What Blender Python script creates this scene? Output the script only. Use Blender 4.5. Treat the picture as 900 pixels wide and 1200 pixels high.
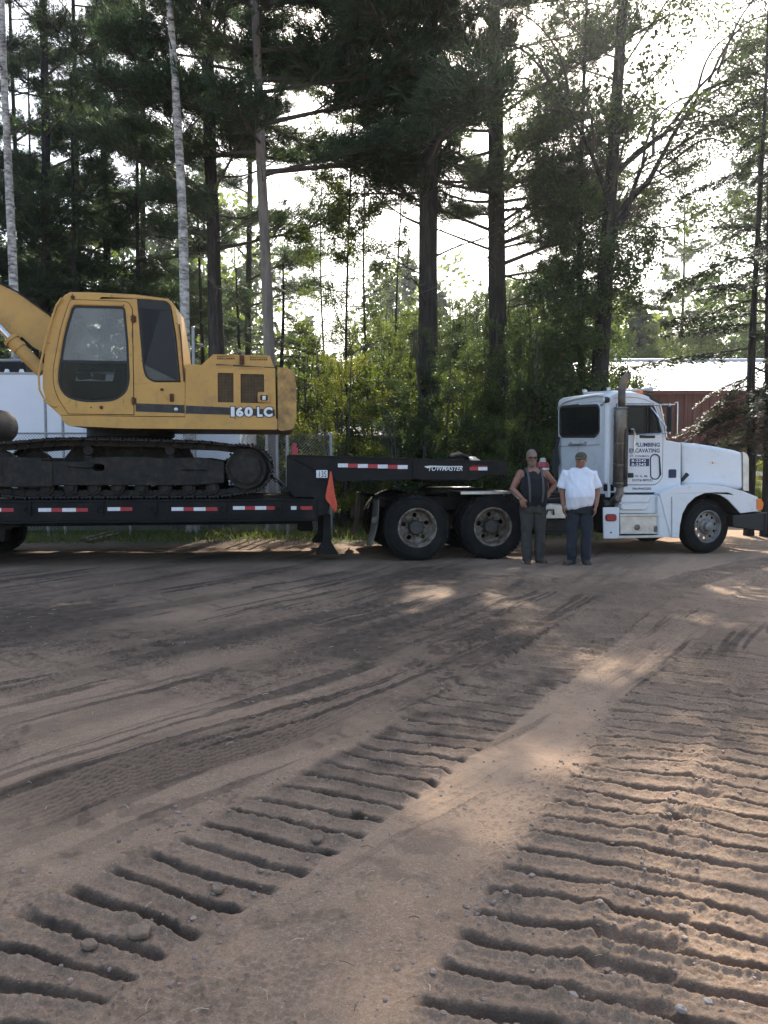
import bpy, bmesh, math, random
import numpy as np
from mathutils import Vector, Matrix, Quaternion, noise as mnoise
from mathutils.geometry import tessellate_polygon

for o in list(bpy.data.objects):
    bpy.data.objects.remove(o)
R = math.radians
scene = bpy.context.scene
COL = scene.collection

# ---------------------------------------------------------------- camera
CAM_H, FPX, PITCH = 1.6, 933.0, math.atan(60 / 933.0)
cam_d = bpy.data.cameras.new("camera")
cam = bpy.data.objects.new("camera", cam_d)
COL.objects.link(cam)
cam.location = (0, 0, CAM_H)
cam.rotation_euler = (math.pi / 2 - PITCH, 0, 0)
cam_d.sensor_fit = 'VERTICAL'
cam_d.sensor_height = 36.0
cam_d.lens = 36.0 * FPX / 1200.0
cam_d.clip_start, cam_d.clip_end = 0.05, 3000
scene.camera = cam

# ---------------------------------------------------------------- sky, sun, exposure
SUN_AZ, SUN_EL = 9.0, 41.0
world = bpy.data.worlds.new("World")
scene.world = world
world.use_nodes = True
wn = world.node_tree
wn.nodes.clear()
sky = wn.nodes.new('ShaderNodeTexSky')
sky.sky_type = 'NISHITA'
sky.sun_disc = False
sky.sun_elevation = R(SUN_EL)
sky.sun_rotation = R(SUN_AZ)
sky.air_density, sky.dust_density, sky.ozone_density = 1.2, 3.0, 1.0
bg = wn.nodes.new('ShaderNodeBackground')
bg.inputs['Strength'].default_value = 0.15
wo = wn.nodes.new('ShaderNodeOutputWorld')
wn.links.new(sky.outputs[0], bg.inputs[0])
wn.links.new(bg.outputs[0], wo.inputs[0])
sun_d = bpy.data.lights.new("sun", 'SUN')
sun_d.energy = 4.2
sun_d.angle = R(0.53)
sun_d.color = (1.0, 0.93, 0.82)
sun = bpy.data.objects.new("sun", sun_d)
COL.objects.link(sun)
SUN_DIR = Vector((math.sin(R(SUN_AZ)) * math.cos(R(SUN_EL)), math.cos(R(SUN_AZ)) * math.cos(R(SUN_EL)), math.sin(R(SUN_EL))))
sun.rotation_euler = (-SUN_DIR).to_track_quat('-Z', 'Y').to_euler()
sun.location = SUN_DIR * 60
scene.view_settings.view_transform = 'Standard'
scene.view_settings.look = 'None'
scene.view_settings.exposure = 1.38
scene.view_settings.gamma = 1.0
scene.view_settings.use_curve_mapping = False
scene.cycles.max_bounces = 8
scene.cycles.transparent_max_bounces = 8
scene.cycles.volume_bounces = 0
scene.cycles.transmission_bounces = 4
scene.cycles.use_denoising = True

# ---------------------------------------------------------------- frames: a photo pixel to a point of a real upright plane
CF = Vector((0, math.cos(PITCH), -math.sin(PITCH)))
CU = Vector((0, math.sin(PITCH), math.cos(PITCH)))
CP = Vector((0, 0, CAM_H))
def ray(px, py):
    return CF + Vector((1, 0, 0)) * ((px - 450) / FPX) + CU * ((600 - py) / FPX)
def ground_at(px, py, z=0.0):
    d = ray(px, py); t = (z - CAM_H) / d.z
    return CP + d * t
def at(px, py, y):
    d = ray(px, py); return CP + d * (y / d.y)
class Frame:
    """upright local frame: x along the vehicle, y away from the camera, z up"""
    def __init__(s, ox, oy, heading):
        s.o = Vector((ox, oy, 0)); a = R(heading); s.a = a
        s.ux = Vector((math.cos(a), math.sin(a), 0)); s.uy = Vector((-math.sin(a), math.cos(a), 0))
        s.m = Matrix.Translation(s.o) @ Matrix.Rotation(a, 4, 'Z')
    def p(s, px, py, d=0.0):
        r = ray(px, py); t = ((s.o - CP).dot(s.uy) + d) / r.dot(s.uy)
        q = CP + r * t - s.o
        return (q.dot(s.ux), q.z)
    def px(s, px, py, X):
        r = ray(px, py); t = ((s.o - CP).dot(s.ux) + X) / r.dot(s.ux)
        q = CP + r * t - s.o
        return (q.dot(s.uy), q.z)
    def o_(s, pts, d=0.0):
        return [s.p(a, b, d) for a, b in pts]

# ---------------------------------------------------------------- object helpers
BASE = {}
FRM = {}
def tag(o, label=None, cat=None, group=None, kind=None):
    if label: o['label'] = label
    if cat: o['category'] = cat
    if group: o['group'] = group
    if kind: o['kind'] = kind
    return o
def thing(name, label, cat, base=(0, 0, 0), frame=None, group=None, rotz=0.0):
    o = bpy.data.objects.new(name, None)
    o.empty_display_size = 0.1
    COL.objects.link(o)
    b = Vector(base)
    if frame is None:
        o.location = b; o.rotation_euler = (0, 0, rotz)
    else:
        o.matrix_world = frame.m @ Matrix.Translation(b)
    BASE[o.name] = b if frame is not None else Vector((0, 0, 0))
    tag(o, label, cat, group)
    return o
class MB:
    def __init__(s): s.v = []; s.f = []; s.mi = []
    def add(s, vs, fs, mi=0):
        n = len(s.v); s.v.extend([tuple(v) for v in vs]); s.f.extend([tuple(i + n for i in f) for f in fs]); s.mi.extend([mi] * len(fs)); return s
    def box(s, x0, x1, y0, y1, z0, z1, mi=0):
        vs = [(x0, y0, z0), (x1, y0, z0), (x1, y1, z0), (x0, y1, z0), (x0, y0, z1), (x1, y0, z1), (x1, y1, z1), (x0, y1, z1)]
        return s.add(vs, [(0, 3, 2, 1), (4, 5, 6, 7), (0, 1, 5, 4), (1, 2, 6, 5), (2, 3, 7, 6), (3, 0, 4, 7)], mi)
    def obox(s, c, ax, ay, az, mi=0):
        c, ax, ay, az = Vector(c), Vector(ax), Vector(ay), Vector(az)
        vs = [c + ax * i + ay * j + az * k for k in (-1, 1) for i, j in ((-1, -1), (1, -1), (1, 1), (-1, 1))]
        return s.add(vs, [(0, 3, 2, 1), (4, 5, 6, 7), (0, 1, 5, 4), (1, 2, 6, 5), (2, 3, 7, 6), (3, 0, 4, 7)], mi)
    def prism(s, out, y0, y1, holes=(), mi=0):
        """outline in (x, z) given thickness along y, with real holes"""
        loops = [list(out)] + [list(h) for h in holes]
        flat = [p for l in loops for p in l]
        n = len(flat)
        tris = tessellate_polygon([[Vector((p[0], p[1], 0)) for p in l] for l in loops])
        vs = [(p[0], y0, p[1]) for p in flat] + [(p[0], y1, p[1]) for p in flat]
        fs = []
        for t in tris:
            a, b, c = [flat[i] for i in t]
            cr = (b[0] - a[0]) * (c[1] - a[1]) - (b[1] - a[1]) * (c[0] - a[0])
            t = tuple(t) if cr > 0 else (t[0], t[2], t[1])
            fs.append(t); fs.append((t[0] + n, t[2] + n, t[1] + n))
        k = 0
        for li, l in enumerate(loops):
            m = len(l)
            ar = sum(l[i][0] * l[(i + 1) % m][1] - l[(i + 1) % m][0] * l[i][1] for i in range(m))
            ccw = (ar > 0) == (li == 0)
            for i in range(m):
                a, b = k + i, k + (i + 1) % m
                fs.append((b, a, a + n, b + n) if ccw else (a, b, b + n, a + n))
            k += m
        if y0 > y1: fs = [f[::-1] for f in fs]
        return s.add(vs, fs, mi)
    def prism_x(s, out, x0, x1, holes=(), mi=0):
        """outline in (y, z), thickness along x"""
        t = MB(); t.prism(out, x0, x1, holes)
        return s.add([(v[1], v[0], v[2]) for v in t.v], [f[::-1] for f in t.f], mi)
    def prism_z(s, out, z0, z1, mi=0):
        t = MB(); t.prism(out, z0, z1)
        return s.add([(v[0], v[2], v[1]) for v in t.v], [f[::-1] for f in t.f], mi)
    def tube(s, pts, r, n=8, mi=0, cap=True, flat=1.0):
        pts = [Vector(p) for p in pts]; k = len(pts)
        rs = [r] * k if not hasattr(r, '__len__') else list(r)
        vs = []; up = None
        for i, p in enumerate(pts):
            t = (pts[min(i + 1, k - 1)] - pts[max(i - 1, 0)]).normalized()
            if up is None:
                up = Vector((0, 0, 1)) if abs(t.z) < 0.9 else Vector((1, 0, 0))
            a = t.cross(up).normalized(); up = a.cross(t).normalized()
            for j in range(n):
                w = 2 * math.pi * j / n
                vs.append(p + a * (rs[i] * math.cos(w)) + up * (rs[i] * flat * math.sin(w)))
        fs = [(i * n + j, i * n + (j + 1) % n, (i + 1) * n + (j + 1) % n, (i + 1) * n + j) for i in range(k - 1) for j in range(n)]
        if cap:
            fs.append(tuple(range(n - 1, -1, -1))); fs.append(tuple((k - 1) * n + j for j in range(n)))
        return s.add(vs, fs, mi)
    def lathe(s, prof, c, n=24, axis='y', mi=0):
        """profile [(r, along axis)] turned about an axis through c"""
        vs = []; k = len(prof)
        for r, h in prof:
            for j in range(n):
                w = 2 * math.pi * j / n; a, b = r * math.cos(w), r * math.sin(w)
                vs.append((c[0] + a, c[1] + h, c[2] + b) if axis == 'y' else (c[0] + a, c[1] + b, c[2] + h) if axis == 'z' else (c[0] + h, c[1] + a, c[2] + b))
        fs = [(i * n + j, (i + 1) * n + j, (i + 1) * n + (j + 1) % n, i * n + (j + 1) % n) for i in range(k - 1) for j in range(n)]
        return s.add(vs, fs, mi)
    def ball(s, c, rx, ry, rz, n=12, m=8, mi=0):
        vs = []
        for i in range(m + 1):
            a = math.pi * i / m
            for j in range(n):
                w = 2 * math.pi * j / n
                vs.append((c[0] + rx * math.sin(a) * math.cos(w), c[1] + ry * math.sin(a) * math.sin(w), c[2] + rz * math.cos(a)))
        fs = [(i * n + j, (i + 1) * n + j, (i + 1) * n + (j + 1) % n, i * n + (j + 1) % n) for i in range(m) for j in range(n)]
        return s.add(vs, fs, mi)
    def mesh(s, name, mats, off=Vector((0, 0, 0)), sharp=38, merge=False):
        me = bpy.data.meshes.new(name)
        me.from_pydata([(v[0] - off.x, v[1] - off.y, v[2] - off.z) for v in s.v], [], s.f)
        for m in (mats if isinstance(mats, (list, tuple)) else [mats]): me.materials.append(m)
        me.polygons.foreach_set('material_index', s.mi)
        bm = bmesh.new(); bm.from_mesh(me)
        bmesh.ops.remove_doubles(bm, verts=bm.verts, dist=1e-5)
        bmesh.ops.recalc_face_normals(bm, faces=bm.faces)
        bm.to_mesh(me); bm.free()
        if sharp is not None:
            me.polygons.foreach_set('use_smooth', [True] * len(me.polygons))
            me.set_sharp_from_angle(angle=R(sharp))
        me.update()
        return me
    def build(s, name, mats, parent=None, bevel=0.0, seg=2, sharp=38, frame=None, base=None):
        off = BASE[parent.name] if parent is not None else Vector(base or (0, 0, 0))
        me = s.mesh(name, mats, off, sharp)
        return link(name, me, parent, bevel, seg, frame, base)
def link(name, me, parent=None, bevel=0.0, seg=2, frame=None, base=None):
    o = bpy.data.objects.new(name, me)
    COL.objects.link(o)
    if parent is not None:
        o.parent = parent; BASE[o.name] = BASE[parent.name]
    elif frame is not None:
        o.matrix_world = frame.m @ Matrix.Translation(Vector(base or (0, 0, 0))); BASE[o.name] = Vector(base or (0, 0, 0))
    else:
        o.location = base or (0, 0, 0); BASE[o.name] = Vector(base or (0, 0, 0))
    if bevel > 0:
        b = o.modifiers.new('Bevel', 'BEVEL'); b.width = bevel; b.segments = seg; b.limit_method = 'ANGLE'; b.angle_limit = R(40); b.harden_normals = False
    return o
def rpoly(pts, r, n=4):
    """polygon with rounded corners; r one number or one per corner"""
    out = []; k = len(pts)
    rr = [r] * k if not hasattr(r, '__len__') else r
    for i in range(k):
        p = Vector(pts[i]).to_2d(); a = Vector(pts[i - 1]).to_2d(); b = Vector(pts[(i + 1) % k]).to_2d()
        u, w = (a - p), (b - p)
        d = min(rr[i], u.length * 0.49, w.length * 0.49)
        if d < 1e-4: out.append(tuple(p)); continue
        s, e = p + u.normalized() * d, p + w.normalized() * d
        for j in range(n + 1):
            t = j / n
            q = s * (1 - t) ** 2 + p * 2 * t * (1 - t) + e * t * t
            out.append(tuple(q))
    return out
def offset_poly(pts, d):
    """move a closed outline inwards by d (towards its middle)"""
    k = len(pts); ar = sum(pts[i][0] * pts[(i + 1) % k][1] - pts[(i + 1) % k][0] * pts[i][1] for i in range(k)); sg = 1 if ar > 0 else -1
    out = []
    for i in range(k):
        p = Vector(pts[i]); a = Vector(pts[i - 1]); b = Vector(pts[(i + 1) % k])
        e1, e2 = (p - a).normalized(), (b - p).normalized()
        n1, n2 = Vector((-e1.y, e1.x)) * sg, Vector((-e2.y, e2.x)) * sg
        nn = (n1 + n2); l = max(nn.length, 0.3); nn.normalize()
        out.append(tuple(p + nn * (d / max(0.5, l / 2))))
    return out
def circle(c, r, n=24, sx=1.0):
    return [(c[0] + sx * r * math.cos(2 * math.pi * i / n), c[1] + r * math.sin(2 * math.pi * i / n)) for i in range(n)]
def text_mesh(s, h, w=None, bold=0.0, depth=0.004, shear=0.0):
    """flat lettering as a mesh builder in (x, -, z), lower left at the origin"""
    cu = bpy.data.curves.new('lettering', 'FONT'); cu.body = s; cu.size = 1.0; cu.offset = bold; cu.shear = shear; cu.resolution_u = 3
    ob = bpy.data.objects.new('lettering_source', cu); COL.objects.link(ob)
    dg = bpy.context.evaluated_depsgraph_get()
    me = bpy.data.meshes.new_from_object(ob.evaluated_get(dg))
    vs = [v.co.copy() for v in me.vertices]; fs = [tuple(p.vertices) for p in me.polygons]
    bpy.data.objects.remove(ob); bpy.data.curves.remove(cu); bpy.data.meshes.remove(me)
    x0, x1 = min(v.x for v in vs), max(v.x for v in vs); y0, y1 = min(v.y for v in vs), max(v.y for v in vs)
    sy = h / (y1 - y0); sx = sy if w is None else w / (x1 - x0)
    return [((v.x - x0) * sx, (v.y - y0) * sy) for v in vs], fs
def letter(name, s, x, z, d, h, w, m, parent, bold=0.0, shear=0.0):
    vs, fs = text_mesh(s, h, w, bold, shear=shear)
    mb = MB(); mb.add([(x + a, d, z + b) for a, b in vs], fs)
    off = BASE[parent.name]
    me = bpy.data.meshes.new(name); me.from_pydata([(v[0] - off.x, v[1] - off.y, v[2] - off.z) for v in mb.v], [], mb.f); me.materials.append(m)
    return link(name, me, parent)

# ---------------------------------------------------------------- materials
def mat(name, col, rough=0.6, metal=0.0, var=0.0, vscale=6.0, col2=None, amount=0.5, nscale=3.0, bump=0.0, bscale=40.0, spec=0.5, coat=0.0, stretch=None, chips=None):
    """Principled surface; var = brightness mottling, col2 = second (worn or dirty) colour in noise patches, bump = fine relief"""
    m = bpy.data.materials.new(name); m.use_nodes = True
    nt = m.node_tree; b = nt.nodes['Principled BSDF']
    b.inputs['Base Color'].default_value = (*col, 1); b.inputs['Roughness'].default_value = rough; b.inputs['Metallic'].default_value = metal
    b.inputs['Specular IOR Level'].default_value = spec; b.inputs['Coat Weight'].default_value = coat
    tc = nt.nodes.new('ShaderNodeTexCoord'); src = tc.outputs['Object']
    if stretch:
        mp = nt.nodes.new('ShaderNodeMapping'); mp.inputs['Scale'].default_value = stretch; nt.links.new(src, mp.inputs[0]); src = mp.outputs[0]
    def noise(sc, det=5, ro=0.6):
        n = nt.nodes.new('ShaderNodeTexNoise'); n.inputs['Scale'].default_value = sc; n.inputs['Detail'].default_value = det; n.inputs['Roughness'].default_value = ro
        nt.links.new(src, n.inputs['Vector']); return n
    cur = None
    if col2 is not None:
        n = noise(nscale, 8, 0.7); rp = nt.nodes.new('ShaderNodeValToRGB')
        rp.color_ramp.elements[0].position = max(0.0, 1 - amount - 0.14); rp.color_ramp.elements[1].position = min(1.0, 1 - amount + 0.14)
        nt.links.new(n.outputs['Fac'], rp.inputs[0])
        mx = nt.nodes.new('ShaderNodeMix'); mx.data_type = 'RGBA'; mx.inputs[6].default_value = (*col, 1); mx.inputs[7].default_value = (*col2, 1)
        nt.links.new(rp.outputs[0], mx.inputs[0]); cur = mx.outputs[2]
    if var > 0:
        n = noise(vscale); mr = nt.nodes.new('ShaderNodeMapRange'); mr.inputs[1].default_value = 0.3; mr.inputs[2].default_value = 0.7; mr.inputs[3].default_value = 1 - var; mr.inputs[4].default_value = 1 + var
        nt.links.new(n.outputs['Fac'], mr.inputs[0])
        mx = nt.nodes.new('ShaderNodeMix'); mx.data_type = 'RGBA'; mx.blend_type = 'MULTIPLY'; mx.inputs[0].default_value = 1.0
        if cur is not None: nt.links.new(cur, mx.inputs[6])
        else: mx.inputs[6].default_value = (*col, 1)
        nt.links.new(mr.outputs[0], mx.inputs[7]); cur = mx.outputs[2]
        rr = nt.nodes.new('ShaderNodeMapRange'); rr.inputs[3].default_value = max(0.02, rough - 0.12); rr.inputs[4].default_value = min(1, rough + 0.12)
        nt.links.new(n.outputs['Fac'], rr.inputs[0]); nt.links.new(rr.outputs[0], b.inputs['Roughness'])
    if chips:
        for csc, cst in ((chips[1], (1, 1, 1)), (chips[1] * .5, (.25, 1, 2.2)), (chips[1] * .4, (2.0, 1, .3))):
            mp = nt.nodes.new('ShaderNodeMapping'); mp.inputs['Scale'].default_value = cst; nt.links.new(tc.outputs['Object'], mp.inputs[0])
            n = nt.nodes.new('ShaderNodeTexNoise'); n.inputs['Scale'].default_value = csc; n.inputs['Detail'].default_value = 6; n.inputs['Roughness'].default_value = .65; nt.links.new(mp.outputs[0], n.inputs['Vector'])
            rp = nt.nodes.new('ShaderNodeMapRange'); rp.inputs[1].default_value = chips[2]; rp.inputs[2].default_value = chips[2] + .05; nt.links.new(n.outputs['Fac'], rp.inputs[0])
            mx = nt.nodes.new('ShaderNodeMix'); mx.data_type = 'RGBA'; nt.links.new(rp.outputs[0], mx.inputs[0]); mx.inputs[7].default_value = (*chips[0], 1)
            if cur is not None: nt.links.new(cur, mx.inputs[6])
            else: mx.inputs[6].default_value = (*col, 1)
            cur = mx.outputs[2]
    if cur is not None: nt.links.new(cur, b.inputs['Base Color'])
    if bump > 0:
        n = noise(bscale); bp = nt.nodes.new('ShaderNodeBump'); bp.inputs['Strength'].default_value = min(1, bump); bp.inputs['Distance'].default_value = 0.02
        nt.links.new(n.outputs['Fac'], bp.inputs['Height']); nt.links.new(bp.outputs[0], b.inputs['Normal'])
    return m
def leaf_mat(name, col, tcol, var=0.35, rough=0.5):
    m = bpy.data.materials.new(name); m.use_nodes = True
    nt = m.node_tree; nt.nodes.clear()
    out = nt.nodes.new('ShaderNodeOutputMaterial'); mix = nt.nodes.new('ShaderNodeMixShader'); mix.inputs[0].default_value = 0.45
    p = nt.nodes.new('ShaderNodeBsdfPrincipled'); p.inputs['Roughness'].default_value = rough; p.inputs['Specular IOR Level'].default_value = 0.35
    t = nt.nodes.new('ShaderNodeBsdfTranslucent')
    g = nt.nodes.new('ShaderNodeNewGeometry')
    for c, sock in ((col, p.inputs['Base Color']), (tcol, t.inputs['Color'])):
        mx = nt.nodes.new('ShaderNodeMix'); mx.data_type = 'RGBA'
        mx.inputs[6].default_value = (*[x * (1 - var) for x in c], 1); mx.inputs[7].default_value = (min(1, c[0] * (1 + var * 1.3)), min(1, c[1] * (1 + var)), c[2] * (1 + var * 0.4), 1)
        nt.links.new(g.outputs['Random Per Island'], mx.inputs[0]); nt.links.new(mx.outputs[2], sock)
    nt.links.new(p.outputs[0], mix.inputs[1]); nt.links.new(t.outputs[0], mix.inputs[2]); nt.links.new(mix.outputs[0], out.inputs[0])
    return m
def glass_mat(name, tint, dens):
    m = bpy.data.materials.new(name); m.use_nodes = True
    nt = m.node_tree; nt.nodes.clear()
    out = nt.nodes.new('ShaderNodeOutputMaterial'); mix = nt.nodes.new('ShaderNodeMixShader')
    tr = nt.nodes.new('ShaderNodeBsdfTransparent'); tr.inputs[0].default_value = (*tint, 1)
    gl = nt.nodes.new('ShaderNodeBsdfPrincipled'); gl.inputs['Base Color'].default_value = (0.02, 0.022, 0.025, 1); gl.inputs['Roughness'].default_value = 0.06
    fr = nt.nodes.new('ShaderNodeFresnel'); fr.inputs[0].default_value = 1.5
    mr = nt.nodes.new('ShaderNodeMapRange'); mr.inputs[3].default_value = dens; mr.inputs[4].default_value = 1.0
    nt.links.new(fr.outputs[0], mr.inputs[0]); nt.links.new(mr.outputs[0], mix.inputs[0])
    nt.links.new(tr.outputs[0], mix.inputs[1]); nt.links.new(gl.outputs[0], mix.inputs[2]); nt.links.new(mix.outputs[0], out.inputs[0])
    return m
M = {}
M['yellow'] = mat('yellow_paint', (0.58, 0.325, 0.088), 0.5, var=0.12, vscale=2.5, col2=(0.33, 0.20, 0.085), amount=0.36, nscale=5, spec=0.4, bump=0.05, chips=((0.085, 0.05, 0.03), 7.0, 0.66))
M['yellow_worn'] = mat('worn_yellow_paint', (0.57, 0.32, 0.088), 0.55, var=0.15, vscale=4, col2=(0.05, 0.035, 0.025), amount=0.46, nscale=2.2)
M['stripe'] = mat('black_stripe', (0.018, 0.018, 0.02), 0.5, var=0.3, col2=(0.07, 0.055, 0.04), amount=0.4, nscale=9)
M['rust'] = mat('rust', (0.11, 0.04, 0.02), 0.85, var=0.4, vscale=30)
M['steel'] = mat('track_steel', (0.024, 0.022, 0.020), 0.75, metal=0.1, spec=0.3, var=0.35, vscale=12, col2=(0.060, 0.046, 0.034), amount=0.42, nscale=7, bump=0.4)
M['black'] = mat('black_paint', (0.006, 0.006, 0.0065), 0.55, var=0.4, vscale=5, spec=0.25, col2=(0.022, 0.018, 0.015), amount=0.36, chips=((0.04, 0.022, 0.013), 9.0, 0.66), nscale=3, bump=0.1)
M['deck'] = mat('oiled_deck_boards', (0.06, 0.048, 0.038), 0.9, var=0.4, vscale=8, bump=0.4)
M['rubber'] = mat('tyre_rubber', (0.011, 0.011, 0.011), 0.88, spec=0.2, var=0.3, vscale=7, col2=(0.026, 0.022, 0.019), amount=0.42, nscale=5, bump=0.2)
M['white'] = mat('white_truck_paint', (0.70, 0.72, 0.745), 0.3, var=0.04, vscale=3, col2=(0.60, 0.59, 0.58), amount=0.30, nscale=4, coat=0.3, chips=((0.30, 0.27, 0.24), 8.0, 0.70))
M['alu'] = mat('aluminium', (0.55, 0.55, 0.54), 0.42, metal=0.9, var=0.2, vscale=8, bump=0.1)
M['chrome'] = mat('dull_chrome', (0.6, 0.58, 0.55), 0.22, metal=1.0, var=0.25, vscale=9)
M['stack'] = mat('weathered_stack', (0.19, 0.185, 0.175), 0.40, metal=0.8, var=0.4, vscale=5, col2=(0.09, 0.08, 0.07), amount=0.45, nscale=4, stretch=(1, 1, 0.35))
M['rim_white'] = mat('dirty_white_rim', (0.33, 0.28, 0.23), 0.6, var=0.3, vscale=12, col2=(0.075, 0.052, 0.036), amount=0.56, nscale=9)
M['rim_alu'] = mat('dull_rim', (0.27, 0.265, 0.26), 0.5, metal=0.4, var=0.25, vscale=12, col2=(0.12, 0.10, 0.085), amount=0.46, nscale=9)
M['hub'] = mat('greasy_hub', (0.05, 0.045, 0.04), 0.7, var=0.4, vscale=20)
M['red'] = mat('red_reflector', (0.42, 0.03, 0.04), 0.4, var=0.15, vscale=20)
M['tape_white'] = mat('white_reflector', (0.72, 0.72, 0.74), 0.4, var=0.12, vscale=20)
M['letter_white'] = mat('white_lettering', (0.78, 0.79, 0.80), 0.5, var=0.06, vscale=20)
M['navy'] = mat('navy_lettering', (0.018, 0.03, 0.09), 0.5)
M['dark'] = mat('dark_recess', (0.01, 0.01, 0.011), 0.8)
M['orange'] = mat('orange_cloth', (0.62, 0.10, 0.055), 0.85, var=0.15, vscale=12)
M['amber'] = mat('amber_lens', (0.75, 0.20, 0.03), 0.25)
M['red_lens'] = mat('red_lens', (0.35, 0.02, 0.02), 0.25)
M['galv'] = mat('galvanised_steel', (0.34, 0.35, 0.36), 0.5, metal=0.5, var=0.2, vscale=10)
M['glass'] = glass_mat('tinted_glass', (0.55, 0.58, 0.57), 0.25)
M['glass_dark'] = glass_mat('dark_tinted_glass', (0.22, 0.24, 0.24), 0.55)
M['trim'] = mat('black_rubber_trim', (0.016, 0.016, 0.017), 0.6)
M['seat'] = mat('worn_seat_vinyl', (0.045, 0.045, 0.043), 0.7, var=0.3)
M['paper'] = mat('dusty_panel', (0.40, 0.40, 0.37), 0.7, var=0.2)
M['flap'] = mat('dusty_mud_flap', (0.16, 0.14, 0.125), 0.8, var=0.3, vscale=6, col2=(0.07, 0.06, 0.05), amount=0.5)
M['wood'] = mat('weathered_wood', (0.16, 0.12, 0.085), 0.85, var=0.3, vscale=10, bump=0.3)
M['white_body'] = mat('white_trailer_sheet', (0.80, 0.82, 0.87), 0.45, var=0.04, vscale=1.5)
M['barn_red'] = mat('red_barn_siding', (0.115, 0.021, 0.017), 0.6, var=0.12, vscale=3)
M['barn_roof'] = mat('bare_metal_roof', (0.62, 0.62, 0.64), 0.38, metal=0.6, var=0.08, vscale=2)
M['shed'] = mat('grey_shed_boards', (0.30, 0.29, 0.28), 0.8, var=0.25, vscale=5)
M['pink'] = mat('pink_marker_paint', (0.65, 0.09, 0.14), 0.7)
M['bark_pine'] = mat('pine_bark', (0.027, 0.025, 0.024), 0.95, var=0.4, vscale=5, spec=0.2, col2=(0.050, 0.045, 0.041), amount=0.40, nscale=5, bump=1.0, bscale=9, stretch=(3, 3, 0.5))
M['bark_grey'] = mat('grey_pole_bark', (0.20, 0.175, 0.155), 0.9, var=0.25, vscale=4, col2=(0.11, 0.095, 0.08), amount=0.45, nscale=5, bump=0.8, bscale=14, stretch=(3, 3, 0.4))
M['bark_birch'] = mat('birch_bark', (0.62, 0.60, 0.57), 0.8, var=0.12, vscale=4, col2=(0.03, 0.025, 0.022), amount=0.49, nscale=4.5, bump=0.4, stretch=(1.0, 1.0, 2.6))
M['twig'] = mat('twig_bark', (0.06, 0.05, 0.042), 0.9)
M['needle'] = leaf_mat('pine_needles', (0.040, 0.068, 0.042), (0.07, 0.115, 0.045))
M['hemlock'] = leaf_mat('hemlock_needles', (0.026, 0.046, 0.026), (0.035, 0.065, 0.022))
M['dry'] = leaf_mat('drying_hemlock_needles', (0.075, 0.058, 0.032), (0.05, 0.042, 0.02))
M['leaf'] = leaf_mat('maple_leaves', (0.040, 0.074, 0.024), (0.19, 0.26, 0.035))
M['leaf_bright'] = leaf_mat('sunlit_leaves', (0.07, 0.11, 0.030), (0.42, 0.46, 0.07))  # brighter copy of the leaf colour, with sunlight put into it
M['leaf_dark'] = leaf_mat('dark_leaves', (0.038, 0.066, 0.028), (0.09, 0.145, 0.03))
M['grass'] = leaf_mat('grass_blades', (0.09, 0.12, 0.035), (0.20, 0.24, 0.06), rough=0.7)
M['stone'] = mat('field_stone', (0.30, 0.25, 0.215), 0.85, var=0.25, vscale=25, bump=0.4, bscale=60)

# ================================================================ ground: one sheet to the horizon, rutted near the camera
def _hash(ix, iy, seed):
    h = (ix.astype(np.int64) * 374761393 + iy.astype(np.int64) * 668265263 + seed * 144665) & 0xFFFFFFFF
    h = ((h ^ (h >> 13)) * 1274126177) & 0xFFFFFFFF
    return ((h ^ (h >> 16)) & 0xFFFF) / 65535.0
def vn(x, y, seed=0):
    ix, iy = np.floor(x), np.floor(y); fx, fy = x - ix, y - iy
    fx = fx * fx * (3 - 2 * fx); fy = fy * fy * (3 - 2 * fy)
    ix = ix.astype(np.int64); iy = iy.astype(np.int64)
    a, b, c, d = _hash(ix, iy, seed), _hash(ix + 1, iy, seed), _hash(ix, iy + 1, seed), _hash(ix + 1, iy + 1, seed)
    return (a * (1 - fx) + b * fx) * (1 - fy) + (c * (1 - fx) + d * fx) * fy - 0.5
def fbm(x, y, sc, octv, seed=0, gain=0.5):
    t = np.zeros_like(x); a = 1.0
    for k in range(octv):
        t += a * vn(x * sc + 17.3 * k, y * sc - 9.1 * k, seed + k); sc *= 2.03; a *= gain
    return t
def clods(x, y, sc, seed, keep=0.5):
    """rounded lumps: height 0..1 of the nearest jittered lump, some cells empty"""
    ix, iy = np.floor(x * sc).astype(np.int64), np.floor(y * sc).astype(np.int64); out = np.zeros_like(x)
    for dx in (-1, 0, 1):
        for dy in (-1, 0, 1):
            cx, cy = ix + dx, iy + dy; r = 0.30 + 0.38 * _hash(cx, cy, seed + 3)
            px, py = cx + _hash(cx, cy, seed), cy + _hash(cx, cy, seed + 1)
            d2 = ((x * sc - px) ** 2 + (y * sc - py) ** 2) / (r * r)
            out = np.maximum(out, (_hash(cx, cy, seed + 2) < keep) * r * np.sqrt(np.maximum(0, 1 - d2)))
    return out
def sstep(a, b, x):
    t = np.clip((x - a) / (b - a), 0, 1); return t * t * (3 - 2 * t)
def smooth_line(pts, n=10):
    """Catmull-Rom through ground points"""
    out = []; P = [Vector(p) for p in pts]; P = [P[0] * 2 - P[1]] + P + [P[-1] * 2 - P[-2]]
    for i in range(1, len(P) - 2):
        for j in range(n):
            t = j / n; a, b, c, d = P[i - 1], P[i], P[i + 1], P[i + 2]
            out.append(0.5 * ((2 * b) + (c - a) * t + (2 * a - 5 * b + 4 * c - d) * t * t + (3 * b - a - 3 * c + d) * t ** 3))
    out.append(P[-2]); return out
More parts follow.
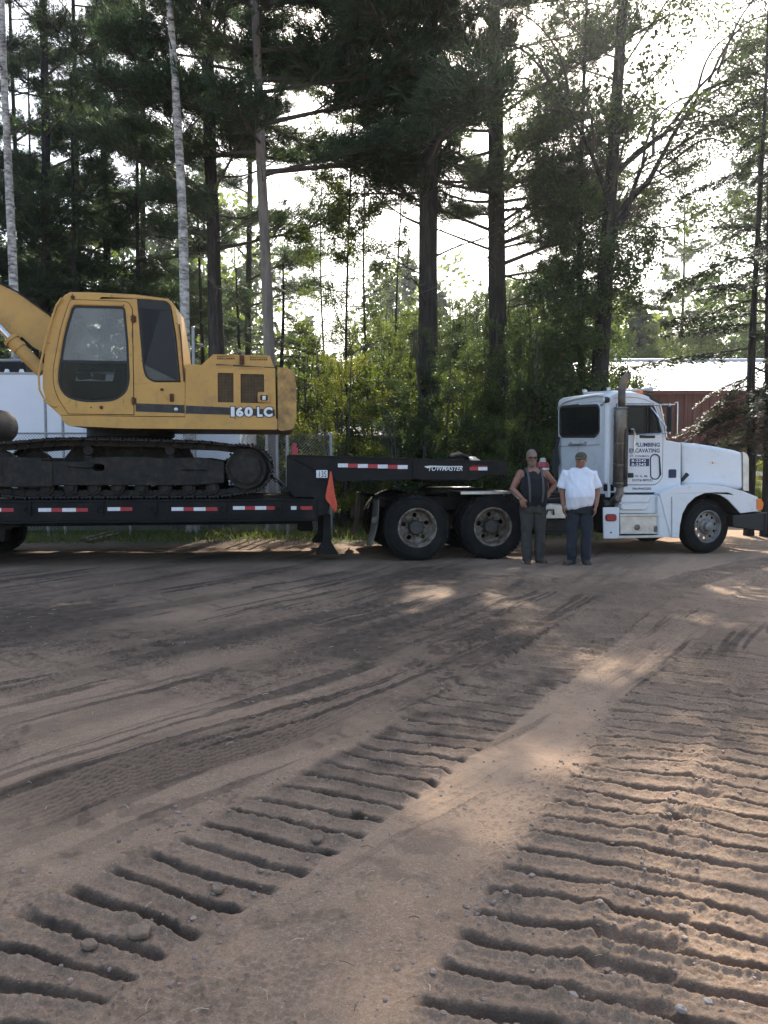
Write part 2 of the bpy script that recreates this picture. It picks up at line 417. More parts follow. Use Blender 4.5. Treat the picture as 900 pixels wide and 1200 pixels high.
def along(x, y, line):
    """arc length and signed side distance of every point to a polyline"""
    best = np.full(x.shape, 1e9); S = np.zeros_like(x); T = np.full(x.shape, 1e3); acc = 0.0
    for a, b in zip(line[:-1], line[1:]):
        dx, dy = b.x - a.x, b.y - a.y; L = math.hypot(dx, dy)
        if L < 1e-6: continue
        ux, uy = dx / L, dy / L
        t = np.clip((x - a.x) * ux + (y - a.y) * uy, 0, L)
        qx, qy = x - a.x - t * ux, y - a.y - t * uy
        d2 = qx * qx + qy * qy; m = d2 < best
        best = np.where(m, d2, best); S = np.where(m, acc + t, S)
        T = np.where(m, np.sqrt(d2) * np.sign(qx * uy - qy * ux + 1e-12), T); acc += L
    return S, T, acc
def gp(px, py): p = ground_at(px, py); return Vector((p.x, p.y))
def gl(pts, n=8): return smooth_line([gp(a, b) for a, b in pts], n)
TRACK_LEFT = gl([(-150, 1280), (-20, 1165), (70, 1100), (190, 1036), (265, 996), (320, 964), (400, 915), (500, 858), (568, 812), (625, 780), (675, 747), (722, 714), (765, 693), (850, 667), (940, 650)])
TRACK_MID = smooth_line([Vector(p) for p in ((0.1, 1.5), (0.57, 2.47), (0.80, 2.94), (1.30, 3.9), (1.88, 5.07), (2.95, 6.6), (4.3, 9.0), (5.9, 11.6))], 8)
TRACK_RIGHT = smooth_line([Vector(p) for p in ((0.55, 1.5), (1.03, 2.45), (1.45, 3.18), (1.75, 3.6), (2.6, 5.0), (3.7, 7.2))], 8)
RUTS = [(gl([(-60, 985), (120, 915), (300, 860), (450, 802), (560, 764), (660, 722)]), 0.26, 0.012, 0.045),
        (gl([(-60, 940), (150, 878), (330, 826), (470, 785), (600, 735)]), 0.2, 0.009, 0.05),
        (gl([(-80, 860), (100, 810), (250, 775), (380, 745), (480, 725), (620, 690), (720, 672)]), 0.30, 0.016, 0.09),
        (gl([(-50, 800), (150, 760), (330, 722), (450, 705), (560, 690)]), 0.34, 0.010, 0.08),
        (gl([(700, 800), (760, 758), (820, 725), (880, 698), (960, 665)]), 0.22, 0.006, 0.05)]
def ground_field(x, y):
    near = sstep(30, 10, np.abs(y) + 0.4 * np.abs(x))
    h = 0.07 * fbm(x, y, 0.22, 2, 3) + 0.022 * fbm(x, y, 0.9, 3, 5) * near
    fine = sstep(13, 6, y)
    h += near * 0.010 * fbm(x, y, 5.0, 3, 9) + fine * 0.007 * fbm(x, y, 19.0, 3, 11) * (0.6 + vn(x * 1.7, y * 1.7, 77))
    dry = sstep(1.5, 3.5, x - 0.12 * y) * sstep(6.0, 8.0, y)
    moist_shade = sstep(4.2, 7.5, y) * (0.54 + 0.75 * fbm(x, y, 0.55, 4, 21)) * (1 - 0.8 * dry) + 0.10 * sstep(0.05, 0.4, fbm(x, y, 1.1, 3, 22))
    # small crumbs everywhere, in drifts
    cr = vn(x * 42, y * 42, 31) + 0.5 * vn(x * 90, y * 90, 32)
    crm = sstep(0.05, 0.35, fbm(x, y, 2.2, 3, 41))
    h += fine * crm * 0.010 * sstep(0.28, 0.55, cr)
    nearm = y < 9
    c1, c2 = np.zeros_like(x), np.zeros_like(x)
    c1[nearm] = clods(x[nearm], y[nearm], 17.0, 301, .55); c2[nearm] = clods(x[nearm], y[nearm], 46.0, 311, .6)
    h += fine * (0.006 * c2 * sstep(-0.1, 0.3, fbm(x, y, 1.6, 3, 320)) + 0.012 * c1 * sstep(0.16, 0.34, fbm(x, y, 1.3, 3, 321)))
    moist_shade = moist_shade + fine * (0.35 * (c1 > 0.12) * sstep(0.16, 0.34, fbm(x, y, 1.3, 3, 321)) + 0.35 * (c2 > 0.22) * sstep(-0.1, 0.3, fbm(x, y, 1.6, 3, 320)) + 0.3 * sstep(0.16, 0.3, fbm(x, y, 7.0, 4, 330, 0.6)) * sstep(-0.05, 0.2, fbm(x, y, 0.9, 2, 331)))
    inside = np.zeros_like(x)
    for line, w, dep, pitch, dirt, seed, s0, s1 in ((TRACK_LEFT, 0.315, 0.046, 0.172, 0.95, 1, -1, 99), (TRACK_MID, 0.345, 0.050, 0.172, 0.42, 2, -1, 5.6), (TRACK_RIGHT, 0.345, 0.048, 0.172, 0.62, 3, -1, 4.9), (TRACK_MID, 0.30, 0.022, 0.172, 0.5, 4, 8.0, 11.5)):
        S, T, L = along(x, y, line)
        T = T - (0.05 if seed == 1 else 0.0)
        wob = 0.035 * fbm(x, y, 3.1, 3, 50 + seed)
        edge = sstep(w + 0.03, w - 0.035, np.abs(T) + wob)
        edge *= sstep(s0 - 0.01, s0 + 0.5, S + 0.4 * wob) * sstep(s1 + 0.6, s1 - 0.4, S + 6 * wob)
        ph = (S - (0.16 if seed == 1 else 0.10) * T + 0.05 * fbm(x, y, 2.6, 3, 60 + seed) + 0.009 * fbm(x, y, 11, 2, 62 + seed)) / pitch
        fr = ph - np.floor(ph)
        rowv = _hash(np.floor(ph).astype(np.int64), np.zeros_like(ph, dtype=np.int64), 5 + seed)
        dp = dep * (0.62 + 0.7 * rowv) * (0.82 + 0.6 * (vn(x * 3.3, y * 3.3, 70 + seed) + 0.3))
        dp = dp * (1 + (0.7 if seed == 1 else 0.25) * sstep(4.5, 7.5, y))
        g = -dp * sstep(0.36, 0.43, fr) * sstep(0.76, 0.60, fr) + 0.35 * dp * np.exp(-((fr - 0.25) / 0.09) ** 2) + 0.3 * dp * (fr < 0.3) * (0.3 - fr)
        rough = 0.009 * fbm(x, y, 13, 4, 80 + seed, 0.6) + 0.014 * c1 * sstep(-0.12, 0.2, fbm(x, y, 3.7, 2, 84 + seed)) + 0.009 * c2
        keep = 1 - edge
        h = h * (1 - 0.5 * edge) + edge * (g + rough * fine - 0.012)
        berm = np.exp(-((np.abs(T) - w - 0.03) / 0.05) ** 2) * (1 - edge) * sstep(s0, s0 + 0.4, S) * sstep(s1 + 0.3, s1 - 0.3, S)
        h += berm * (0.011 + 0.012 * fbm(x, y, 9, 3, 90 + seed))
        moist_shade = np.maximum(moist_shade * (1 - 0.4 * edge), edge * np.maximum(dirt * (0.25 + 0.75 * sstep(3.0, 4.6, y) - 0.35 * sstep(5.5, 7.5, y)) * (0.42 + 0.9 * fbm(x, y, 6, 3, 95 + seed)), (0.9 if seed == 1 else 0.7) * sstep(0.33, 0.44, fr) * sstep(0.82, 0.70, fr) * (0.8 + 0.6 * fbm(x, y, 9, 2, 97 + seed))))  # groove floors darkened: damp soil, plus shade put into the colour
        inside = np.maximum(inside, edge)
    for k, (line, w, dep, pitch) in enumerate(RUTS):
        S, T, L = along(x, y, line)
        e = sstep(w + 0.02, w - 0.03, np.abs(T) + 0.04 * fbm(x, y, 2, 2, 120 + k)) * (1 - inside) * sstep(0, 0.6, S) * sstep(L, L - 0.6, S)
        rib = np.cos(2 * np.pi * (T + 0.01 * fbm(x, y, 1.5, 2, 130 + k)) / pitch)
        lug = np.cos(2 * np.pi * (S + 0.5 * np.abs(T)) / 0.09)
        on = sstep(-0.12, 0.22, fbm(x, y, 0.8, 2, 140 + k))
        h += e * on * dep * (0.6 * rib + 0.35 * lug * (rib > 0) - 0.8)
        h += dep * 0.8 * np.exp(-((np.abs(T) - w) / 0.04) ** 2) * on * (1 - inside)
        moist_shade = np.maximum(moist_shade, e * on * (0.25 + 0.30 * (rib < -0.2)))
    # long drag marks left by tyres turning in the yard
    s_, t_ = 0.53 * x + 0.85 * y, 0.85 * x - 0.53 * y
    t_ = t_ + 0.25 * np.sin(s_ * 0.5 + 1) + 0.12 * fbm(x, y, 0.7, 2, 170)
    dm = fbm(t_ * 2.4, s_ * 0.22, 1.0, 4, 171, 0.6); dn = fbm(t_ * 13.0, s_ * 0.45, 1.0, 3, 172, 0.6) * (0.4 + 1.1 * sstep(-0.1, 0.3, fbm(x, y, 0.6, 2, 174)))
    on = (1 - inside) * sstep(2.2, 4.5, y) * sstep(15, 12.5, y)
    h += on * (0.030 * dm + 0.016 * dn * sstep(-0.15, 0.2, fbm(x, y, 0.9, 2, 173)))
    moist_shade = moist_shade + on * (0.28 * sstep(0.10, 0.40, dm) * (1 - 0.6 * dry) + 0.65 * sstep(0.24, 0.40, dn) - 0.2 * sstep(0.0, -0.3, dm))
    # torn dark scrapes in the yard
    sc = fbm(x * 0.45 - y * 0.25, y * 1.3 + x * 0.55, 1.5, 4, 150)
    ed = sstep(0.20, 0.26, sc) * sstep(0.40, 0.27, sc) * sstep(4.5, 7.0, y) * sstep(12.5, 10.5, y) * (1 - inside)
    h += ed * 0.03 * fbm(x, y, 7, 3, 151); moist_shade = np.maximum(moist_shade, ed * 0.75)
    # yard soil gives way to litter and grass behind the trailer; the drive at the right keeps its soil
    yb = np.where(x < 4.2, 15.6 + 0.10 * x, 15.6 + 2.2 * (x - 4.2))
    litter = sstep(-0.5, 0.8, y - yb + 1.6 * fbm(x, y, 0.7, 3, 160)) * sstep(40, 39, y - 2 * x)
    litter = np.where(y > 26, 1.0, litter)
    h = np.where(y > 60, h * 0.3, h)
    # the strip of pale packed sand between the two track prints is kept in the sign of the moisture and shade value
    S, T, L = along(x, y, TRACK_MID)
    pale = sstep(-0.40, -0.50, T + 0.10 * fbm(x, y, 2.2, 3, 180)) * sstep(-1.15, -0.80, T + 0.25 * fbm(x, y, 1.2, 3, 181)) * sstep(2.9, 4.3, y) * sstep(9.0, 6.5, y) * (1 - inside)
    pale = np.maximum(pale, dry * 0.7 * (1 - inside))
    moist_shade = moist_shade * (1 - 0.6 * pale) - 0.0
    return h, np.where(moist_shade < 0.15, np.clip(moist_shade, 0, 1) - pale * (0.15 - np.clip(moist_shade, 0, 0.15)) / 0.15, np.clip(moist_shade, 0, 1)), np.clip(litter, 0, 1)

def build_ground():
    rows = [-400, -150, -60, -25, -10, -4, -1.5, 0.0, 0.7, 1.1]
    y = 1.35
    while y < 16.5: rows.append(y); y *= 1.0027
    st = 1.006
    while y < 1500: rows.append(y); y *= st; st = min(1.25, st + 0.006)
    rows = np.array(rows)
    nu = 820
    u = list(np.linspace(-1, 1, nu)); e = []; s, v = 0.006, 1.0
    for _ in range(30): v += s; s *= 1.33; e.append(v)
    u = np.array([-q for q in e[::-1]] + u + e)
    hw = 1.0 + 0.60 * np.maximum(rows, 1.0)
    X = (u[None, :] * hw[:, None]); Y = np.repeat(rows[:, None], len(u), 1)
    xf, yf = X.ravel(), Y.ravel()
    h, moist_shade, litter = ground_field(xf, yf)
    far = np.maximum(np.abs(xf) - 1.05 * np.repeat(hw, len(u)), 0)
    h = np.where((yf < 1.2) | (far > 0.3), 0.3 * h, h)
    n = len(xf); nr, nc = len(rows), len(u)
    co = np.empty((n, 3), dtype=np.float32); co[:, 0], co[:, 1], co[:, 2] = xf, yf, h
    i = np.arange(nr - 1)[:, None] * nc + np.arange(nc - 1)[None, :]
    q = np.stack([i, i + 1, i + nc + 1, i + nc], -1).reshape(-1, 4).astype(np.int32)
    me = bpy.data.meshes.new("ground")
    me.vertices.add(n); me.vertices.foreach_set('co', co.ravel())
    me.loops.add(q.size); me.loops.foreach_set('vertex_index', q.ravel())
    me.polygons.add(len(q)); me.polygons.foreach_set('loop_start', np.arange(0, q.size, 4, dtype=np.int32))
    me.update(calc_edges=True)
    me.polygons.foreach_set('use_smooth', np.ones(len(q), dtype=bool))
    for nm, arr in (('moist_shade', moist_shade), ('litter', litter)):
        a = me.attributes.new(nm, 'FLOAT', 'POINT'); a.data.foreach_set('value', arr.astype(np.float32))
    o = bpy.data.objects.new("ground", me); COL.objects.link(o); o['kind'] = 'structure'
    o['label'] = 'rutted reddish brown dirt yard crossed by crawler track prints'
    m = bpy.data.materials.new("rutted_soil"); m.use_nodes = True
    nt = m.node_tree; b = nt.nodes['Principled BSDF']; b.inputs['Roughness'].default_value = 0.95; b.inputs['Specular IOR Level'].default_value = 0.15
    tc = nt.nodes.new('ShaderNodeTexCoord')
    def noise(sc, det=6, ro=0.6):
        k = nt.nodes.new('ShaderNodeTexNoise'); k.inputs['Scale'].default_value = sc; k.inputs['Detail'].default_value = det; k.inputs['Roughness'].default_value = ro
        nt.links.new(tc.outputs['Object'], k.inputs['Vector']); return k.outputs['Fac']
    def ramp(src, a, b_, lo=0.0, hi=1.0):
        r = nt.nodes.new('ShaderNodeMapRange'); r.inputs[1].default_value = a; r.inputs[2].default_value = b_; r.inputs[3].default_value = lo; r.inputs[4].default_value = hi
        nt.links.new(src, r.inputs[0]); return r.outputs[0]
    def mix(f, a, b_, blend='MIX'):
        k = nt.nodes.new('ShaderNodeMix'); k.data_type = 'RGBA'; k.blend_type = blend
        for sock, v in ((k.inputs[0], f), (k.inputs[6], a), (k.inputs[7], b_)):
            if isinstance(v, (int, float)): sock.default_value = v
            elif isinstance(v, tuple): sock.default_value = (*v, 1)
            else: nt.links.new(v, sock)
        return k.outputs[2]
    def attr(nm):
        k = nt.nodes.new('ShaderNodeAttribute'); k.attribute_name = nm; return k.outputs['Fac']
    c = mix(ramp(noise(0.8), 0.35, 0.65), (0.280, 0.187, 0.124), (0.350, 0.232, 0.150))
    c = mix(ramp(noise(5, 8, 0.7), 0.4, 0.7, 0, 0.55), c, (0.19, 0.130, 0.090))
    c = mix(ramp(noise(60, 4), 0.50, 0.72, 0, 0.55), c, (0.42, 0.33, 0.25))
    c = mix(ramp(noise(34, 4), 0.36, 0.28, 0, 0.5), c, (0.12, 0.09, 0.075))
    c = mix(ramp(noise(150, 3), 0.54, 0.70, 0, 0.6), c, (0.46, 0.37, 0.29))
    c = mix(ramp(noise(130, 3), 0.40, 0.30, 0, 0.6), c, (0.10, 0.075, 0.055))
    c = mix(ramp(attr('moist_shade'), 0.0, -1.0), c, mix(ramp(noise(9, 6), 0.35, 0.65), (0.40, 0.275, 0.185), (0.34, 0.23, 0.152)))
    c = mix(ramp(attr('moist_shade'), 0.0, 1.0), c, mix(ramp(noise(9, 6), 0.35, 0.65), (0.060, 0.044, 0.033), (0.112, 0.081, 0.060)))
    lit = mix(ramp(noise(3, 8, 0.7), 0.4, 0.6), (0.10, 0.085, 0.05), (0.06, 0.085, 0.03))
    c = mix(attr('litter'), c, lit)
    nt.links.new(c, b.inputs['Base Color'])
    bp = nt.nodes.new('ShaderNodeBump'); bp.inputs['Strength'].default_value = 0.8; bp.inputs['Distance'].default_value = 0.014
    nt.links.new(noise(70, 8, 0.75), bp.inputs['Height'])
    bp2 = nt.nodes.new('ShaderNodeBump'); bp2.inputs['Strength'].default_value = 0.35; bp2.inputs['Distance'].default_value = 0.03
    nt.links.new(noise(16, 6, 0.7), bp2.inputs['Height']); nt.links.new(bp.outputs[0], bp2.inputs['Normal'])
    nt.links.new(bp2.outputs[0], b.inputs['Normal'])
    me.materials.append(m)
    return o
build_ground()
def gz(x, y):
    h, _, _ = ground_field(np.array([float(x)]), np.array([float(y)])); return float(h[0])

# loose pebbles and crumbs (uncountable), then the few stones that can be told apart
def rock_verts(rng, r, flat=0.7):
    bm = bmesh.new(); bmesh.ops.create_icosphere(bm, subdivisions=1, radius=1.0)
    s = Vector((rng.uniform(.7, 1.2), rng.uniform(.7, 1.2), rng.uniform(.4, .8) * flat / .7)); q = Quaternion((rng.gauss(0, 1), rng.gauss(0, 1), rng.gauss(0, 1), rng.gauss(0, 1))).normalized()
    vs = [(q @ (v.co * rng.uniform(.8, 1.12))) for v in bm.verts]; fs = [[v.index for v in f.verts] for f in bm.faces]; bm.free()
    return [Vector((v.x * s.x, v.y * s.y, v.z * s.z)) * r for v in vs], fs
def build_pebbles():
    rng = random.Random(5); protos = [rock_verts(rng, 1.0) for _ in range(8)]
    xs, ys, rs = [], [], []
    for _ in range(2200):
        y = 1.6 + 9.5 * rng.random() ** 1.6; x = rng.uniform(-1, 1) * (0.9 + 0.52 * y)
        xs.append(x); ys.append(y); rs.append(0.003 + 0.006 * rng.random() ** 3 * (0.8 + 0.08 * y))
    # clods along the edges of the three track prints
    for line in (TRACK_LEFT, TRACK_MID, TRACK_RIGHT):
        for _ in range(500):
            a = line[rng.randrange(2, int(len(line) * 0.8))]; t = rng.choice((-1, 1)) * rng.uniform(.2, .46); w = rng.uniform(0, 6.28)
            xs.append(a.x + t * 0.87 + 0.05 * math.cos(w)); ys.append(a.y - t * 0.5 + 0.2 * math.sin(w)); rs.append(0.004 + 0.011 * rng.random() ** 3)
    h, _, _ = ground_field(np.array(xs), np.array(ys))
    mb = MB()
    for x, y, r, z in zip(xs, ys, rs, h):
        if y < 1.4: continue
        vs, fs = protos[rng.randrange(8)]; mb.add([(v.x * r + x, v.y * r + y, v.z * r + z + r * 0.15) for v in vs], fs)
    me = bpy.data.meshes.new('pebbles'); me.from_pydata(mb.v, [], mb.f)
    me.materials.append(mat('crumbled_soil', (0.24, 0.175, 0.138), 0.95, var=0.45, vscale=18, col2=(0.30, 0.24, 0.19), amount=0.3, nscale=14, bump=0.4, bscale=90))
    o = bpy.data.objects.new('loose_gravel', me); COL.objects.link(o); tag(o, 'loose pebbles and soil crumbs scattered over the yard', None, None, 'stuff')
build_pebbles()
def stone(px, py, r, label, seed, flat=0.7):
    rng = random.Random(seed); bm = bmesh.new(); bmesh.ops.create_icosphere(bm, subdivisions=3, radius=1.0)
    p = ground_at(px, py); z = gz(p.x, p.y)
    for v in bm.verts:
        n = mnoise.noise(v.co * 1.3 + Vector((seed, 0, 0))) * 0.35 + mnoise.noise(v.co * 4) * 0.06
        v.co = v.co * (1 + n); v.co.x *= 1.15; v.co.z *= flat; v.co *= r
    me = bpy.data.meshes.new('stone'); bm.to_mesh(me); bm.free(); me.materials.append(M['stone'])
    me.polygons.foreach_set('use_smooth', [True] * len(me.polygons))
    o = bpy.data.objects.new('stone', me); COL.objects.link(o); o.location = (p.x, p.y, z + r * 0.3); o.rotation_euler = (0, 0, rng.uniform(0, 6))
    tag(o, label, 'stone', 'stones lying in the track prints')
stone(873, 1163, 0.030, 'largest rounded stone in the near right track print', 3, 0.8)
stone(671, 1152, 0.017, 'pale egg-shaped stone in the middle of the near print', 8, 0.85)
stone(798, 1177, 0.015, 'small pinkish stone just left of the largest stone', 12)
stone(829, 1168, 0.013, 'smallest stone, close beside the largest one', 15)
def clod(px, py, r, label, seed):
    rng = random.Random(seed); p = ground_at(px, py); z = gz(p.x, p.y)
    k = rng.randrange(6, 9); out = [(r * rng.uniform(.7, 1.2) * math.cos(6.283 * i / k) * 1.5, r * rng.uniform(.7, 1.2) * math.sin(6.283 * i / k)) for i in range(k)]
    mb = MB(); mb.prism_z(out, -0.004, 0.010 + r * 0.10)
    o = mb.build('soil_slab', mat('dry_soil_slab', (0.18, 0.128, 0.09), 0.95, var=0.3, vscale=20, bump=0.6, bscale=50), None, 0.004, 1)
    o.location = (p.x, p.y, z + 0.012); o.rotation_euler = (rng.uniform(-.25, .25), rng.uniform(-.25, .25), rng.uniform(0, 6))
    tag(o, label, 'soil slab', 'dry slabs of soil turned up along the left track print')
clod(162, 1092, 0.040, 'broadest dry slab of soil at the right edge of the left track print', 1)
clod(103, 1108, 0.026, 'dry soil slab inside the left print, left of the broadest slab', 2)
clod(255, 1040, 0.026, 'dry soil slab next up the left print from the broadest one', 3)
clod(372, 981, 0.024, 'small soil slab up the right edge of the left print', 5)
clod(418, 947, 0.028, 'farthest dry soil slab on the right edge of the left print', 6)

# ================================================================ lowbed trailer
F = Frame(0.0, 12.5, 7.0)          # trailer and excavator
Q = Frame(0.0, 12.55, 10.0)        # tractor
X0, ZD = F.p(0, 583, 0); ZD = 1.03
def tape(parent, fr, spans, y, h, d, cols):
    for (a, b), c in zip(spans, cols):
        x0, z = fr.p(a, y, d); x1, _ = fr.p(b, y, d)
        MB().box(x0, x1, d - 0.004, d + 0.01, z - h / 2, z + h / 2).build('reflector', M['red'] if c == 'r' else M['tape_white'], parent)
xl = F.p(-260, 600)[0]; xr = F.p(372, 600)[0]
trailer = thing('lowbed_trailer', 'long black lowbed equipment trailer carrying the yellow excavator', 'trailer', (F.p(180, 600)[0], 1.3, 0), F)
def ft(y): return lambda px: F.p(px, y)
zt, zb = F.p(180, 585.5)[1], F.p(180, 610)[1]
mb = MB()
for d in (0.0, 2.5): mb.box(xl, xr, d, d + 0.10, zb, zt)
mb.box(xl, xr, -0.012, 0.02, zt - 0.035, zt - 0.004); mb.box(xl, xr, -0.02, 0.10, zb - 0.03, zb)
mb.box(xl, xr - 0.3, 0.35, 0.55, zb - 0.10, zt - 0.06); mb.box(xl, xr - 0.3, 2.05, 2.25, zb - 0.10, zt - 0.06)
mb.build('side_beam', M['black'], trailer, 0.006)
nb = 9; w = 2.38 / nb
for i in range(nb):
    MB().box(xl, xr - 0.05, 0.11 + i * w, 0.11 + (i + 1) * w - 0.015, zt - 0.05, zt - 0.004 + 0.003 * (i % 3)).build('plank', M['deck'], trailer)
for px in (33, 118, 180, 262, 326):                      # D-shaped lashing rings and stake pockets
    x, z = F.p(px, 596, 0)
    mb = MB(); mb.box(x - 0.05, x + 0.05, -0.03, 0.0, z - 0.11, z + 0.10); mb.tube([(x + 0.04 * math.cos(a), -0.045, z - 0.02 + 0.05 * math.sin(a)) for a in [i * 0.5236 for i in range(13)]], 0.009, 6)
    mb.build('stake_pocket', M['black'], trailer, 0.004)
tape(trailer, F, [(-16, 1.5), (1.5, 16), (45, 60), (60, 73), (73, 89), (89, 103)], 597.6, 0.055, -0.004, 'wrwrwr')
tape(trailer, F, [(126, 141), (141, 155), (201, 215), (215, 227), (227, 241), (241, 255)], 596.6, 0.055, -0.004, 'wrwrwr')
tape(trailer, F, [(273, 287), (287, 299), (299, 312), (312, 324), (341, 347.5), (352, 366)], 595.3, 0.055, -0.004, 'wrwrwr')
# gooseneck: upright block, upper deck beam
blk = F.o_([(336, 533.5), (372, 535), (394, 564), (383, 604), (368, 606), (368, 583), (345, 583), (336, 572)])
MB().prism(blk, 0.02, 2.58).build('gooseneck_riser', M['black'], trailer, 0.012)
up = F.o_([(336, 534.5), (594, 541.5), (595, 556.5), (565, 557), (560, 562.5), (525, 562.5), (481, 562), (396, 564)])
mb = MB(); mb.prism(up, 0.0, 0.14); mb.prism(up, 2.46, 2.6)
zt1, zt2 = F.p(372, 539)[1], F.p(590, 544)[1]
mb.prism(F.o_([(340, 535), (592, 542), (592, 550), (340, 545)]), 0.14, 2.46)
mb.prism(F.o_([(560, 546), (598, 547), (598, 555), (560, 556)]), 0.5, 2.1)
mb.build('upper_deck', M['black'], trailer, 0.008)
mb = MB(); mb.prism(F.o_([(338, 532.6), (480, 536.8), (480, 538.4), (338, 534.6)], -0.012), -0.012, 0.05); mb.prism(F.o_([(484, 537), (593, 540.6), (593, 542.6), (484, 539)], -0.012), -0.012, 0.05)
mb.build('deck_edge', M['black'], trailer, 0.003)
MB().prism(F.o_([(484, 538), (493, 538.3), (493, 561), (484, 561)], -0.02), -0.02, 0.02).build('hinge_block', M['black'], trailer, 0.006)
sp = [(396 + i * 11.66, 396 + (i + 1) * 11.66) for i in range(7)]
for i, (a, b) in enumerate(sp): tape(trailer, F, [(a, b)], 545.4 + i * 0.32, 0.06, -0.004, 'w' if i % 2 == 0 else 'r')
tape(trailer, F, [(550.5, 560.5), (560.5, 571)], 549.2, 0.055, -0.004, 'rw')
x, z = F.p(502, 551.8, 0); x2, z2 = F.p(542, 546.2, 0)
letter('lettering', 'TOWMASTER', x, z, -0.006, 0.078, x2 - x, M['letter_white'], trailer, 0.012, 0.25)
xa, za = F.p(497, 546.5, 0); MB().prism([(xa, za), (xa + 0.10, za + 0.012), (xa + 0.62, za - 0.002), (xa + 0.62, za - 0.014), (xa + 0.14, za - 0.012), (xa + 0.05, za - 0.03)], -0.006, 0.002).build('emblem', M['letter_white'], trailer)
letter('lettering', 'TRAILERS', F.p(552, 547)[0], F.p(552, 547)[1], -0.005, 0.025, 0.26, M['red'], trailer)
pl = F.o_([(370.6, 551), (384, 551), (384, 560), (370.6, 560)], -0.02)
pb = MB().prism(pl, -0.02, 0.01).build('number_plate', M['tape_white'], trailer, 0.004)
letter('lettering', '13S', F.p(374, 559)[0], F.p(374, 559)[1], -0.023, 0.09, 0.11, M['dark'], pb)
# kingpin plate, legs, binder chain, tail axle
mb = MB(); mb.prism(F.o_([(500, 563), (560, 563), (556, 567.5), (506, 567.5)]), 0.7, 1.9); mb.build('kingpin_plate', M['black'], trailer, 0.01)
for d in (0.28, 2.15):
    x, z = F.p(383, 600, 0.28); MB().prism([(x - 0.06, zb + 0.05), (x + 0.06, zb + 0.05), (x + 0.07, 0.30), (x + 0.17, 0.14), (x + 0.17, 0.10), (x - 0.17, 0.10), (x - 0.17, 0.14), (x - 0.07, 0.30)], d, d + 0.18).build('support_leg', M['black'], trailer, 0.01)
x = F.p(358, 600, 1.0)[0]
MB().prism([(x - 0.09, zb), (x + 0.10, zb), (x + 0.13, 0.45), (x + 0.10, 0.42), (x - 0.10, 0.42), (x - 0.14, 0.45)], 1.0, 1.35).build('jack_foot', M['black'], trailer, 0.01)
def chain(name, a, b, sag, parent, m, r=0.011, pitch=0.085):
    a, b = Vector(a), Vector(b); n = int((b - a).length / pitch); mb = MB()
    for i in range(n):
        t = (i + .5) / n; p = a.lerp(b, t) - Vector((0, 0, sag * 4 * t * (1 - t))); ux = (b - a).normalized(); uy = ux.orthogonal().normalized() if i % 2 else ux.cross(ux.orthogonal()).normalized()
        mb.tube([p + ux * (0.05 * math.cos(k * 1.0472)) + uy * (0.026 * math.sin(k * 1.0472)) for k in range(7)], r, 5, cap=False)
    return mb.build(name, m, parent)
ca, cb, cc = F.p(316, 556, 0.5), F.p(341, 577, 0.25), F.p(352, 598, -0.03)
chain('binder_chain', (ca[0], 0.5, ca[1]), (cb[0], 0.25, cb[1]), 0.01, trailer, M['steel'])
chain('binder_chain', (cb[0], 0.25, cb[1]), (cc[0], -0.05, cc[1]), 0.0, trailer, M['steel'])
mb = MB(); mb.tube([(cb[0] - .16, 0.2, cb[1] + .02), (cb[0], 0.2, cb[1] + .03), (cb[0] + .35, 0.25, cb[1] - .03)], [.03, .028, .016], 8); mb.build('chain_binder', M['steel'], trailer)

# ---------------------------------------------------------------- wheels
def tyre_mb(c, r, w, out=1, lugs=44):
    """tyre from the near face inward; out=-1 mirrors it"""
    ri = r * 0.57
    prof = [(ri, .05), (ri, .02), (r * .62, .006), (r * .74, 0.0), (r * .86, .008), (r * .93, .022), (r * .975, .04), (r * .985, .055), (r * .985, w - .055), (r * .975, w - .04), (r * .93, w - .022), (r * .8, w - .002), (r * .62, w - .006), (ri, w - .03)]
    mb = MB(); mb.lathe([(a, h * out) for a, h in prof], c, 48)
    for k in range(lugs):
        a = 2 * math.pi * k / lugs; e = Vector((math.cos(a), 0, math.sin(a))); t = Vector((-math.sin(a), 0, math.cos(a)))
        for y in (0.055, w - 0.055):
            mb.obox(Vector(c) + e * (r * .982) + Vector((0, out * y, 0)), e * r * .018, Vector((0, 0.036, 0)), t * (math.pi * r / lugs * .62))
        mb.obox(Vector(c) + e * (r * .986) + t * (math.pi * r / lugs) + Vector((0, out * w / 2, 0)), e * r * .014, Vector((0, w * .24, 0)), t * (math.pi * r / lugs * .7))
    mb.lathe([(r * .885, -.001 * out), (r * .89, -.003 * out), (r * .9, 0.008 * out)], c, 48)
    return mb
def rim_plate(c, r, y, holes, hr, hpos, out, depth=0.012):
    mb = MB(); hl = [circle((c[0] + hpos * math.cos(2 * math.pi * (k + .3) / holes), c[2] + hpos * math.sin(2 * math.pi * (k + .3) / holes)), hr, 10) for k in range(holes)]
    mb.prism(circle((c[0], c[2]), r, 32), c[1] + out * y, c[1] + out * (y + depth), hl)
    return mb
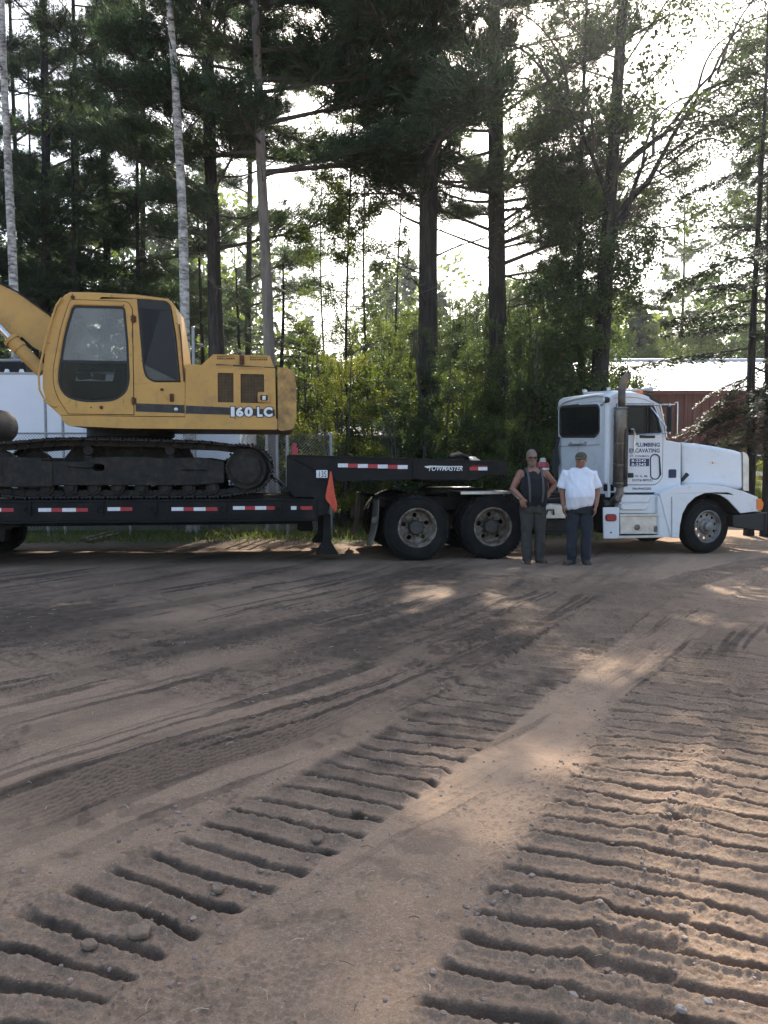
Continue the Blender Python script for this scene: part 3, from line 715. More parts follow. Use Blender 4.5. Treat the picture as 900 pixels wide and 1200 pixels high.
def drive_wheel(parent, fr, c, r, out=1, dual=True, name='wheel'):
    ri = r * 0.57
    mb = MB(); mb.lathe([(ri + .012, .035 * out), (ri + .016, .012 * out), (ri, .006 * out), (ri - .018, .02 * out), (ri - .03, .08 * out), (ri - .045, .19 * out), (ri - .06, .20 * out)], c, 40)
    p = rim_plate(c, ri - .05, .19, 5, .040, ri - .11, out); mb.add(p.v, p.f)
    w = mb.build(name, M['rim_white'], parent)
    hb = MB(); hb.lathe([(.125, .19 * out), (.12, .10 * out), (.10, .075 * out), (0, .07 * out)], c, 20)
    for k in range(10):
        a = 2 * math.pi * k / 10; q = (c[0] + .145 * math.cos(a), c[1], c[2] + .145 * math.sin(a)); hb.lathe([(0.017, .19 * out), (.016, .155 * out), (0, .15 * out)], q, 6)
    hb.build('hub', M['hub'], w)
    tyre_mb(c, r, .28, out).build('tyre', M['rubber'], w)
    if dual:
        c2 = (c[0], c[1] + .33 * out, c[2]); tyre_mb(c2, r, .27, out, 36).build('tyre', M['rubber'], w)
    return w
# trailer axle, mostly left of the picture
for px in (-62, -150):
    x, z = F.p(px, 605, 0.1)
    for d, o in ((0.12, 1), (2.48, -1)): drive_wheel(trailer, F, (x, d, 0.40), 0.41, o, False)
    MB().tube([(x, .3, .4), (x, 2.3, .4)], .06, 10).build('axle', M['black'], trailer)
mb = MB(); xx = F.p(4, 625, .3)[0]; mb.prism([(xx - .5, zb), (xx + .30, zb), (xx + .28, zb - .08), (xx + .05, zb - .14), (xx + .03, zb - .32), (xx - .5, zb - .32)], .25, .5); mb.build('axle_hanger', M['black'], trailer, .01)
# flag tied under the gooseneck
fl = thing('warning_flag', 'orange cloth warning flag hanging from the trailer gooseneck', 'flag', (F.p(389, 599)[0], -.05, F.p(389, 599)[1]), F)
rows = [(386.5, 388.5, 552), (385.5, 390, 562), (383, 391.5, 572), (381, 393, 583), (382, 394, 586), (388, 396, 593), (391, 393.5, 599.5)]
vs = []; nn = 8
for i, (a, b, y) in enumerate(rows):
    for j in range(nn + 1):
        t = j / nn; x, z = F.p(a + (b - a) * t, y, -.05); vs.append((x, -.05 + .022 * math.sin(t * 9 + i * .7) * (i / 6), z))
fs = [(i * (nn + 1) + j, i * (nn + 1) + j + 1, (i + 1) * (nn + 1) + j + 1, (i + 1) * (nn + 1) + j) for i in range(len(rows) - 1) for j in range(nn)]
co = MB().add(vs, fs).build('cloth', M['orange'], fl, sharp=None); so = co.modifiers.new('Solidify', 'SOLIDIFY'); so.thickness = .004
co.modifiers.new('Subdivision', 'SUBSURF').render_levels = 2
xa, za = F.p(387.5, 552, -.05); MB().tube([(xa, -.05, za), (xa - .02, -.03, za + .06), (xa - .03, 0, za + .10)], .006, 6).build('tie_cord', M['dark'], fl)
# crumpled sheet on the upper deck
cs = []
for i, (a, b, c_, d_) in enumerate([(549, 534.5, 551, 538.5), (553, 534.5, 556, 540.2), (557, 535.5, 561, 541.2), (561, 537.5, 565, 541.8), (565, 540.5, 566.5, 542.2)]):
    x, z = F.p(a, b, .9); cs.append((x, .9 + .05 * (i % 2), z)); x, z = F.p(c_, d_, .4); cs.append((x, .4, z - 0.005))
o = MB().add(cs, [(2 * i, 2 * i + 2, 2 * i + 3, 2 * i + 1) for i in range(4)]).build('metal_sheet', M['alu'], None, frame=F, base=(F.p(557, 541)[0], .6, F.p(557, 541, .6)[1])); o.modifiers.new('Solidify', 'SOLIDIFY').thickness = .01
tag(o, 'crumpled silver metal sheet lying on the upper deck of the trailer', 'sheet')
mb = MB(); x1, z1 = F.p(524, 537, 1.0); x2, z2 = F.p(552, 540, 1.0)
for k in range(5): mb.tube([(x1 + .02 * k, .8 + .07 * k, z1 + .015 + .02 * (k % 2)), ((x1 + x2) / 2, .85 + .07 * k, z1 + .05 + .012 * k), (x2 - .01 * k, .9 + .05 * k, z1 - .01)], .035, 7)
o = mb.build('tarp_roll', M['black'], None, frame=F, base=(x1, 1.0, z1 - .05)); tag(o, 'black bundle of rolled tarp on the upper deck beside the silver sheet', 'tarp')

# ================================================================ excavator on the trailer
M['grid'] = mat('dusty_grille_wire', (0.13, 0.085, 0.045), 0.8, var=0.3, vscale=14)
M['glass_reflection'] = mat('reflection_grey_glass', (0.20, 0.205, 0.205), 0.22, var=0.15, vscale=3)
def reflection_glass(name, dens, colr):  # grey in the colour imitates sky reflected in the panes
    m = bpy.data.materials.new(name); m.use_nodes = True; nt = m.node_tree; b = nt.nodes['Principled BSDF']; out = nt.nodes['Material Output']
    b.inputs['Base Color'].default_value = (*colr, 1); b.inputs['Roughness'].default_value = 0.08
    tr = nt.nodes.new('ShaderNodeBsdfTransparent'); tr.inputs[0].default_value = (.8, .83, .82, 1)
    mx = nt.nodes.new('ShaderNodeMixShader'); tc = nt.nodes.new('ShaderNodeTexCoord'); n = nt.nodes.new('ShaderNodeTexNoise'); n.inputs['Scale'].default_value = 2.5; n.inputs['Detail'].default_value = 6
    mr = nt.nodes.new('ShaderNodeMapRange'); mr.inputs[1].default_value = .3; mr.inputs[2].default_value = .7; mr.inputs[3].default_value = dens - .12; mr.inputs[4].default_value = dens + .12
    nt.links.new(tc.outputs['Object'], n.inputs['Vector']); nt.links.new(n.outputs['Fac'], mr.inputs[0]); nt.links.new(mr.outputs[0], mx.inputs[0])
    nt.links.new(tr.outputs[0], mx.inputs[1]); nt.links.new(b.outputs[0], mx.inputs[2]); nt.links.new(mx.outputs[0], out.inputs['Surface'])
    return m
M['glass_cab'] = reflection_glass('reflection_cab_glass', .55, (.25, .25, .243))
M['glass_rear'] = reflection_glass('reflection_rear_glass', .55, (.085, .087, .085))
M['glass_low'] = glass_mat('low_cab_glass', (.5, .52, .5), .25)
ex = thing('excavator', 'yellow crawler excavator marked 160LC chained on the lowbed trailer', 'excavator', (F.p(190, 583)[0], 1.3, zt), F)
def place(name, me, parent, loc, rot=(0, 0, 0)):
    o = bpy.data.objects.new(name, me); COL.objects.link(o); o.parent = parent; b = BASE[parent.name]; o.location = Vector(loc) - b; o.rotation_euler = rot; BASE[o.name] = b; return o
DT = .06
def shoe_mesh():
    mb = MB(); mb.prism([(-.079, -.012), (.088, -.012), (.088, .004), (.075, .012), (.072, .034), (.060, .034), (.056, .012), (.012, .012), (.008, .030), (-.004, .030), (-.008, .012), (-.052, .012), (-.056, .034), (-.068, .034), (-.072, .012), (-.079, .008)], 0, .6)
    return mb.mesh('track_shoe', M['steel'])
SHOE = shoe_mesh()
def loop_pts(n):
    sx, sz = F.p(288, 549.5, DT); ix, iz = F.p(-10, 551, DT); r1, r2 = .375, .385
    pts = [F.p(x, 582.2, DT) for x in (24, 60, 120, 180, 230, 256)]
    pts = [(a, zt + .040) for a, b in pts]
    for a in range(-66, 84, 12): pts.append((sx + r1 * math.cos(R(a)), sz + r1 * math.sin(R(a))))
    for x, y in ((274, 522.5), (240, 518.5), (200, 517), (150, 515.5), (100, 514.5), (60, 515), (20, 518.5)): pts.append(F.p(x, y, DT))
    for a in range(98, 250, 12): pts.append((ix + r2 * math.cos(R(a)), iz + r2 * math.sin(R(a))))
    pts.append(pts[0]); P = [Vector(p) for p in pts]
    L = [0]
    for a, b in zip(P[:-1], P[1:]): L.append(L[-1] + (b - a).length)
    out = []
    for k in range(n):
        s = L[-1] * k / n; i = max(j for j in range(len(L)) if L[j] <= s); i = min(i, len(P) - 2); t = (s - L[i]) / (L[i + 1] - L[i])
        out.append((P[i].lerp(P[i + 1], t), s))
    res = []
    for k in range(n):
        d = (out[(k + 1) % n][0] - out[k - 1][0]); res.append((out[k][0], math.atan2(d.y, d.x)))
    return res, L[-1]
NS = 52
LOOP, LL = loop_pts(NS)
sx, sz = F.p(288, 549.5, DT); ix, iz = F.p(-10, 551, DT)
for d0 in (DT, 1.94):
    for p, a in LOOP: place('track_shoe', SHOE, ex, (p.x, d0, p.y), (0, math.pi - a, 0) if False else (0, -(a + math.pi), 0))
    mb = MB()
    for k, (p, a) in enumerate(LOOP):
        q = LOOP[(k + 1) % NS][0]; m = p.lerp(q, .5); t = (q - p).normalized(); n = Vector((-t.y, t.x)); c = m + n * .055
        for dd in (.2, .36): mb.obox((c.x, d0 + dd, c.y), (t.x * .085, 0, t.y * .085), (0, .02, 0), (n.x * .042, 0, n.y * .042))
        mb.tube([(p.x + n.x * .05, d0 + .16, p.y + n.y * .05), (p.x + n.x * .05, d0 + .42, p.y + n.y * .05)], .024, 6)
    mb.build('track_chain', M['steel'], ex, sharp=30)
    # frame, sprocket, idler, rollers
    fo = F.o_([(-14, 535), (46, 537), (47, 541), (100, 541), (110, 536), (150, 535), (190, 537), (232, 536), (262, 541), (262, 566), (225, 569), (60, 569), (44, 569), (-14, 571)], DT)
    hole = rpoly(F.o_([(107, 544), (121, 544), (121, 552), (107, 552)], DT), .05)
    mb = MB(); mb.prism(fo, d0 + .07, d0 + .5, [hole])
    mb.box(*sorted((F.p(45, 0, DT)[0], F.p(-14, 0, DT)[0])), d0 + .045, d0 + .07, F.p(0, 571, DT)[1], F.p(0, 542, DT)[1])
    mb.prism(F.o_([(78, 543), (104, 543), (110, 546), (104, 549), (78, 547)], DT), d0 + .04, d0 + .08)
    mb.prism(F.o_([(212, 548), (243, 548), (243, 551), (212, 551)], DT), d0 + .04, d0 + .08)
    mb.build('track_frame', M['steel'], ex, .012)
    mb = MB(); mb.lathe([(.29, .03), (.31, .0), (.29, -.0), (.27, .02), (.24, .015), (.23, -.01), (.10, -.02), (0, -.02)], (sx, d0 + .1, sz), 32)
    for k in range(21):
        a = 2 * math.pi * k / 21; e = Vector((math.cos(a), 0, math.sin(a))); t = Vector((-math.sin(a), 0, math.cos(a))); mb.obox(Vector((sx, d0 + .28, sz)) + e * .30, e * .05, (0, .035, 0), t * .02)
    mb.lathe([(0, .05), (.30, .05), (.30, .35), (0, .35)], (sx, d0 + .1, sz), 32)
    for k in range(12):
        a = 2 * math.pi * k / 12; mb.lathe([(.016, .0), (.014, -.022), (0, -.022)], (sx + .19 * math.cos(a), d0 + .098, sz + .19 * math.sin(a)), 6)
    mb.build('sprocket', M['steel'], ex)
    mb = MB(); mb.lathe([(0, 0), (.12, 0), (.16, .05), (.28, .05), (.31, .08), (.31, .30), (0, .30)], (ix, d0 + .1, iz), 28); mb.build('idler', M['steel'], ex)
    for px in (52, 80, 108, 136, 164, 192, 220, 248):
        x, z = F.p(px, 573, DT); mb = MB(); mb.lathe([(0, 0), (.06, 0), (.065, .03), (.10, .03), (.10, .09), (.075, .1), (.075, .3), (.1, .31), (.1, .36), (0, .37)], (x, d0 + .1, z + .015), 16); mb.build('track_roller', M['steel'], ex)
    for px in (100, 197):
        x, z = F.p(px, 527, DT); mb = MB(); mb.lathe([(0, 0), (.07, 0), (.08, .03), (.08, .2), (0, .2)], (x, d0 + .16, z - .01), 14); mb.box(x - .05, x + .05, d0 + .2, d0 + .4, z - .2, z); mb.build('carrier_roller', M['steel'], ex)
xa, za = F.p(60, 560, .7); xb, zb2 = F.p(230, 520, .7)
MB().prism([(xa, za), (xb, za), (xb - .3, zb2), (xa + .4, zb2)], .62, 2.0).build('carbody', M['steel'], ex, .02)
xc, z0 = F.p(154, 516, 1.3); z1 = F.p(154, 500, 1.3)[1]
mb = MB(); mb.lathe([(0, z0 - .15), (.66, z0 - .15), (.66, z0 + .04), (.70, z0 + .05), (.70, z1 - .04), (.62, z1 - .03), (.62, z1 + .1), (0, z1 + .1)], (xc, 1.3, 0), 40, 'z'); mb.build('swing_bearing', M['black'], ex)
# upper structure
DH = .08
sk = rpoly(F.o_([(70, 487), (325, 490.5), (325, 503.5), (150, 502), (79, 499)], DH), [.01, .02, .03, 0, .05])
MB().prism(sk, DH - .01, 2.50).build('skirt', M['yellow'], ex, .035, 3)
eng = F.o_([(217.5, 427), (322.5, 431.5), (323.5, 491.5), (217, 489.5)], DH)
g1 = rpoly(F.o_([(255, 436.8), (273.6, 437.2), (273.8, 471.8), (255.2, 471.4)], DH), .008, 2)
g2 = rpoly(F.o_([(281.8, 438), (309.4, 438.6), (309.8, 472.6), (282, 472)], DH), .008, 2)
slots = []
for i in range(8): slots.append(F.o_([(254.5 + i * 2.4, 427.6), (255.8 + i * 2.4, 427.7), (256.3 + i * 2.4, 431.2), (255.0 + i * 2.4, 431.1)], DH))
for i in range(12): slots.append(F.o_([(281 + i * 2.45, 429.6), (282.3 + i * 2.45, 429.7), (282.8 + i * 2.45, 433.2), (281.5 + i * 2.45, 433.1)], DH))
mb = MB(); mb.prism(eng, DH, DH + .05, [g1, g2] + slots)
dr = MB().prism(F.o_([(217.5, 427), (323, 431.5), (324, 491.5), (217, 489.5)], DH), DH + .12, 2.45)
body = mb.build('engine_door', M['yellow'], ex, .0)
dr.build('engine_cover', M['yellow'], ex, .03)
e2 = F.o_([(217.5, 427), (322.5, 431.5)], DH); MB().prism([(e2[0][0], e2[0][1] - .02), (e2[1][0], e2[1][1] - .02), (e2[1][0], e2[1][1] + .004), (e2[0][0], e2[0][1] + .004)], DH + .004, DH + .13).build('cover_lip', M['yellow'], ex, .012)
def mesh_grid(a, b, nx, nz, d, r, m, parent, name):
    (x0, z0), (x1, z1) = a, b; mb = MB()
    for i in range(nx + 1): x = x0 + (x1 - x0) * i / nx; mb.box(x - r, x + r, d, d + .012, z1, z0)
    for j in range(nz + 1): z = z1 + (z0 - z1) * j / nz; mb.box(x0, x1, d + .001, d + .011, z - r, z + r)
    return mb.build(name, m, parent)
MB().prism(F.o_([(253, 426), (324, 430), (324, 474), (253, 474)], DH), DH + .055, DH + .115).build('radiator', M['dark'], ex)
mesh_grid(F.p(255, 436.8, DH), F.p(273.7, 471.6, DH), 11, 20, DH + .02, .0045, M['grid'], ex, 'grille')
mesh_grid(F.p(281.8, 438.2, DH), F.p(309.6, 472.4, DH), 16, 20, DH + .02, .0045, M['grid'], ex, 'grille')
# bonnet with two rows of square openings
bo = F.o_([(236, 427.8), (250, 415), (316, 416.8), (322, 431)], .2)
hs = []
for x0, nxx, y0 in ((254.5, 8, 416.8), (293, 8, 418.0)):
    for i in range(nxx):
        for j in range(2):
            xx, yy = x0 + i * 2.65, y0 + j * 2.6; hs.append(F.o_([(xx, yy), (xx + 1.75, yy), (xx + 1.75, yy + 1.8), (xx, yy + 1.8)], .2))
mb = MB(); mb.prism(bo, .2, .23, hs); mb.prism(bo, 1.6, 1.63); mb.prism([bo[1], bo[2], (bo[2][0], bo[2][1] - .03), (bo[1][0], bo[1][1] - .03)], .23, 1.6); mb.prism([bo[0], bo[1], (bo[1][0] + .02, bo[1][1] - .03), (bo[0][0] + .04, bo[0][1])], .23, 1.6); mb.prism([bo[2], bo[3], (bo[3][0] - .03, bo[3][1]), (bo[2][0] - .03, bo[2][1] - .03)], .23, 1.6)
mb.build('bonnet', M['yellow'], ex, .008)
MB().prism(F.o_([(246, 417), (314, 418.5), (316, 430), (242, 427)], .23), .27, .31).build('bonnet_core', M['dark'], ex)
x, z = F.p(283.5, 421, .19); mb = MB(); mb.box(x - .035, x + .035, .16, .2, z - .08, z + .06); mb.tube([(x - .03, .15, z - .05), (x + .03, .15, z + .02)], .015, 6); mb.build('latch', M['rust'], ex, .006)
# counterweight
cw = rpoly(F.o_([(325.5, 430.5), (338, 431.5), (344.5, 436), (347.3, 450), (347.5, 490), (344, 503), (329, 505), (325.5, 503)], DH), [.01, .06, .08, .12, .1, .06, .02, 0])
MB().prism(cw, DH - .01, 2.5).build('counterweight', M['yellow_worn'], ex, .07, 4)
# stripe, latch plate and number
def strip(pts, d, name, m, parent, th=.004): return MB().prism(F.o_(pts, d), d - th, d + .002).build(name, m, parent)
strip([(217.8, 475.2), (322, 480), (322.5, 487.8), (217.6, 484.6)], DH, 'stripe', M['stripe'], body)
lp = MB().prism(rpoly(F.o_([(302, 459.5), (317, 459.8), (317, 472), (302, 471.8)], DH), .03), DH - .03, DH).build('latch_plate', M['yellow_worn'], ex, .008)
mb = MB(); q = F.o_([(305, 463), (314, 463.2), (314, 469.6), (305, 469.4)], DH); mb.prism(rpoly(q, .02), DH - .034, DH - .026); lr = mb.build('latch_recess', M['trim'], lp)
q = F.o_([(307.5, 464), (311.5, 464), (311.5, 469), (307.5, 469)], DH); MB().prism(q, DH - .045, DH - .03).build('latch_handle', M['alu'], lp, .004)
x, z = F.p(270.5, 488.3, DH); x2, z2 = F.p(319, 477.0, DH)
vs, fs = text_mesh('160LC', (z2 - z), (x2 - x), .05)
for ch, a0, a1 in (('1', 270.6, 275.0), ('6', 276.6, 285.4), ('0', 286.6, 296.4), ('L', 301.4, 307.6), ('C', 309.0, 319.4)):
    cx0, cx1 = F.p(a0, 488, DH)[0], F.p(a1, 488, DH)[0]
    letter('number', ch, cx0 - .012, z - .012, DH - .008, (z2 - z) + .024, cx1 - cx0 + .024, M['stripe'], body, .11)
    letter('number', ch, cx0, z, DH - .0105, z2 - z, cx1 - cx0, M['letter_white'], body, .055)
# cab
DC = .09
cab_o = F.o_([(81, 343), (84, 342.3), (156.5, 345.5), (196, 350.6), (201, 353), (205, 358.5), (208.5, 377), (214, 413), (217, 447), (217, 488.3), (70, 486.6), (55, 473), (50, 455), (50, 438), (52.6, 413), (61, 377), (71, 351), (76, 345.5)], DC)
win = rpoly(F.o_([(87.5, 357.5), (146.5, 359), (150.3, 400), (152.2, 447), (148, 461), (134, 470.5), (98, 471.8), (77, 466), (68, 452.5), (67.8, 436), (75.3, 389), (84, 361)], DC), [.05, .07, .05, .12, .1, .15, .2, .15, .15, .15, .2, .04])
rwin = rpoly(F.o_([(160.5, 350), (195, 352.5), (200.5, 358), (206.6, 394), (211.8, 448), (180, 448), (171, 443), (167.3, 432)], DC), [.01, .05, .06, 0.1, .015, .06, .06, .06])
cab = bpy.data.objects.new('cab', None)
MB_c = MB(); MB_c.prism(cab_o, DC, DC + .045, [win, rwin]); cab = MB_c.build('cab', M['yellow'], ex, .012)
off = offset_poly(cab_o, .05)
k = len(cab_o)
mb = MB()
def seg(i0, i1):
    idx = list(range(i0, i1 + 1)); return [cab_o[i % k] for i in idx] + [off[i % k] for i in idx[::-1]]
mb.prism(seg(0, 4), DC + .045, 1.08); mb.prism(seg(4, 9), DC + .045, 1.08); mb.prism(seg(9, 11), DC + .045, 1.08)
mb.build('cab_shell', M['yellow'], cab, .02)
mb = MB(); mb.prism(cab_o, 1.08, 1.12, [win]); mb.build('far_side', M['yellow'], cab)
MB().prism(seg(12, 17), DC + .10, 1.03).build('windscreen', M['glass_cab'], cab)
mb = MB(); mb.prism(win, DC + .012, DC + .03, [offset_poly(win, .035)]); mb.build('window_seal', M['trim'], cab)
mb = MB(); mb.prism(rwin, DC + .012, DC + .03, [offset_poly(rwin, .03)]); mb.prism(F.o_([(161, 351), (200, 354.5), (202, 363.5), (162, 361.5)], DC), DC + .008, DC + .022); mb.build('window_seal', M['trim'], cab)
wi = offset_poly(win, .03)
cut = F.p(110, 423.5, DC)[1]
def clip_poly(pts, zc, keep_up):
    out = []; n = len(pts)
    for i in range(n):
        a, b = pts[i], pts[(i + 1) % n]; ina, inb = (a[1] >= zc) == keep_up, (b[1] >= zc) == keep_up
        if ina: out.append(a)
        if ina != inb: t = (zc - a[1]) / (b[1] - a[1]); out.append((a[0] + t * (b[0] - a[0]), zc))
    return out
MB().prism(clip_poly(wi, cut, True), DC + .018, DC + .024).build('window_pane', M['glass_cab'], cab)
MB().prism(clip_poly(wi, cut, False), DC + .018, DC + .024).build('window_pane', M['glass_low'], cab)
MB().prism(offset_poly(rwin, .02), DC + .018, DC + .024).build('rear_pane', M['glass_rear'], cab)
a, b = F.p(70, 423, DC), F.p(151, 424.5, DC); MB().box(a[0] + .02, b[0], DC + .01, DC + .03, b[1] - .022, b[1] + .02).build('window_bar', M['trim'], cab)
# door seam, hinges, bolts, stripe on the cab
dl = rpoly(F.o_([(82, 350.5), (150, 353), (155.5, 361), (157.5, 486.5), (80, 485.5), (64.5, 462), (61, 438), (71, 383)], DC), [.05, .08, .05, .01, .02, .15, .2, .2])
mb = MB(); mb.prism(dl, DC - .004, DC + .002, [offset_poly(dl, .010)]); mb.build('door_seam', M['dark'], cab)
MB().prism(offset_poly(dl, .010), DC - .012, DC + .004, [offset_poly(win, -.012)]).build('door', M['yellow'], cab, .005)
for y in (374, 470): x, z = F.p(156.5, y, DC); mb = MB(); mb.tube([(x, DC - .02, z - .06), (x, DC - .02, z + .06)], .016, 8); mb.box(x - .04, x + .04, DC - .012, DC, z - .045, z + .045); mb.build('hinge', M['rust'], cab)
strip([(159, 472.6), (216, 474.6), (216.5, 484.2), (159, 482.2)], DC, 'stripe', M['stripe'], cab)
for px, py, r in ((119, 477.5, .028), (107, 477.5, .010), (190, 456.5, .022), (206.5, 480, .03), (85.5, 348.5, .03)):
    x, z = F.p(px, py, DC); mb = MB(); mb.lathe([(r, 0), (r, -.02), (r * .5, -.028), (0, -.028)], (x, DC, z), 12); mb.build('bolt', M['rust'] if px != 206.5 else M['alu'], cab)
x, z = F.p(201.5, 466, DC); mb = MB(); mb.box(x - .03, x + .03, DC - .025, DC, z - .06, z + .06); mb.box(x - .012, x + .012, DC - .045, DC - .02, z - .05, z + .05); mb.build('door_lock', M['rust'], cab, .006)
mb = MB(); mb.tube([F.p(p[0], p[1], DC)[:1] + (DC - .03,) + F.p(p[0], p[1], DC)[1:] for p in ((73, 349.5), (67, 358), (61, 375), (54, 400), (49.5, 421), (46, 440), (47, 457), (54, 470), (62, 475.5), (67, 476.5))], .016, 8); mb.build('grab_rail', M['yellow'], cab)
mb = MB(); mb.tube([F.p(p[0], p[1], DC)[:1] + (DC - .01,) + F.p(p[0], p[1], DC)[1:] for p in ((210, 380), (212, 395), (215.5, 440), (216, 447))], .012, 6); mb.build('drip_rail', M['rust'], cab)
mb = MB(); mb.prism(F.o_([(80, 341.6), (100, 341.6), (157, 344.3), (197, 349.5), (197, 351), (80, 343.6)], DC), DC + .03, 1.05); mb.build('roof_skin', M['yellow_worn'], cab, .01)
# cab interior
x, z = F.p(120, 470, .6); mb = MB(); mb.box(x - .28, x + .25, .38, .88, z - .1, z + .16); mb.prism([(x + .16, z + .1), (x + .30, z + .1), (x + .42, z + .75), (x + .30, z + .78)], .40, .86); mb.build('driver_seat', M['seat'], cab, .05, 3)
x, z = F.p(98, 468, .25); mb = MB(); mb.box(x - .2, x + .5, .25, .36, z + .02, z + .28); mb.build('side_console', M['seat'], cab, .03)
x, z = F.p(92, 441, .3); mb = MB(); mb.obox((x + .1, .24, z), (.10, 0, .015), (0, .02, 0), (-.02, 0, .05)); mb.obox((x + .32, .24, z - .01), (.09, 0, -.01), (0, .02, 0), (.01, 0, .05)); mb.build('operator_papers', M['paper'], cab)
mb = MB(); a = F.p(118.5, 361, DC); b = F.p(112.5, 422, DC); mb.tube([(a[0], DC + .2, a[1]), (b[0], DC + .2, b[1])], .028, 8); mb.build('inner_post', M['paper'], cab)
mb = MB(); a = F.p(84, 388, DC); b = F.p(127, 416, DC); mb.tube([(a[0], DC + .10, a[1]), ((a[0] + b[0]) / 2, DC + .10, (a[1] + b[1]) / 2), (b[0], DC + .10, b[1])], .010, 6); a = F.p(97, 395, DC); b = F.p(122, 413, DC); mb.tube([(a[0], DC + .095, a[1]), (b[0], DC + .095, b[1])], .013, 6); mb.build('wiper', M['paper'], cab)
# boom, cylinder, arm and bucket (mostly left of the picture)
DB = 1.15
bm_o = F.o_([(62, 380), (60, 371), (22, 344.5), (0, 333), (-60, 306), (-150, 296), (-230, 330), (-236, 350), (-222, 356), (-150, 338), (-70, 352), (0, 386), (52, 414), (66, 424), (80, 420)], DB)
bo = MB().prism(rpoly(bm_o, .08), DB, DB + .42).build('boom', M['yellow'], ex, .015)
mb = MB(); mb.tube([(lambda q: (q[0], DB - .015, q[1]))(F.p(*p, DB)) for p in ((70, 381), (58, 369), (22, 343), (0, 331.5), (-60, 304))], .014, 6); mb.build('hydraulic_pipe', M['steel'], bo)
mb = MB(); mb.tube([(lambda q: (q[0], DB - .02, q[1]))(F.p(*p, DB)) for p in ((25, 396), (38, 408), (50, 424), (56, 442))], .022, 7); mb.build('hydraulic_hose', M['black'], bo)
cyl = MB(); c = [F.p(*p, DB - .14) for p in ((12, 397), (50, 436))]; cyl.tube([(p[0], DB - .14, p[1]) for p in c], .105, 16); c2 = F.p(15, 400, DB - .14); c3 = F.p(24, 409, DB - .14); cyl.tube([(c[0][0], DB - .14, c[0][1]), (c2[0], DB - .14, c2[1])], .125, 16); cyl.tube([(F.p(21, 406, DB - .14)[0], DB - .14, F.p(21, 406, DB - .14)[1]), (c3[0], DB - .14, c3[1])], .12, 16)
cy = cyl.build('boom_cylinder', M['yellow'], ex)
mb = MB(); c = [F.p(*p, DB - .14) for p in ((-40, 341), (14, 399))]; mb.tube([(p[0], DB - .14, p[1]) for p in c], .055, 14); mb.build('cylinder_rod', M['chrome'], cy)
MB().prism(rpoly(F.o_([(-236, 345), (-215, 335), (-120, 440), (-40, 505), (-44, 522), (-60, 520), (-150, 462)], 1.2), .06), 1.2, 1.5).build('arm', M['yellow'], ex, .015)
bx, bz = F.p(-23, 498, .95)
mb = MB(); out = [(bx + .29 * math.cos(R(a)), bz + .29 * math.sin(R(a))) for a in range(-110, 130, 12)]; inn = [(bx + .25 * math.cos(R(a)), bz + .25 * math.sin(R(a))) for a in range(118, -112, -12)]
mb.prism(out + inn, .95, 1.85); mb.prism([(bx + .27 * math.cos(R(a)), bz + .27 * math.sin(R(a))) for a in range(-110, 250, 14)] , .95, .99); mb.prism([(bx + .27 * math.cos(R(a)), bz + .27 * math.sin(R(a))) for a in range(-110, 250, 14)], 1.81, 1.85)
mb.build('bucket', mat('scoured_bucket_steel', (.10, .085, .075), .6, metal=.3, var=.4, vscale=7, col2=(.05, .035, .03), amount=.5, nscale=6), ex, .01)

# ================================================================ white tractor unit
tr = thing('truck_tractor', 'white conventional day cab truck tractor coupled to the lowbed trailer', 'truck', (Q.p(660, 640)[0], 1.2, 0), Q)
def QP(px, py, d): x, z = Q.p(px, py, d); return (x, d, z)
DCB = .24
XB = Q.p(713, 520, DCB)[0]
DF = Q.px(654.5, 520, XB)[0]             # far side of the cab's rear wall
CW = DF
zc0 = Q.p(740, 578, DCB)[1]
# wheels
drives = []
for px, py in ((489.5, 619.6), (578, 618.8)):
    x, z = Q.p(px, py, 0.0); z = .53
    drive_wheel(tr, Q, (x, 0.0, z), .535, 1); drive_wheel(tr, Q, (x, 2.44, z), .535, -1); drives.append((x, z))
    mb = MB(); mb.tube([(x, .5, z), (x, 1.95, z)], .08, 10); mb.ball((x, 1.22, z), .22, .25, .22); mb.build('drive_axle', M['black'], tr)
# steer wheels, turned to the left
for d, o in ((0.10, 1), (2.36, -1)):
    x, z = Q.p(830, 620.3, 0.10); z = max(z, .47); rw = .47
    w = bpy.data.objects.new('steer_wheel', None)
    c = (0, 0, 0)
    mb = MB(); ri = rw * .57
    mb.lathe([(ri + .012, .04 * o), (ri + .018, .012 * o), (ri, .004 * o), (ri - .02, .03 * o), (ri - .035, .07 * o), (ri - .045, .075 * o)], c, 40)
    p = rim_plate(c, ri - .035, .07, 10, .026, ri - .07, o); mb.add(p.v, p.f)
    wm = mb.mesh('steer_wheel', M['rim_alu']); wo = place('wheel', wm, tr, (x, d, z), (0, 0, R(9)))
    BASE[wo.name] = Vector((0, 0, 0))
    hb = MB(); hb.lathe([(.14, .07 * o), (.13, .045 * o), (.085, .03 * o), (.08, -.03 * o), (.05, -.05 * o), (0, -.05 * o)], c, 20)
    for k in range(10): a = 2 * math.pi * k / 10; hb.lathe([(.016, .07 * o), (.014, .03 * o), (0, .025 * o)], (.115 * math.cos(a), 0, .115 * math.sin(a)), 6)
    hb.build('hub', M['rim_alu'], wo); tyre_mb(c, rw, .27, o, 0).build('tyre', M['rubber'], wo)
    fx, fz = x, z
mb = MB(); mb.tube([(fx, .3, fz), (fx, 2.2, fz)], .05, 8); mb.build('front_axle', M['black'], tr)
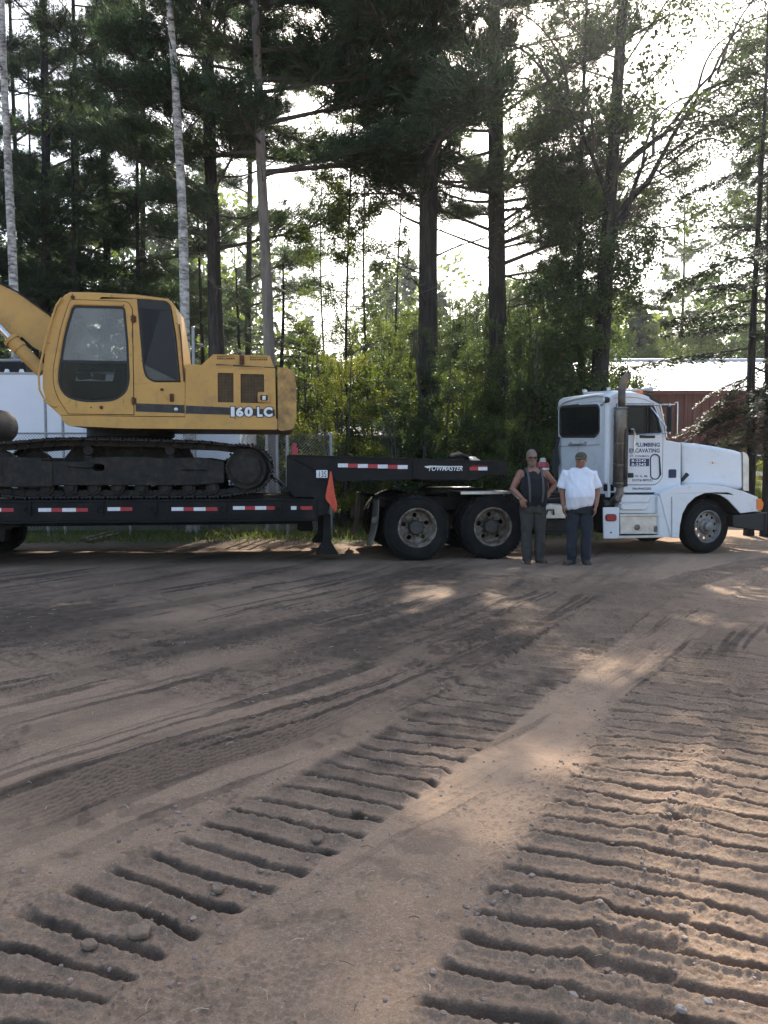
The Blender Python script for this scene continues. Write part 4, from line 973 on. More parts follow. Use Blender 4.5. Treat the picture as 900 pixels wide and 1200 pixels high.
# chassis
xr0, zr0 = Q.p(452, 592, .8); xr1, zr1 = Q.p(868, 600, .8)
mb = MB()
for d in (.78, 1.58):
    mb.box(xr0, xr1, d, d + .09, .76, 1.0)
for px in (452, 520, 590, 650, 720): x = Q.p(px, 600, .8)[0]; mb.box(x, x + .08, .87, 1.58, .80, .96)
mb.build('frame_rail', M['black'], tr, .01)
x5, z5 = Q.p(533, 570, 1.2)
mb = MB(); mb.prism_z(rpoly([(x5 - .55, .75), (x5 + .45, .7), (x5 + .5, 1.0), (x5 + .5, 1.45), (x5 + .45, 1.75), (x5 - .55, 1.7), (x5 - .45, 1.3), (x5 - .2, 1.22), (x5 - .45, 1.14)], .06), 1.05, 1.12); mb.box(x5 - .25, x5 + .25, .75, .9, .98, 1.06); mb.box(x5 - .25, x5 + .25, 1.55, 1.7, .98, 1.06); mb.build('fifth_wheel', M['black'], tr, .012)
# rear half fenders of bare plate, hangers and mud flaps
for d0, s in ((.0, 1), (1.84, 1)):
    a = Q.p(540, 579.5, 0.0); b = Q.p(598, 578.5, 0.0); zz = 1.093
    mb = MB(); mb.box(a[0], b[0], d0, d0 + .6, zz, zz + .012); mb.box(a[0], b[0], d0 - .006, d0 + .008, zz - .03, zz + .016)
    mb.prism([(b[0], zz), (b[0], zz + .012), (b[0] + .22, zz - .16), (b[0] + .21, zz - .165)], d0, d0 + .6)
    mb.build('quarter_fender', M['alu'], tr)
for d0 in (.02, 1.9):
    x, z = Q.p(440, 590, .02); xt = drives[0][0] - .54
    mb = MB(); mb.tube([(x + .06, d0 + .0, 1.0), (x + .06, d0 + .58, 1.0)], .022, 8); mb.tube([(x + .08, d0 + .1, 1.0), (x + .35, d0 + .3, .96), (x + .5, d0 + .8 if d0 < 1 else d0 - .25, .92)], .025, 8); mb.build('flap_hanger', M['black'], tr)
    vs = []; 
    for i in range(9):
        t = i / 8
        for j in range(7):
            s = j / 6; vs.append((x + .05 - .13 * t * t + .03 * math.sin(s * 5 + t * 3) * t, d0 + .02 + .54 * s, 1.0 - .75 * t))
    fs = [(i * 7 + j, i * 7 + j + 1, i * 7 + j + 8, i * 7 + j + 7) for i in range(8) for j in range(6)]
    o = MB().add(vs, fs).build('mud_flap', M['flap'], tr); o.modifiers.new('Solidify', 'SOLIDIFY').thickness = .014
x, z = Q.p(437.5, 610, .0); mb = MB(); mb.ball((x + .02, -.01, z), .05, .03, .06, 10, 6); mb.build('flap_weight', M['flap'], tr)
# boxes and tank below the frame between the men
xa, xb = Q.p(634, 610, .30)[0], Q.p(664, 610, .30)[0]
mb = MB(); mb.box(xa, xb, .30, .75, .62, .86); mb.build('battery_box', M['alu'], tr, .02)
mb = MB(); mb.box(xa - .1, xb + .2, .34, .75, .40, .60); mb.box(xa - .1, xb + .2, .30, .75, .36, .40); mb.build('chassis_step', M['steel'], tr, .01)
mb = MB(); mb.tube([(xa + .08, .28, .70), (xa + .10, .25, .78), (xa + .2, .25, .78), (xa + .22, .28, .70)], .014, 6); mb.tube([(xa - .1, .5, 1.02), (xa + .2, .42, 1.08), (xa + .55, .5, 1.0)], .035, 8); mb.tube([(xa - .25, .6, .98), (xa + .1, .5, .93), (xa + .5, .55, .95)], .03, 8); mb.build('air_line', M['trim'], tr)
# red canister behind the men
xa, za = Q.p(636, 547, 1.0)
rc = thing('red_canister', 'red canister with white cap standing on the truck frame behind the man in black', 'canister', (xa, 1.0, 1.0), Q)
mb = MB(); mb.lathe([(0, 1.0), (.10, 1.0), (.11, 1.05), (.11, za + .02), (.09, za + .07), (.05, za + .09), (0, za + .09)], (xa, 1.0, 0), 16, 'z'); mb.build('tank', mat('red_enamel', (.30, .03, .035), .4, var=.2), rc)
mb = MB(); mb.lathe([(0, za + .08), (.06, za + .08), (.05, za + .15), (0, za + .16)], (xa, 1.0, 0), 12, 'z'); mb.build('cap', M['paper'], rc)
mb = MB(); mb.lathe([(.111, za - .05), (.114, za - .05), (.114, za - .02), (.111, za - .02)], (xa, 1.0, 0), 16, 'z'); mb.build('band', M['tape_white'], rc)
# cab: side plates, rear wall, roof, firewall
side = Q.o_([(713, 578), (713, 470), (716, 463.5), (723.6, 460.6), (746.7, 460.5), (763, 465.5), (772, 471), (776.5, 492), (781, 516), (798, 519), (798, 569), (779, 578)], DCB)
dwin = rpoly(Q.o_([(731, 476.5), (765, 476.5), (769.5, 489), (774, 507.5), (731, 508.5)], DCB), [.03, .03, .05, .03, .03])
mb = MB(); mb.prism(side, DCB, DCB + .05, [dwin]); cb = mb.build('cab', M['white'], tr, .012)
mb = MB(); mb.prism(side, CW - .05, CW, [dwin]); mb.build('far_side', M['white'], cb)
def QB(px, py): return Q.px(px, py, XB)
back = [QB(p[0], p[1]) for p in ((713, 583), (713, 470), (711, 463.5), (706, 461.5), (693, 462), (675, 463.8), (660, 466), (655.5, 468.5), (654.3, 472), (654.3, 583))]
bwin = rpoly([QB(*p) for p in ((656.8, 480), (659.5, 476.8), (700.5, 475.2), (703, 478), (703, 506), (698, 511.5), (659.5, 511.5), (656.8, 508))], .05)
mb = MB(); mb.prism_x(back, XB - .005, XB + .045, [bwin]); mb.build('rear_wall', M['white'], cb, .02, 3)
mb = MB(); mb.prism_x(offset_poly(bwin, -.025), XB - .018, XB + .0, [offset_poly(bwin, .02)]); mb.build('window_seal', M['trim'] , cb)
mb = MB(); mb.prism_x(offset_poly(bwin, -.06), XB - .012, XB - .004, [offset_poly(bwin, -.024)]); mb.build('window_frame', M['white'], cb, .004)
mb = MB(); mb.prism_x(offset_poly(bwin, -.01), XB + .01, XB + .016); mb.build('rear_pane', M['glass_dark'], cb)
mb = MB()
for i in range(26):
    px = 659 + i * 1.85; y_, z_ = QB(px, 473.4 - (px - 659) * .075); mb.lathe([(.011, 0), (.008, -.01), (0, -.012)], (XB - .005, y_, z_), 6, 'x')
mb.build('rivet_row', M['alu'], cb)
for px in (671, 686): pass
y1, z1 = QB(670, 521); y2, _ = QB(687, 521)
mb = MB(); mb.tube([(XB, y1, z1), (XB - .06, y1, z1), (XB - .06, y2, z1), (XB, y2, z1)], .016, 8); mb.box(XB - .03, XB, y1 - .04, y1 + .04, z1 - .03, z1 + .04); mb.box(XB - .03, XB, y2 - .04, y2 + .04, z1 - .03, z1 + .04); mb.build('grab_handle', M['galv'], cb)
for px in (678,): y_, z_ = QB(px, 548); MB().box(XB - .010, XB, y_ - .006, y_ + .006, z_ - .42, z_ + .42).build('panel_seam', M['galv'], cb)
y1, z1 = QB(704, 521); y2, _ = QB(655, 521); mb = MB(); mb.box(XB - .009, XB, y1, y2, z1 - .006, z1 + .006); mb.build('panel_seam', M['galv'], cb)
# rounded rear corner
yc, zc = QB(711, 566); _, zt_ = QB(711, 469)
mb = MB(); mb.tube([(XB + .045, DCB + .075, zc), (XB + .045, DCB + .075, zt_ + .02)], .085, 20); mb.build('corner_pillar', M['white'], cb)
mb = MB(); mb.box(XB - .02, XB + .12, DCB - .01, DCB + .14, zc - .14, zc - .02); mb.build('cab_mount', M['black'], cb, .02)
# roof as a cambered sheet
rf = []; nx = 14; prof = [(713, 464.5), (716, 461.8), (723.6, 459.6), (735, 459.3), (746.7, 459.9), (756, 462.3), (764, 465.4), (771, 469.4)]
P3 = [Q.p(a, b, DCB) for a, b in prof]; vs = []
for i in range(nx + 1):
    t = i / nx; d = DCB + .0 + (CW - DCB) * t; c = .085 * (1 - (2 * t - 1) ** 4) - .05 * (abs(2 * t - 1) > .99)
    for x, z in P3: vs.append((x, d, z + c - .045))
m_ = len(P3); fs = [(i * m_ + j, i * m_ + j + 1, (i + 1) * m_ + j + 1, (i + 1) * m_ + j) for i in range(nx) for j in range(m_ - 1)]
o = MB().add(vs, fs).build('roof', M['white'], cb, sharp=60); so = o.modifiers.new('Solidify', 'SOLIDIFY'); so.thickness = .03; so.offset = 1
# firewall and windscreen
ws = Q.o_([(771, 471), (772.5, 471), (781.5, 515.5), (780, 516)], DCB); mb = MB(); mb.prism(ws, DCB + .07, CW - .07); mb.build('windscreen', M['glass_dark'], cb)
mb = MB(); mb.prism(Q.o_([(779, 516), (782, 516), (782, 577), (776, 577)], DCB), DCB + .05, CW - .05); mb.prism(Q.o_([(713, 575), (780, 575), (780, 578), (713, 578)], DCB), DCB + .05, CW - .05); mb.build('firewall', M['white'], cb)
MB().prism([(a + (.0), b) for a, b in Q.o_([(760, 463.8), (773.5, 470.5), (784, 476), (782, 477), (772, 473.2), (762, 468)], DCB)], DCB - .01, CW).build('sun_visor', M['trim'], cb, .006)
# door
dl = rpoly(Q.o_([(722, 472.8), (768, 472.8), (774, 489), (777, 512), (776.5, 560), (769, 568.6), (722, 568.6)], DCB), [.02, .05, .1, .05, .06, .08, .02])
MB().prism(dl, DCB - .003, DCB + .002, [offset_poly(dl, .012)]).build('door_seam', M['dark'], cb)
ov = Q.o_([(767.2 + 5.0 * math.cos(a) if abs(math.sin(a)) < 2 else 0, (538 if math.sin(a) > 0 else 556) - 5.0 * math.sin(a)) for a in [i * math.pi / 8 for i in range(17)]], DCB)
door = MB().prism(offset_poly(dl, .012), DCB - .012, DCB + .01, [offset_poly(dwin, -.012), ov]).build('door', M['white'], cb, .004)
MB().prism(offset_poly(ov, -.003), DCB + .012, DCB + .02).build('vision_pane', M['glass_dark'], door)
MB().prism(offset_poly(ov, -.018), DCB - .018, DCB - .008, [ov]).build('vision_seal', M['trim'], door)
MB().prism(offset_poly(dwin, -.004), DCB + .015, DCB + .021).build('window_pane', M['glass_dark'], door)
mb = MB(); mb.prism(offset_poly(dwin, -.022), DCB - .016, DCB + .004, [offset_poly(dwin, .004)]); a, b = QP(759, 476, DCB), QP(759.5, 508, DCB); mb.box(a[0] - .008, a[0] + .008, DCB - .004, DCB + .01, b[2], a[2]); mb.build('window_seal', M['trim'], door)
a, b = QP(749, 513, DCB), QP(767, 511, DCB); MB().box(a[0], b[0], DCB - .02, DCB - .008, a[2] - .006, b[2] + .008).build('sill_strip', M['trim'], door)
a = QP(738.5, 557, DCB); MB().box(a[0] - .05, a[0] + .05, DCB - .03, DCB - .01, a[2] - .04, a[2] + .04).build('door_handle', M['trim'], door, .01)
def dtext(s, px0, py0, px1, py1, m, bold=.0, d=DCB - .0145, shear=0.0, parent=None):
    a, b = QP(px0, py1, DCB), QP(px1, py0, DCB); return letter('lettering', s, a[0], a[2], d, b[2] - a[2], b[0] - a[0], m, parent or door, bold, shear)
dtext('PLUMBING', 743.5, 518.8, 772.8, 523.6, M['navy'], .03); dtext('EXCAVATING', 737.0, 525.6, 772.6, 530.4, M['navy'], .03)
dtext('ST. COLMAN', 737.5, 533.4, 760, 535.6, M['navy'], .015)
a, b = QP(737.5, 546.4, DCB), QP(760.3, 537.4, DCB); bx_ = MB().box(a[0], b[0], DCB - .015, DCB - .011, a[2], b[2]).build('number_panel', M['navy'], door)
letter('lettering', '8-2242', QP(739.5, 541.3, DCB)[0], QP(739.5, 541.3, DCB)[2], DCB - .017, .045, .265, M['letter_white'], bx_, .02)
letter('lettering', '8-2342', QP(739.5, 545.8, DCB)[0], QP(739.5, 545.8, DCB)[2], DCB - .017, .045, .265, M['letter_white'], bx_, .02)
dtext('E.W. IL. MI.', 741, 556.8, 759, 559.2, M['navy'], .015); dtext('DOT# 889231', 740.5, 561.2, 764, 564.4, M['navy'], .02)
dtext('VIN-PN422250', 740.5, 571.2, 763, 574.2, M['navy'], .02, DCB - .0035, 0, cb)
mb = MB(); a = [QP(p[0], p[1], DCB)for p in ((737.5, 531), (741.5, 529), (742, 508), (740, 502.8), (737, 503.2))]; mb.tube([(p[0], DCB - .06, p[2]) for p in a], .016, 8); mb.build('grab_handle', M['chrome'], cb)
a, b = QP(783.3, 560, DCB), QP(792.3, 550, DCB); mb = MB(); mb.prism(rpoly([(a[0], a[2]), (b[0], a[2]), (b[0], b[2]), (a[0], b[2])], .02), DCB - .01, DCB + .01)
for i in range(5): mb.box(a[0] + .012, b[0] - .012, DCB - .018, DCB - .009, a[2] + .02 + .024 * i, a[2] + .028 + .024 * i)
mb.build('cowl_vent', M['navy'], cb)
a, b = QP(716, 579.5, DCB), QP(778, 576.8, DCB); MB().box(a[0], b[0], DCB - .012, DCB + .3, a[2], b[2]).build('sill_gap', M['trim'], cb)
mb = MB(); a = [QP(p[0], p[1], DCB - .1) for p in ((737, 474.2), (784, 475.2))]; mb.tube([a[0][:1] + (DCB,) + a[0][2:], a[1][:1] + (-.06,) + a[1][2:]], .012, 8)
for p, q in (((762.5, 477), (783.2, 505)), ((748, 509.5), (782.5, 507.5))): a, b = QP(*p, DCB), QP(*q, 0.0); mb.tube([a, (b[0], -.02, b[2])], .012, 8)
a, b = QP(783.8, 473, 0), QP(783.8, 509, 0); mb.tube([(a[0], -.03, a[2]), (b[0], -.03, b[2])], .013, 8)
a, b = QP(773, 474, DCB), QP(780.5, 513, DCB); mb.tube([(a[0], DCB - .02, a[2]), (b[0], DCB - .02, b[2])], .014, 8)
mi = mb.build('mirror_arm', M['chrome'], cb)
a, b = QP(788, 507.5, -.14), QP(788, 474.5, -.14); mb = MB(); mb.box(a[0] - .05, a[0] - .015, -.16, -.04, a[2] + .02, b[2] - .02); mm = mb.build('mirror', M['trim'], mi, .015)
mb = MB(); mb.tube([(a[0], -.20, b[2] + .03), (a[0], -.28, b[2] + .03), (a[0], -.285, b[2]), (a[0], -.285, a[2]), (a[0], -.25, a[2] - .03)], .010, 8); mb.build('mirror_guard', M['chrome'], mi)
# lamp on the rear corner, roof bar and horns
a = QP(712, 468.6, .16); mb = MB(); mb.lathe([(0, .02), (.045, .02), (.055, -.02), (.052, -.07), (0, -.07)], (a[0], .16, a[2]), 16, 'x'); mb.build('work_lamp', M['trim'], cb); mb = MB(); mb.lathe([(.048, -.068), (.03, -.082), (0, -.085)], (a[0], .16, a[2]), 16, 'x'); mb.build('lamp_lens', M['tape_white'], cb)
mb = MB(); A, B = QP(684, 460.5, 1.75), QP(768, 457.5, .5); mb.tube([A, (B[0], .5, A[2] - .02)], .018, 8)
A1 = QP(685, 459, 1.75); mb.ball((A1[0], 1.75, A1[2]), .05, .05, .05); A2 = QP(713, 456.5, 1.3); mb.ball((A2[0], 1.3, A2[2]), .04, .04, .05)
A3 = QP(758, 457.5, .8); mb.tube([(A3[0] - .55, .8, A3[2] - .0), (A3[0] - .1, .8, A3[2]), (A3[0], .8, A3[2]), (A3[0] + .08, .8, A3[2])], [.018, .028, .05, .075], 12); mb.build('roof_horn', M['chrome'], cb)
for d in (.5, .9, 1.25, 1.6, 2.0): a = QP(755, 461.5, DCB); mb = MB(); mb.ball((a[0] + .05, d, a[2] + .05), .07, .045, .04, 10, 6); mb.build('marker_lamp', M['amber'], cb)
# cables hanging at the rear wall
mb = MB(); y_, z_ = QB(657, 515)
for k in range(5): mb.tube([(XB - .04 - .02 * k, y_ - .05, z_ + .05), (XB - .08, y_ - .02 + .03 * k, z_ - .2), (XB - .05 - .03 * k, y_ - .06 + .02 * k, z_ - .45), (XB - .1, y_ - .04, z_ - .62 - .05 * k), (XB - .2 - .05 * k, y_ - .1, z_ - .85)], .017, 6)
mb.build('air_hose', M['trim'], tr)
# exhaust stack
SD = .07; mb = MB(); a, b = QP(725.7, 571, SD), QP(725.7, 479, SD); mb.lathe([(0, a[2]), (.085, a[2]), (.108, a[2] + .03), (.108, b[2] - .03), (.08, b[2]), (0, b[2])], (a[0], SD, 0), 28, 'z'); st = mb.build('exhaust_stack', M['stack'], tr)
mb = MB(); c = [QP(p[0], p[1], SD) for p in ((728.6, 480), (728.6, 466), (728.8, 456), (730.2, 448.5), (733.2, 443), (736.5, 440.3))]; mb.tube(c, .062, 20, cap=False); o = mb.build('stack_pipe', mat('sooty_stack', (.10, .085, .075), .5, metal=.6, var=.35, vscale=6, col2=(.2, .14, .1), amount=.4), st); o.modifiers.new('Solidify', 'SOLIDIFY').thickness = .006
mb = MB()
for py in (478, 487, 500, 520, 545, 566): z_ = QP(725, py, SD)[2]; MB().lathe([(.109, z_ - .012), (.115, z_ - .010), (.115, z_ + .010), (.109, z_ + .012)], (a[0], SD, 0), 28, 'z').build('stack_clamp', M['stack'], st)
MB().box(a[0] - .02, a[0] + .02, SD, DCB + .02, QP(725, 480, SD)[2], QP(725, 477, SD)[2]).build('stack_bracket', M['stack'], st)
mb = MB(); c = [QP(p[0], p[1], SD + (.25 if i > 2 else 0)) for i, p in enumerate(((726.5, 570), (726.3, 578), (724, 583.5), (717, 588), (708, 590)))]; mb.tube(c, .062, 16); mb.lathe([(.07, c[1][2] + .03), (.075, c[1][2] + .03), (.075, c[1][2] - .02), (.07, c[1][2] - .02)], (c[1][0], SD, 0), 16, 'z'); mb.build('stack_elbow', M['stack'], st)
# perforated heat shield at the front of the stack
zz0, zz1 = QP(736, 570, SD)[2], QP(736, 503, SD)[2]; mb = MB(); nst = 30
for k in range(9):
    w0 = R(-75 + 100 * k / 9); w1 = R(-75 + 100 * (k + .62) / 9); r_ = .128
    mb.add([(a[0] + r_ * math.cos(w), SD + r_ * math.sin(w), z) for z in (zz0, zz1) for w in (w0, w1)], [(0, 1, 3, 2)])
for j in range(nst + 1):
    z_ = zz0 + (zz1 - zz0) * j / nst; z2_ = z_ + .012; vs = []; 
    for k in range(10): w = R(-75 + 100 * k / 9); vs += [(a[0] + .1285 * math.cos(w), SD + .1285 * math.sin(w), z_), (a[0] + .1285 * math.cos(w), SD + .1285 * math.sin(w), z2_)]
    mb.add(vs, [(2 * k, 2 * k + 2, 2 * k + 3, 2 * k + 1) for k in range(9)])
o = mb.build('heat_shield', mat('dark_heat_shield', (.07, .065, .06), .5, metal=.6, var=.3), st); o.modifiers.new('Solidify', 'SOLIDIFY').thickness = .003
# bonnet and grille
DHD = .42
hood = Q.o_([(797.5, 518), (820, 520.2), (844, 523.8), (864, 528), (871, 530.4), (871.5, 574), (840, 569.5), (820, 569), (798, 570)], DHD)
MB().prism(hood, DHD, 2.04).build('bonnet', M['white'], tr, .07, 5)
gx = rpoly(Q.o_([(870.5, 529.5), (874.5, 531), (877.4, 536), (877.4, 575.5), (871, 574.5)], DHD), [.01, .03, .05, .01, .01])
gr = MB().prism(gx, DHD - .004, 2.045).build('grille_surround', M['alu'], tr, .02)
x_ = Q.p(877.4, 550, DHD)[0]; mb = MB(); mb.box(x_ - .02, x_ + .012, DHD + .12, 1.92, Q.p(877, 574, DHD)[1], Q.p(877, 537, DHD)[1]); mb.build('grille_mesh', M['trim'], gr)
mb = MB(); mb.prism(Q.o_([(795.8, 518.8), (798.2, 519), (798.2, 569.5), (795.8, 569)], DHD - .09), DHD - .095, DHD + .3); mb.build('bonnet_seam', M['trim'], tr)
mb = MB(); mb.prism(Q.o_([(783, 517), (797, 519), (797, 569), (783, 569)], DCB), DCB + .06, CW - .06); mb.build('cowl', M['white'], tr, .05, 3)
a = QP(834.5, 542.3, DHD); mb = MB(); mb.prism(rpoly([(a[0] - .055, a[2]), (a[0] - .02, a[2] - .018), (a[0] + .05, a[2] - .012), (a[0] + .06, a[2] + .01), (a[0], a[2] + .02)], .01), DHD - .012, DHD + .002); mb.build('side_emblem', M['chrome'], tr); mb = MB(); mb.ball(a, .017, .02, .017, 8, 6); mb.build('emblem_stud', M['red_lens'], tr)
mb = MB(); c = [QP(p[0], p[1], .30) for p in ((795, 565), (800, 562), (805.5, 555.5))]; mb.tube(c, [.022, .03, .04], 8); mb.build('bonnet_latch', M['trim'], tr)
# fender with its arch, amber lamp, bumper
fen = Q.o_([(773, 578.5), (786, 572.6), (800, 569), (815, 567.8), (830, 568), (852, 570.5), (872, 576), (888, 582.5), (889, 599), (868, 601.5), (861, 594), (853, 585.5), (844, 580), (834, 577.6), (825, 578.2), (815, 582.5), (806, 591), (800, 602), (797, 616), (796, 630), (786, 630)], .03)
MB().prism(fen, .03, .52).build('fender', M['white'], tr, .03, 3)
ar = Q.o_([(868, 601.5), (861, 594), (853, 585.5), (844, 580), (834, 577.6), (825, 578.2), (815, 582.5), (806, 591), (800, 602), (797, 616), (796, 630)], .03); cxx, czz = Q.p(831, 612, .03)
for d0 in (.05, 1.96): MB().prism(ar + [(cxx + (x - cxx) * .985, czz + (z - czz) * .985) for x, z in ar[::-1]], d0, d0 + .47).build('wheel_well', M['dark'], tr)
MB().prism([(x, z) for x, z in fen], 1.94, 2.43).build('fender', M['white'], tr, .03, 3)
MB().prism(Q.o_([(786.5, 582), (787.6, 582), (787.6, 629.5), (786.5, 629.5)], .03), .022, .032).build('fender_seam', M['galv'], tr)
for d in (.01, 2.30):
    q = Q.o_([(887, 584), (891.5, 584), (894.6, 590), (893, 597.5), (887, 597.5)], .02); MB().prism(rpoly(q, .03), d, d + .14).build('turn_lamp', M['amber'], tr, .012)
bp = Q.o_([(858, 604), (898, 600.5), (898, 622.5), (884, 620.5), (858, 617)], .02)
mb = MB(); xb0 = Q.p(893, 610, .02)[0]; xb1 = Q.p(898.5, 610, .02)[0]; zb0, zb1 = Q.p(898, 622.5, .02)[1], Q.p(898, 600.5, .02)[1]
mb.prism(bp, .0, .035); mb.prism(bp, 2.42, 2.455); mb.box(xb0, xb1, .0, 2.455, zb0, zb1); mb.build('bumper', M['trim'], tr, .015)
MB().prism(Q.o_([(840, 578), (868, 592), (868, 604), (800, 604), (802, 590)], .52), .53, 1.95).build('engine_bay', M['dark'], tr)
# step fairing, tool box, rear panel
mb = MB(); mb.prism(Q.o_([(727, 580), (773, 580), (773, 602), (727, 602)], .09), .13, .55); mb.prism(Q.o_([(727, 580), (764, 580), (761, 588.5), (727, 588.5)], .09), .09, .14); mb.prism(Q.o_([(727, 590.5), (761, 590.5), (757, 597), (727, 597)], .09), .06, .14); mb.build('step_fairing', M['white'], tr, .025, 3)
mb = MB(); mb.prism(Q.o_([(771, 580.5), (786, 580.5), (786, 629.5), (774, 629.5), (771, 626)], .05), .05, .5); mb.build('fairing_end', M['white'], tr, .04, 3)
tb = MB().prism(Q.o_([(727, 603.5), (771, 603), (771, 626), (727, 626)], .06), .08, .55).build('tool_box', M['alu'], tr, .012)
mb = MB(); a, b = QP(726, 605.5, .06), QP(772, 602, .06); mb.box(a[0], b[0], .05, .5, a[2], b[2]); a, b = QP(724, 631, .05), QP(776, 627, .05); mb.box(a[0], b[0], .03, .5, a[2], b[2]); mb.build('step_plate', M['alu'], tb, .006)
a = QP(747, 618, .07); mb = MB(); mb.lathe([(.05, .0), (.05, -.012), (.03, -.016), (0, -.016)], (a[0], .08, a[2]), 16); b = QP(768.5, 620, .07); mb.box(b[0] - .02, b[0] + .02, .06, .08, b[2] - .05, b[2] + .05); mb.build('box_latch', M['stack'], tb)
xs_, zs_ = [], []
rp = Q.o_([(707, 594.5), (725.7, 594.5), (725.7, 631), (707.6, 631)], .04); MB().prism(rpoly(rp, .02), .04, .07).build('side_panel', M['white'], tr, .006)
q = rpoly(Q.o_([(710, 603.2), (721.3, 603.2), (721.3, 610), (710, 610)], .04), .04); MB().prism(q, .015, .04).build('side_lamp', M['red_lens'], tr, .006); MB().prism(offset_poly(q, -.012), .025, .04).build('lamp_rim', M['trim'], tr)
a = QP(716, 624, .04); mb = MB(); mb.lathe([(.014, 0), (.012, -.012), (0, -.012)], (a[0], .04, a[2]), 8); mb.build('panel_bolt', M['trim'], tr)
mb = MB(); mb.box(Q.p(702, 600, .5)[0], Q.p(728, 600, .5)[0], .3, .75, .35, 1.05); mb.build('air_tank', M['black'], tr, .05)
# far side air cleaner seen over the bonnet and seat in the cab
a, b = QP(690, 560, .9), QP(700, 505, .9); mb = MB()
for d in (.55, 1.5): mb.box(XB + .25, XB + .75, d, d + .5, zc0 + .1, zc0 + .45); mb.box(XB + .18, XB + .32, d, d + .5, zc0 + .3, zc0 + 1.05)
mb.build('cab_seat', M['seat'], cb, .05)

# ================================================================ trees: trunk and boughs, each bough an object sharing one of a few meshes
def quick_mesh(name, V, Fq, mats, mi):
    me = bpy.data.meshes.new(name); me.from_pydata(V, [], Fq)
    for m in mats: me.materials.append(m)
    me.polygons.foreach_set('material_index', mi); me.update(); return me
def perp(v):
    a = v.cross(Vector((0, 0, 1)))
    if a.length < .05: a = v.cross(Vector((1, 0, 0)))
    return a.normalized()
def needle_tuft(rng, mb, p, d, n, L, w, mi):
    for _ in range(n):
        v = (d + Vector((rng.gauss(0, .55), rng.gauss(0, .55), rng.gauss(0, .5)))).normalized() * L * rng.uniform(.7, 1.15)
        s = v.cross(Vector((rng.gauss(0, 1), rng.gauss(0, 1), rng.gauss(0, 1)))).normalized() * w
        mb.add([p - s * .5, p + v * .55 + s, p + v], [(0, 1, 2)], mi)
def leaf_quad(rng, mb, p, L, w, mi, droop=.25):
    v = Vector((rng.gauss(0, 1), rng.gauss(0, 1), rng.gauss(0, .7) - droop)).normalized(); s = v.cross(Vector((rng.gauss(0, 1), rng.gauss(0, 1), rng.gauss(0, 1)))).normalized()
    L *= rng.uniform(.7, 1.2); mb.add([p, p + v * L * .5 + s * w, p + v * L, p + v * L * .5 - s * w], [(0, 1, 2, 3)], mi)
def limb_curve(rng, L, rise, wob, n=8, droop=0.0):
    pts = []; y = z = 0.0; ay, az = rng.uniform(-wob, wob), rng.uniform(-wob, wob)
    for i in range(n + 1):
        t = i / n; pts.append(Vector((L * t, ay * math.sin(t * 3.1 + 1) - ay * math.sin(1), rise * t * t - droop * t * t + az * math.sin(t * 4)))) 
    return pts
def pine_bough(seed, dead=False):
    rng = random.Random(seed); mb = MB(); L = 3.0
    P = limb_curve(rng, L, .35, .25); mb.tube(P, [.042 - .032 * i / 8 for i in range(9)], 5, 0, False)
    n = 8 if dead else 32
    for k in range(n):
        t = rng.uniform(.28, .98) if not dead else rng.uniform(.3, .95); i = min(7, int(t * 8)); b = P[i].lerp(P[i + 1], t * 8 - i)
        sd = 1 if k % 2 else -1; a = R(rng.uniform(25, 65)) * sd; l = rng.uniform(.5, 1.25) * (1.25 - .75 * t)
        d = Vector((math.cos(a), math.sin(a), rng.uniform(-.05, .35))).normalized(); e = b + d * l + Vector((0, 0, .1 * l)); mb.tube([b, b.lerp(e, .5) + Vector((0, 0, -.02)), e], [.016, .011, .005], 4, 0, False)
        if dead:
            if rng.random() < .6: f = b.lerp(e, .6); mb.tube([f, f + Vector((d.x, -d.y, .2)) * .35], [.007, .003], 3, 0, False)
            continue
        for q in range(int(5 + l * 9)):
            s = .15 + .85 * q / (4 + l * 9); p = b.lerp(e, min(1, s)) + Vector((rng.gauss(0, .09), rng.gauss(0, .11), rng.gauss(.03, .10)))
            needle_tuft(rng, mb, p, (d + Vector((0, 0, .35))).normalized(), 12, .23, .0135, 1)
    if not dead:
        for q in range(10): needle_tuft(rng, mb, P[-1] - Vector((.06 * q, rng.gauss(0, .06), 0)), Vector((1, 0, .3)), 10, .2, .0135, 1)
    return quick_mesh('bough', mb.v, mb.f, [M['twig'], M['needle']], mb.mi)
def hemlock_bough(seed, m2, droop=.75):
    rng = random.Random(seed); mb = MB(); L = 2.6
    P = limb_curve(rng, L, .1, .12, droop=droop); mb.tube(P, [.030 - .024 * i / 8 for i in range(9)], 5, 0, False)
    for k in range(40):
        t = .15 + .83 * k / 40; i = min(7, int(t * 8)); b = P[i].lerp(P[i + 1], t * 8 - i); sd = 1 if k % 2 else -1; a = R(rng.uniform(35, 70)) * sd; l = rng.uniform(.5, .95) * (1.15 - .8 * t)
        d = Vector((math.cos(a), math.sin(a), rng.uniform(-.35, .02))).normalized()
        e = b + d * l - Vector((0, 0, .15 * l)); mb.tube([b, e], [.009, .003], 3, 0, False)
        for q in range(int(5 + l * 14)):
            s = .1 + .9 * q / (5 + l * 14); p = b.lerp(e, min(1, s)) + Vector((0, 0, rng.gauss(0, .03))); sdv = Vector((-d.y, d.x, 0)) * (1 if q % 2 else -1)
            v = (d * .6 + sdv * .8 + Vector((0, 0, rng.uniform(-.45, .1)))).normalized() * rng.uniform(.09, .20) * (1.1 - .5 * s); w = v.cross(Vector((rng.gauss(0, .4), rng.gauss(0, .4), 1))).normalized() * .032
            mb.add([p, p + v * .5 + w, p + v, p + v * .5 - w], [(0, 1, 2, 3)], 1)
    return quick_mesh('bough', mb.v, mb.f, [M['twig'], m2], mb.mi)
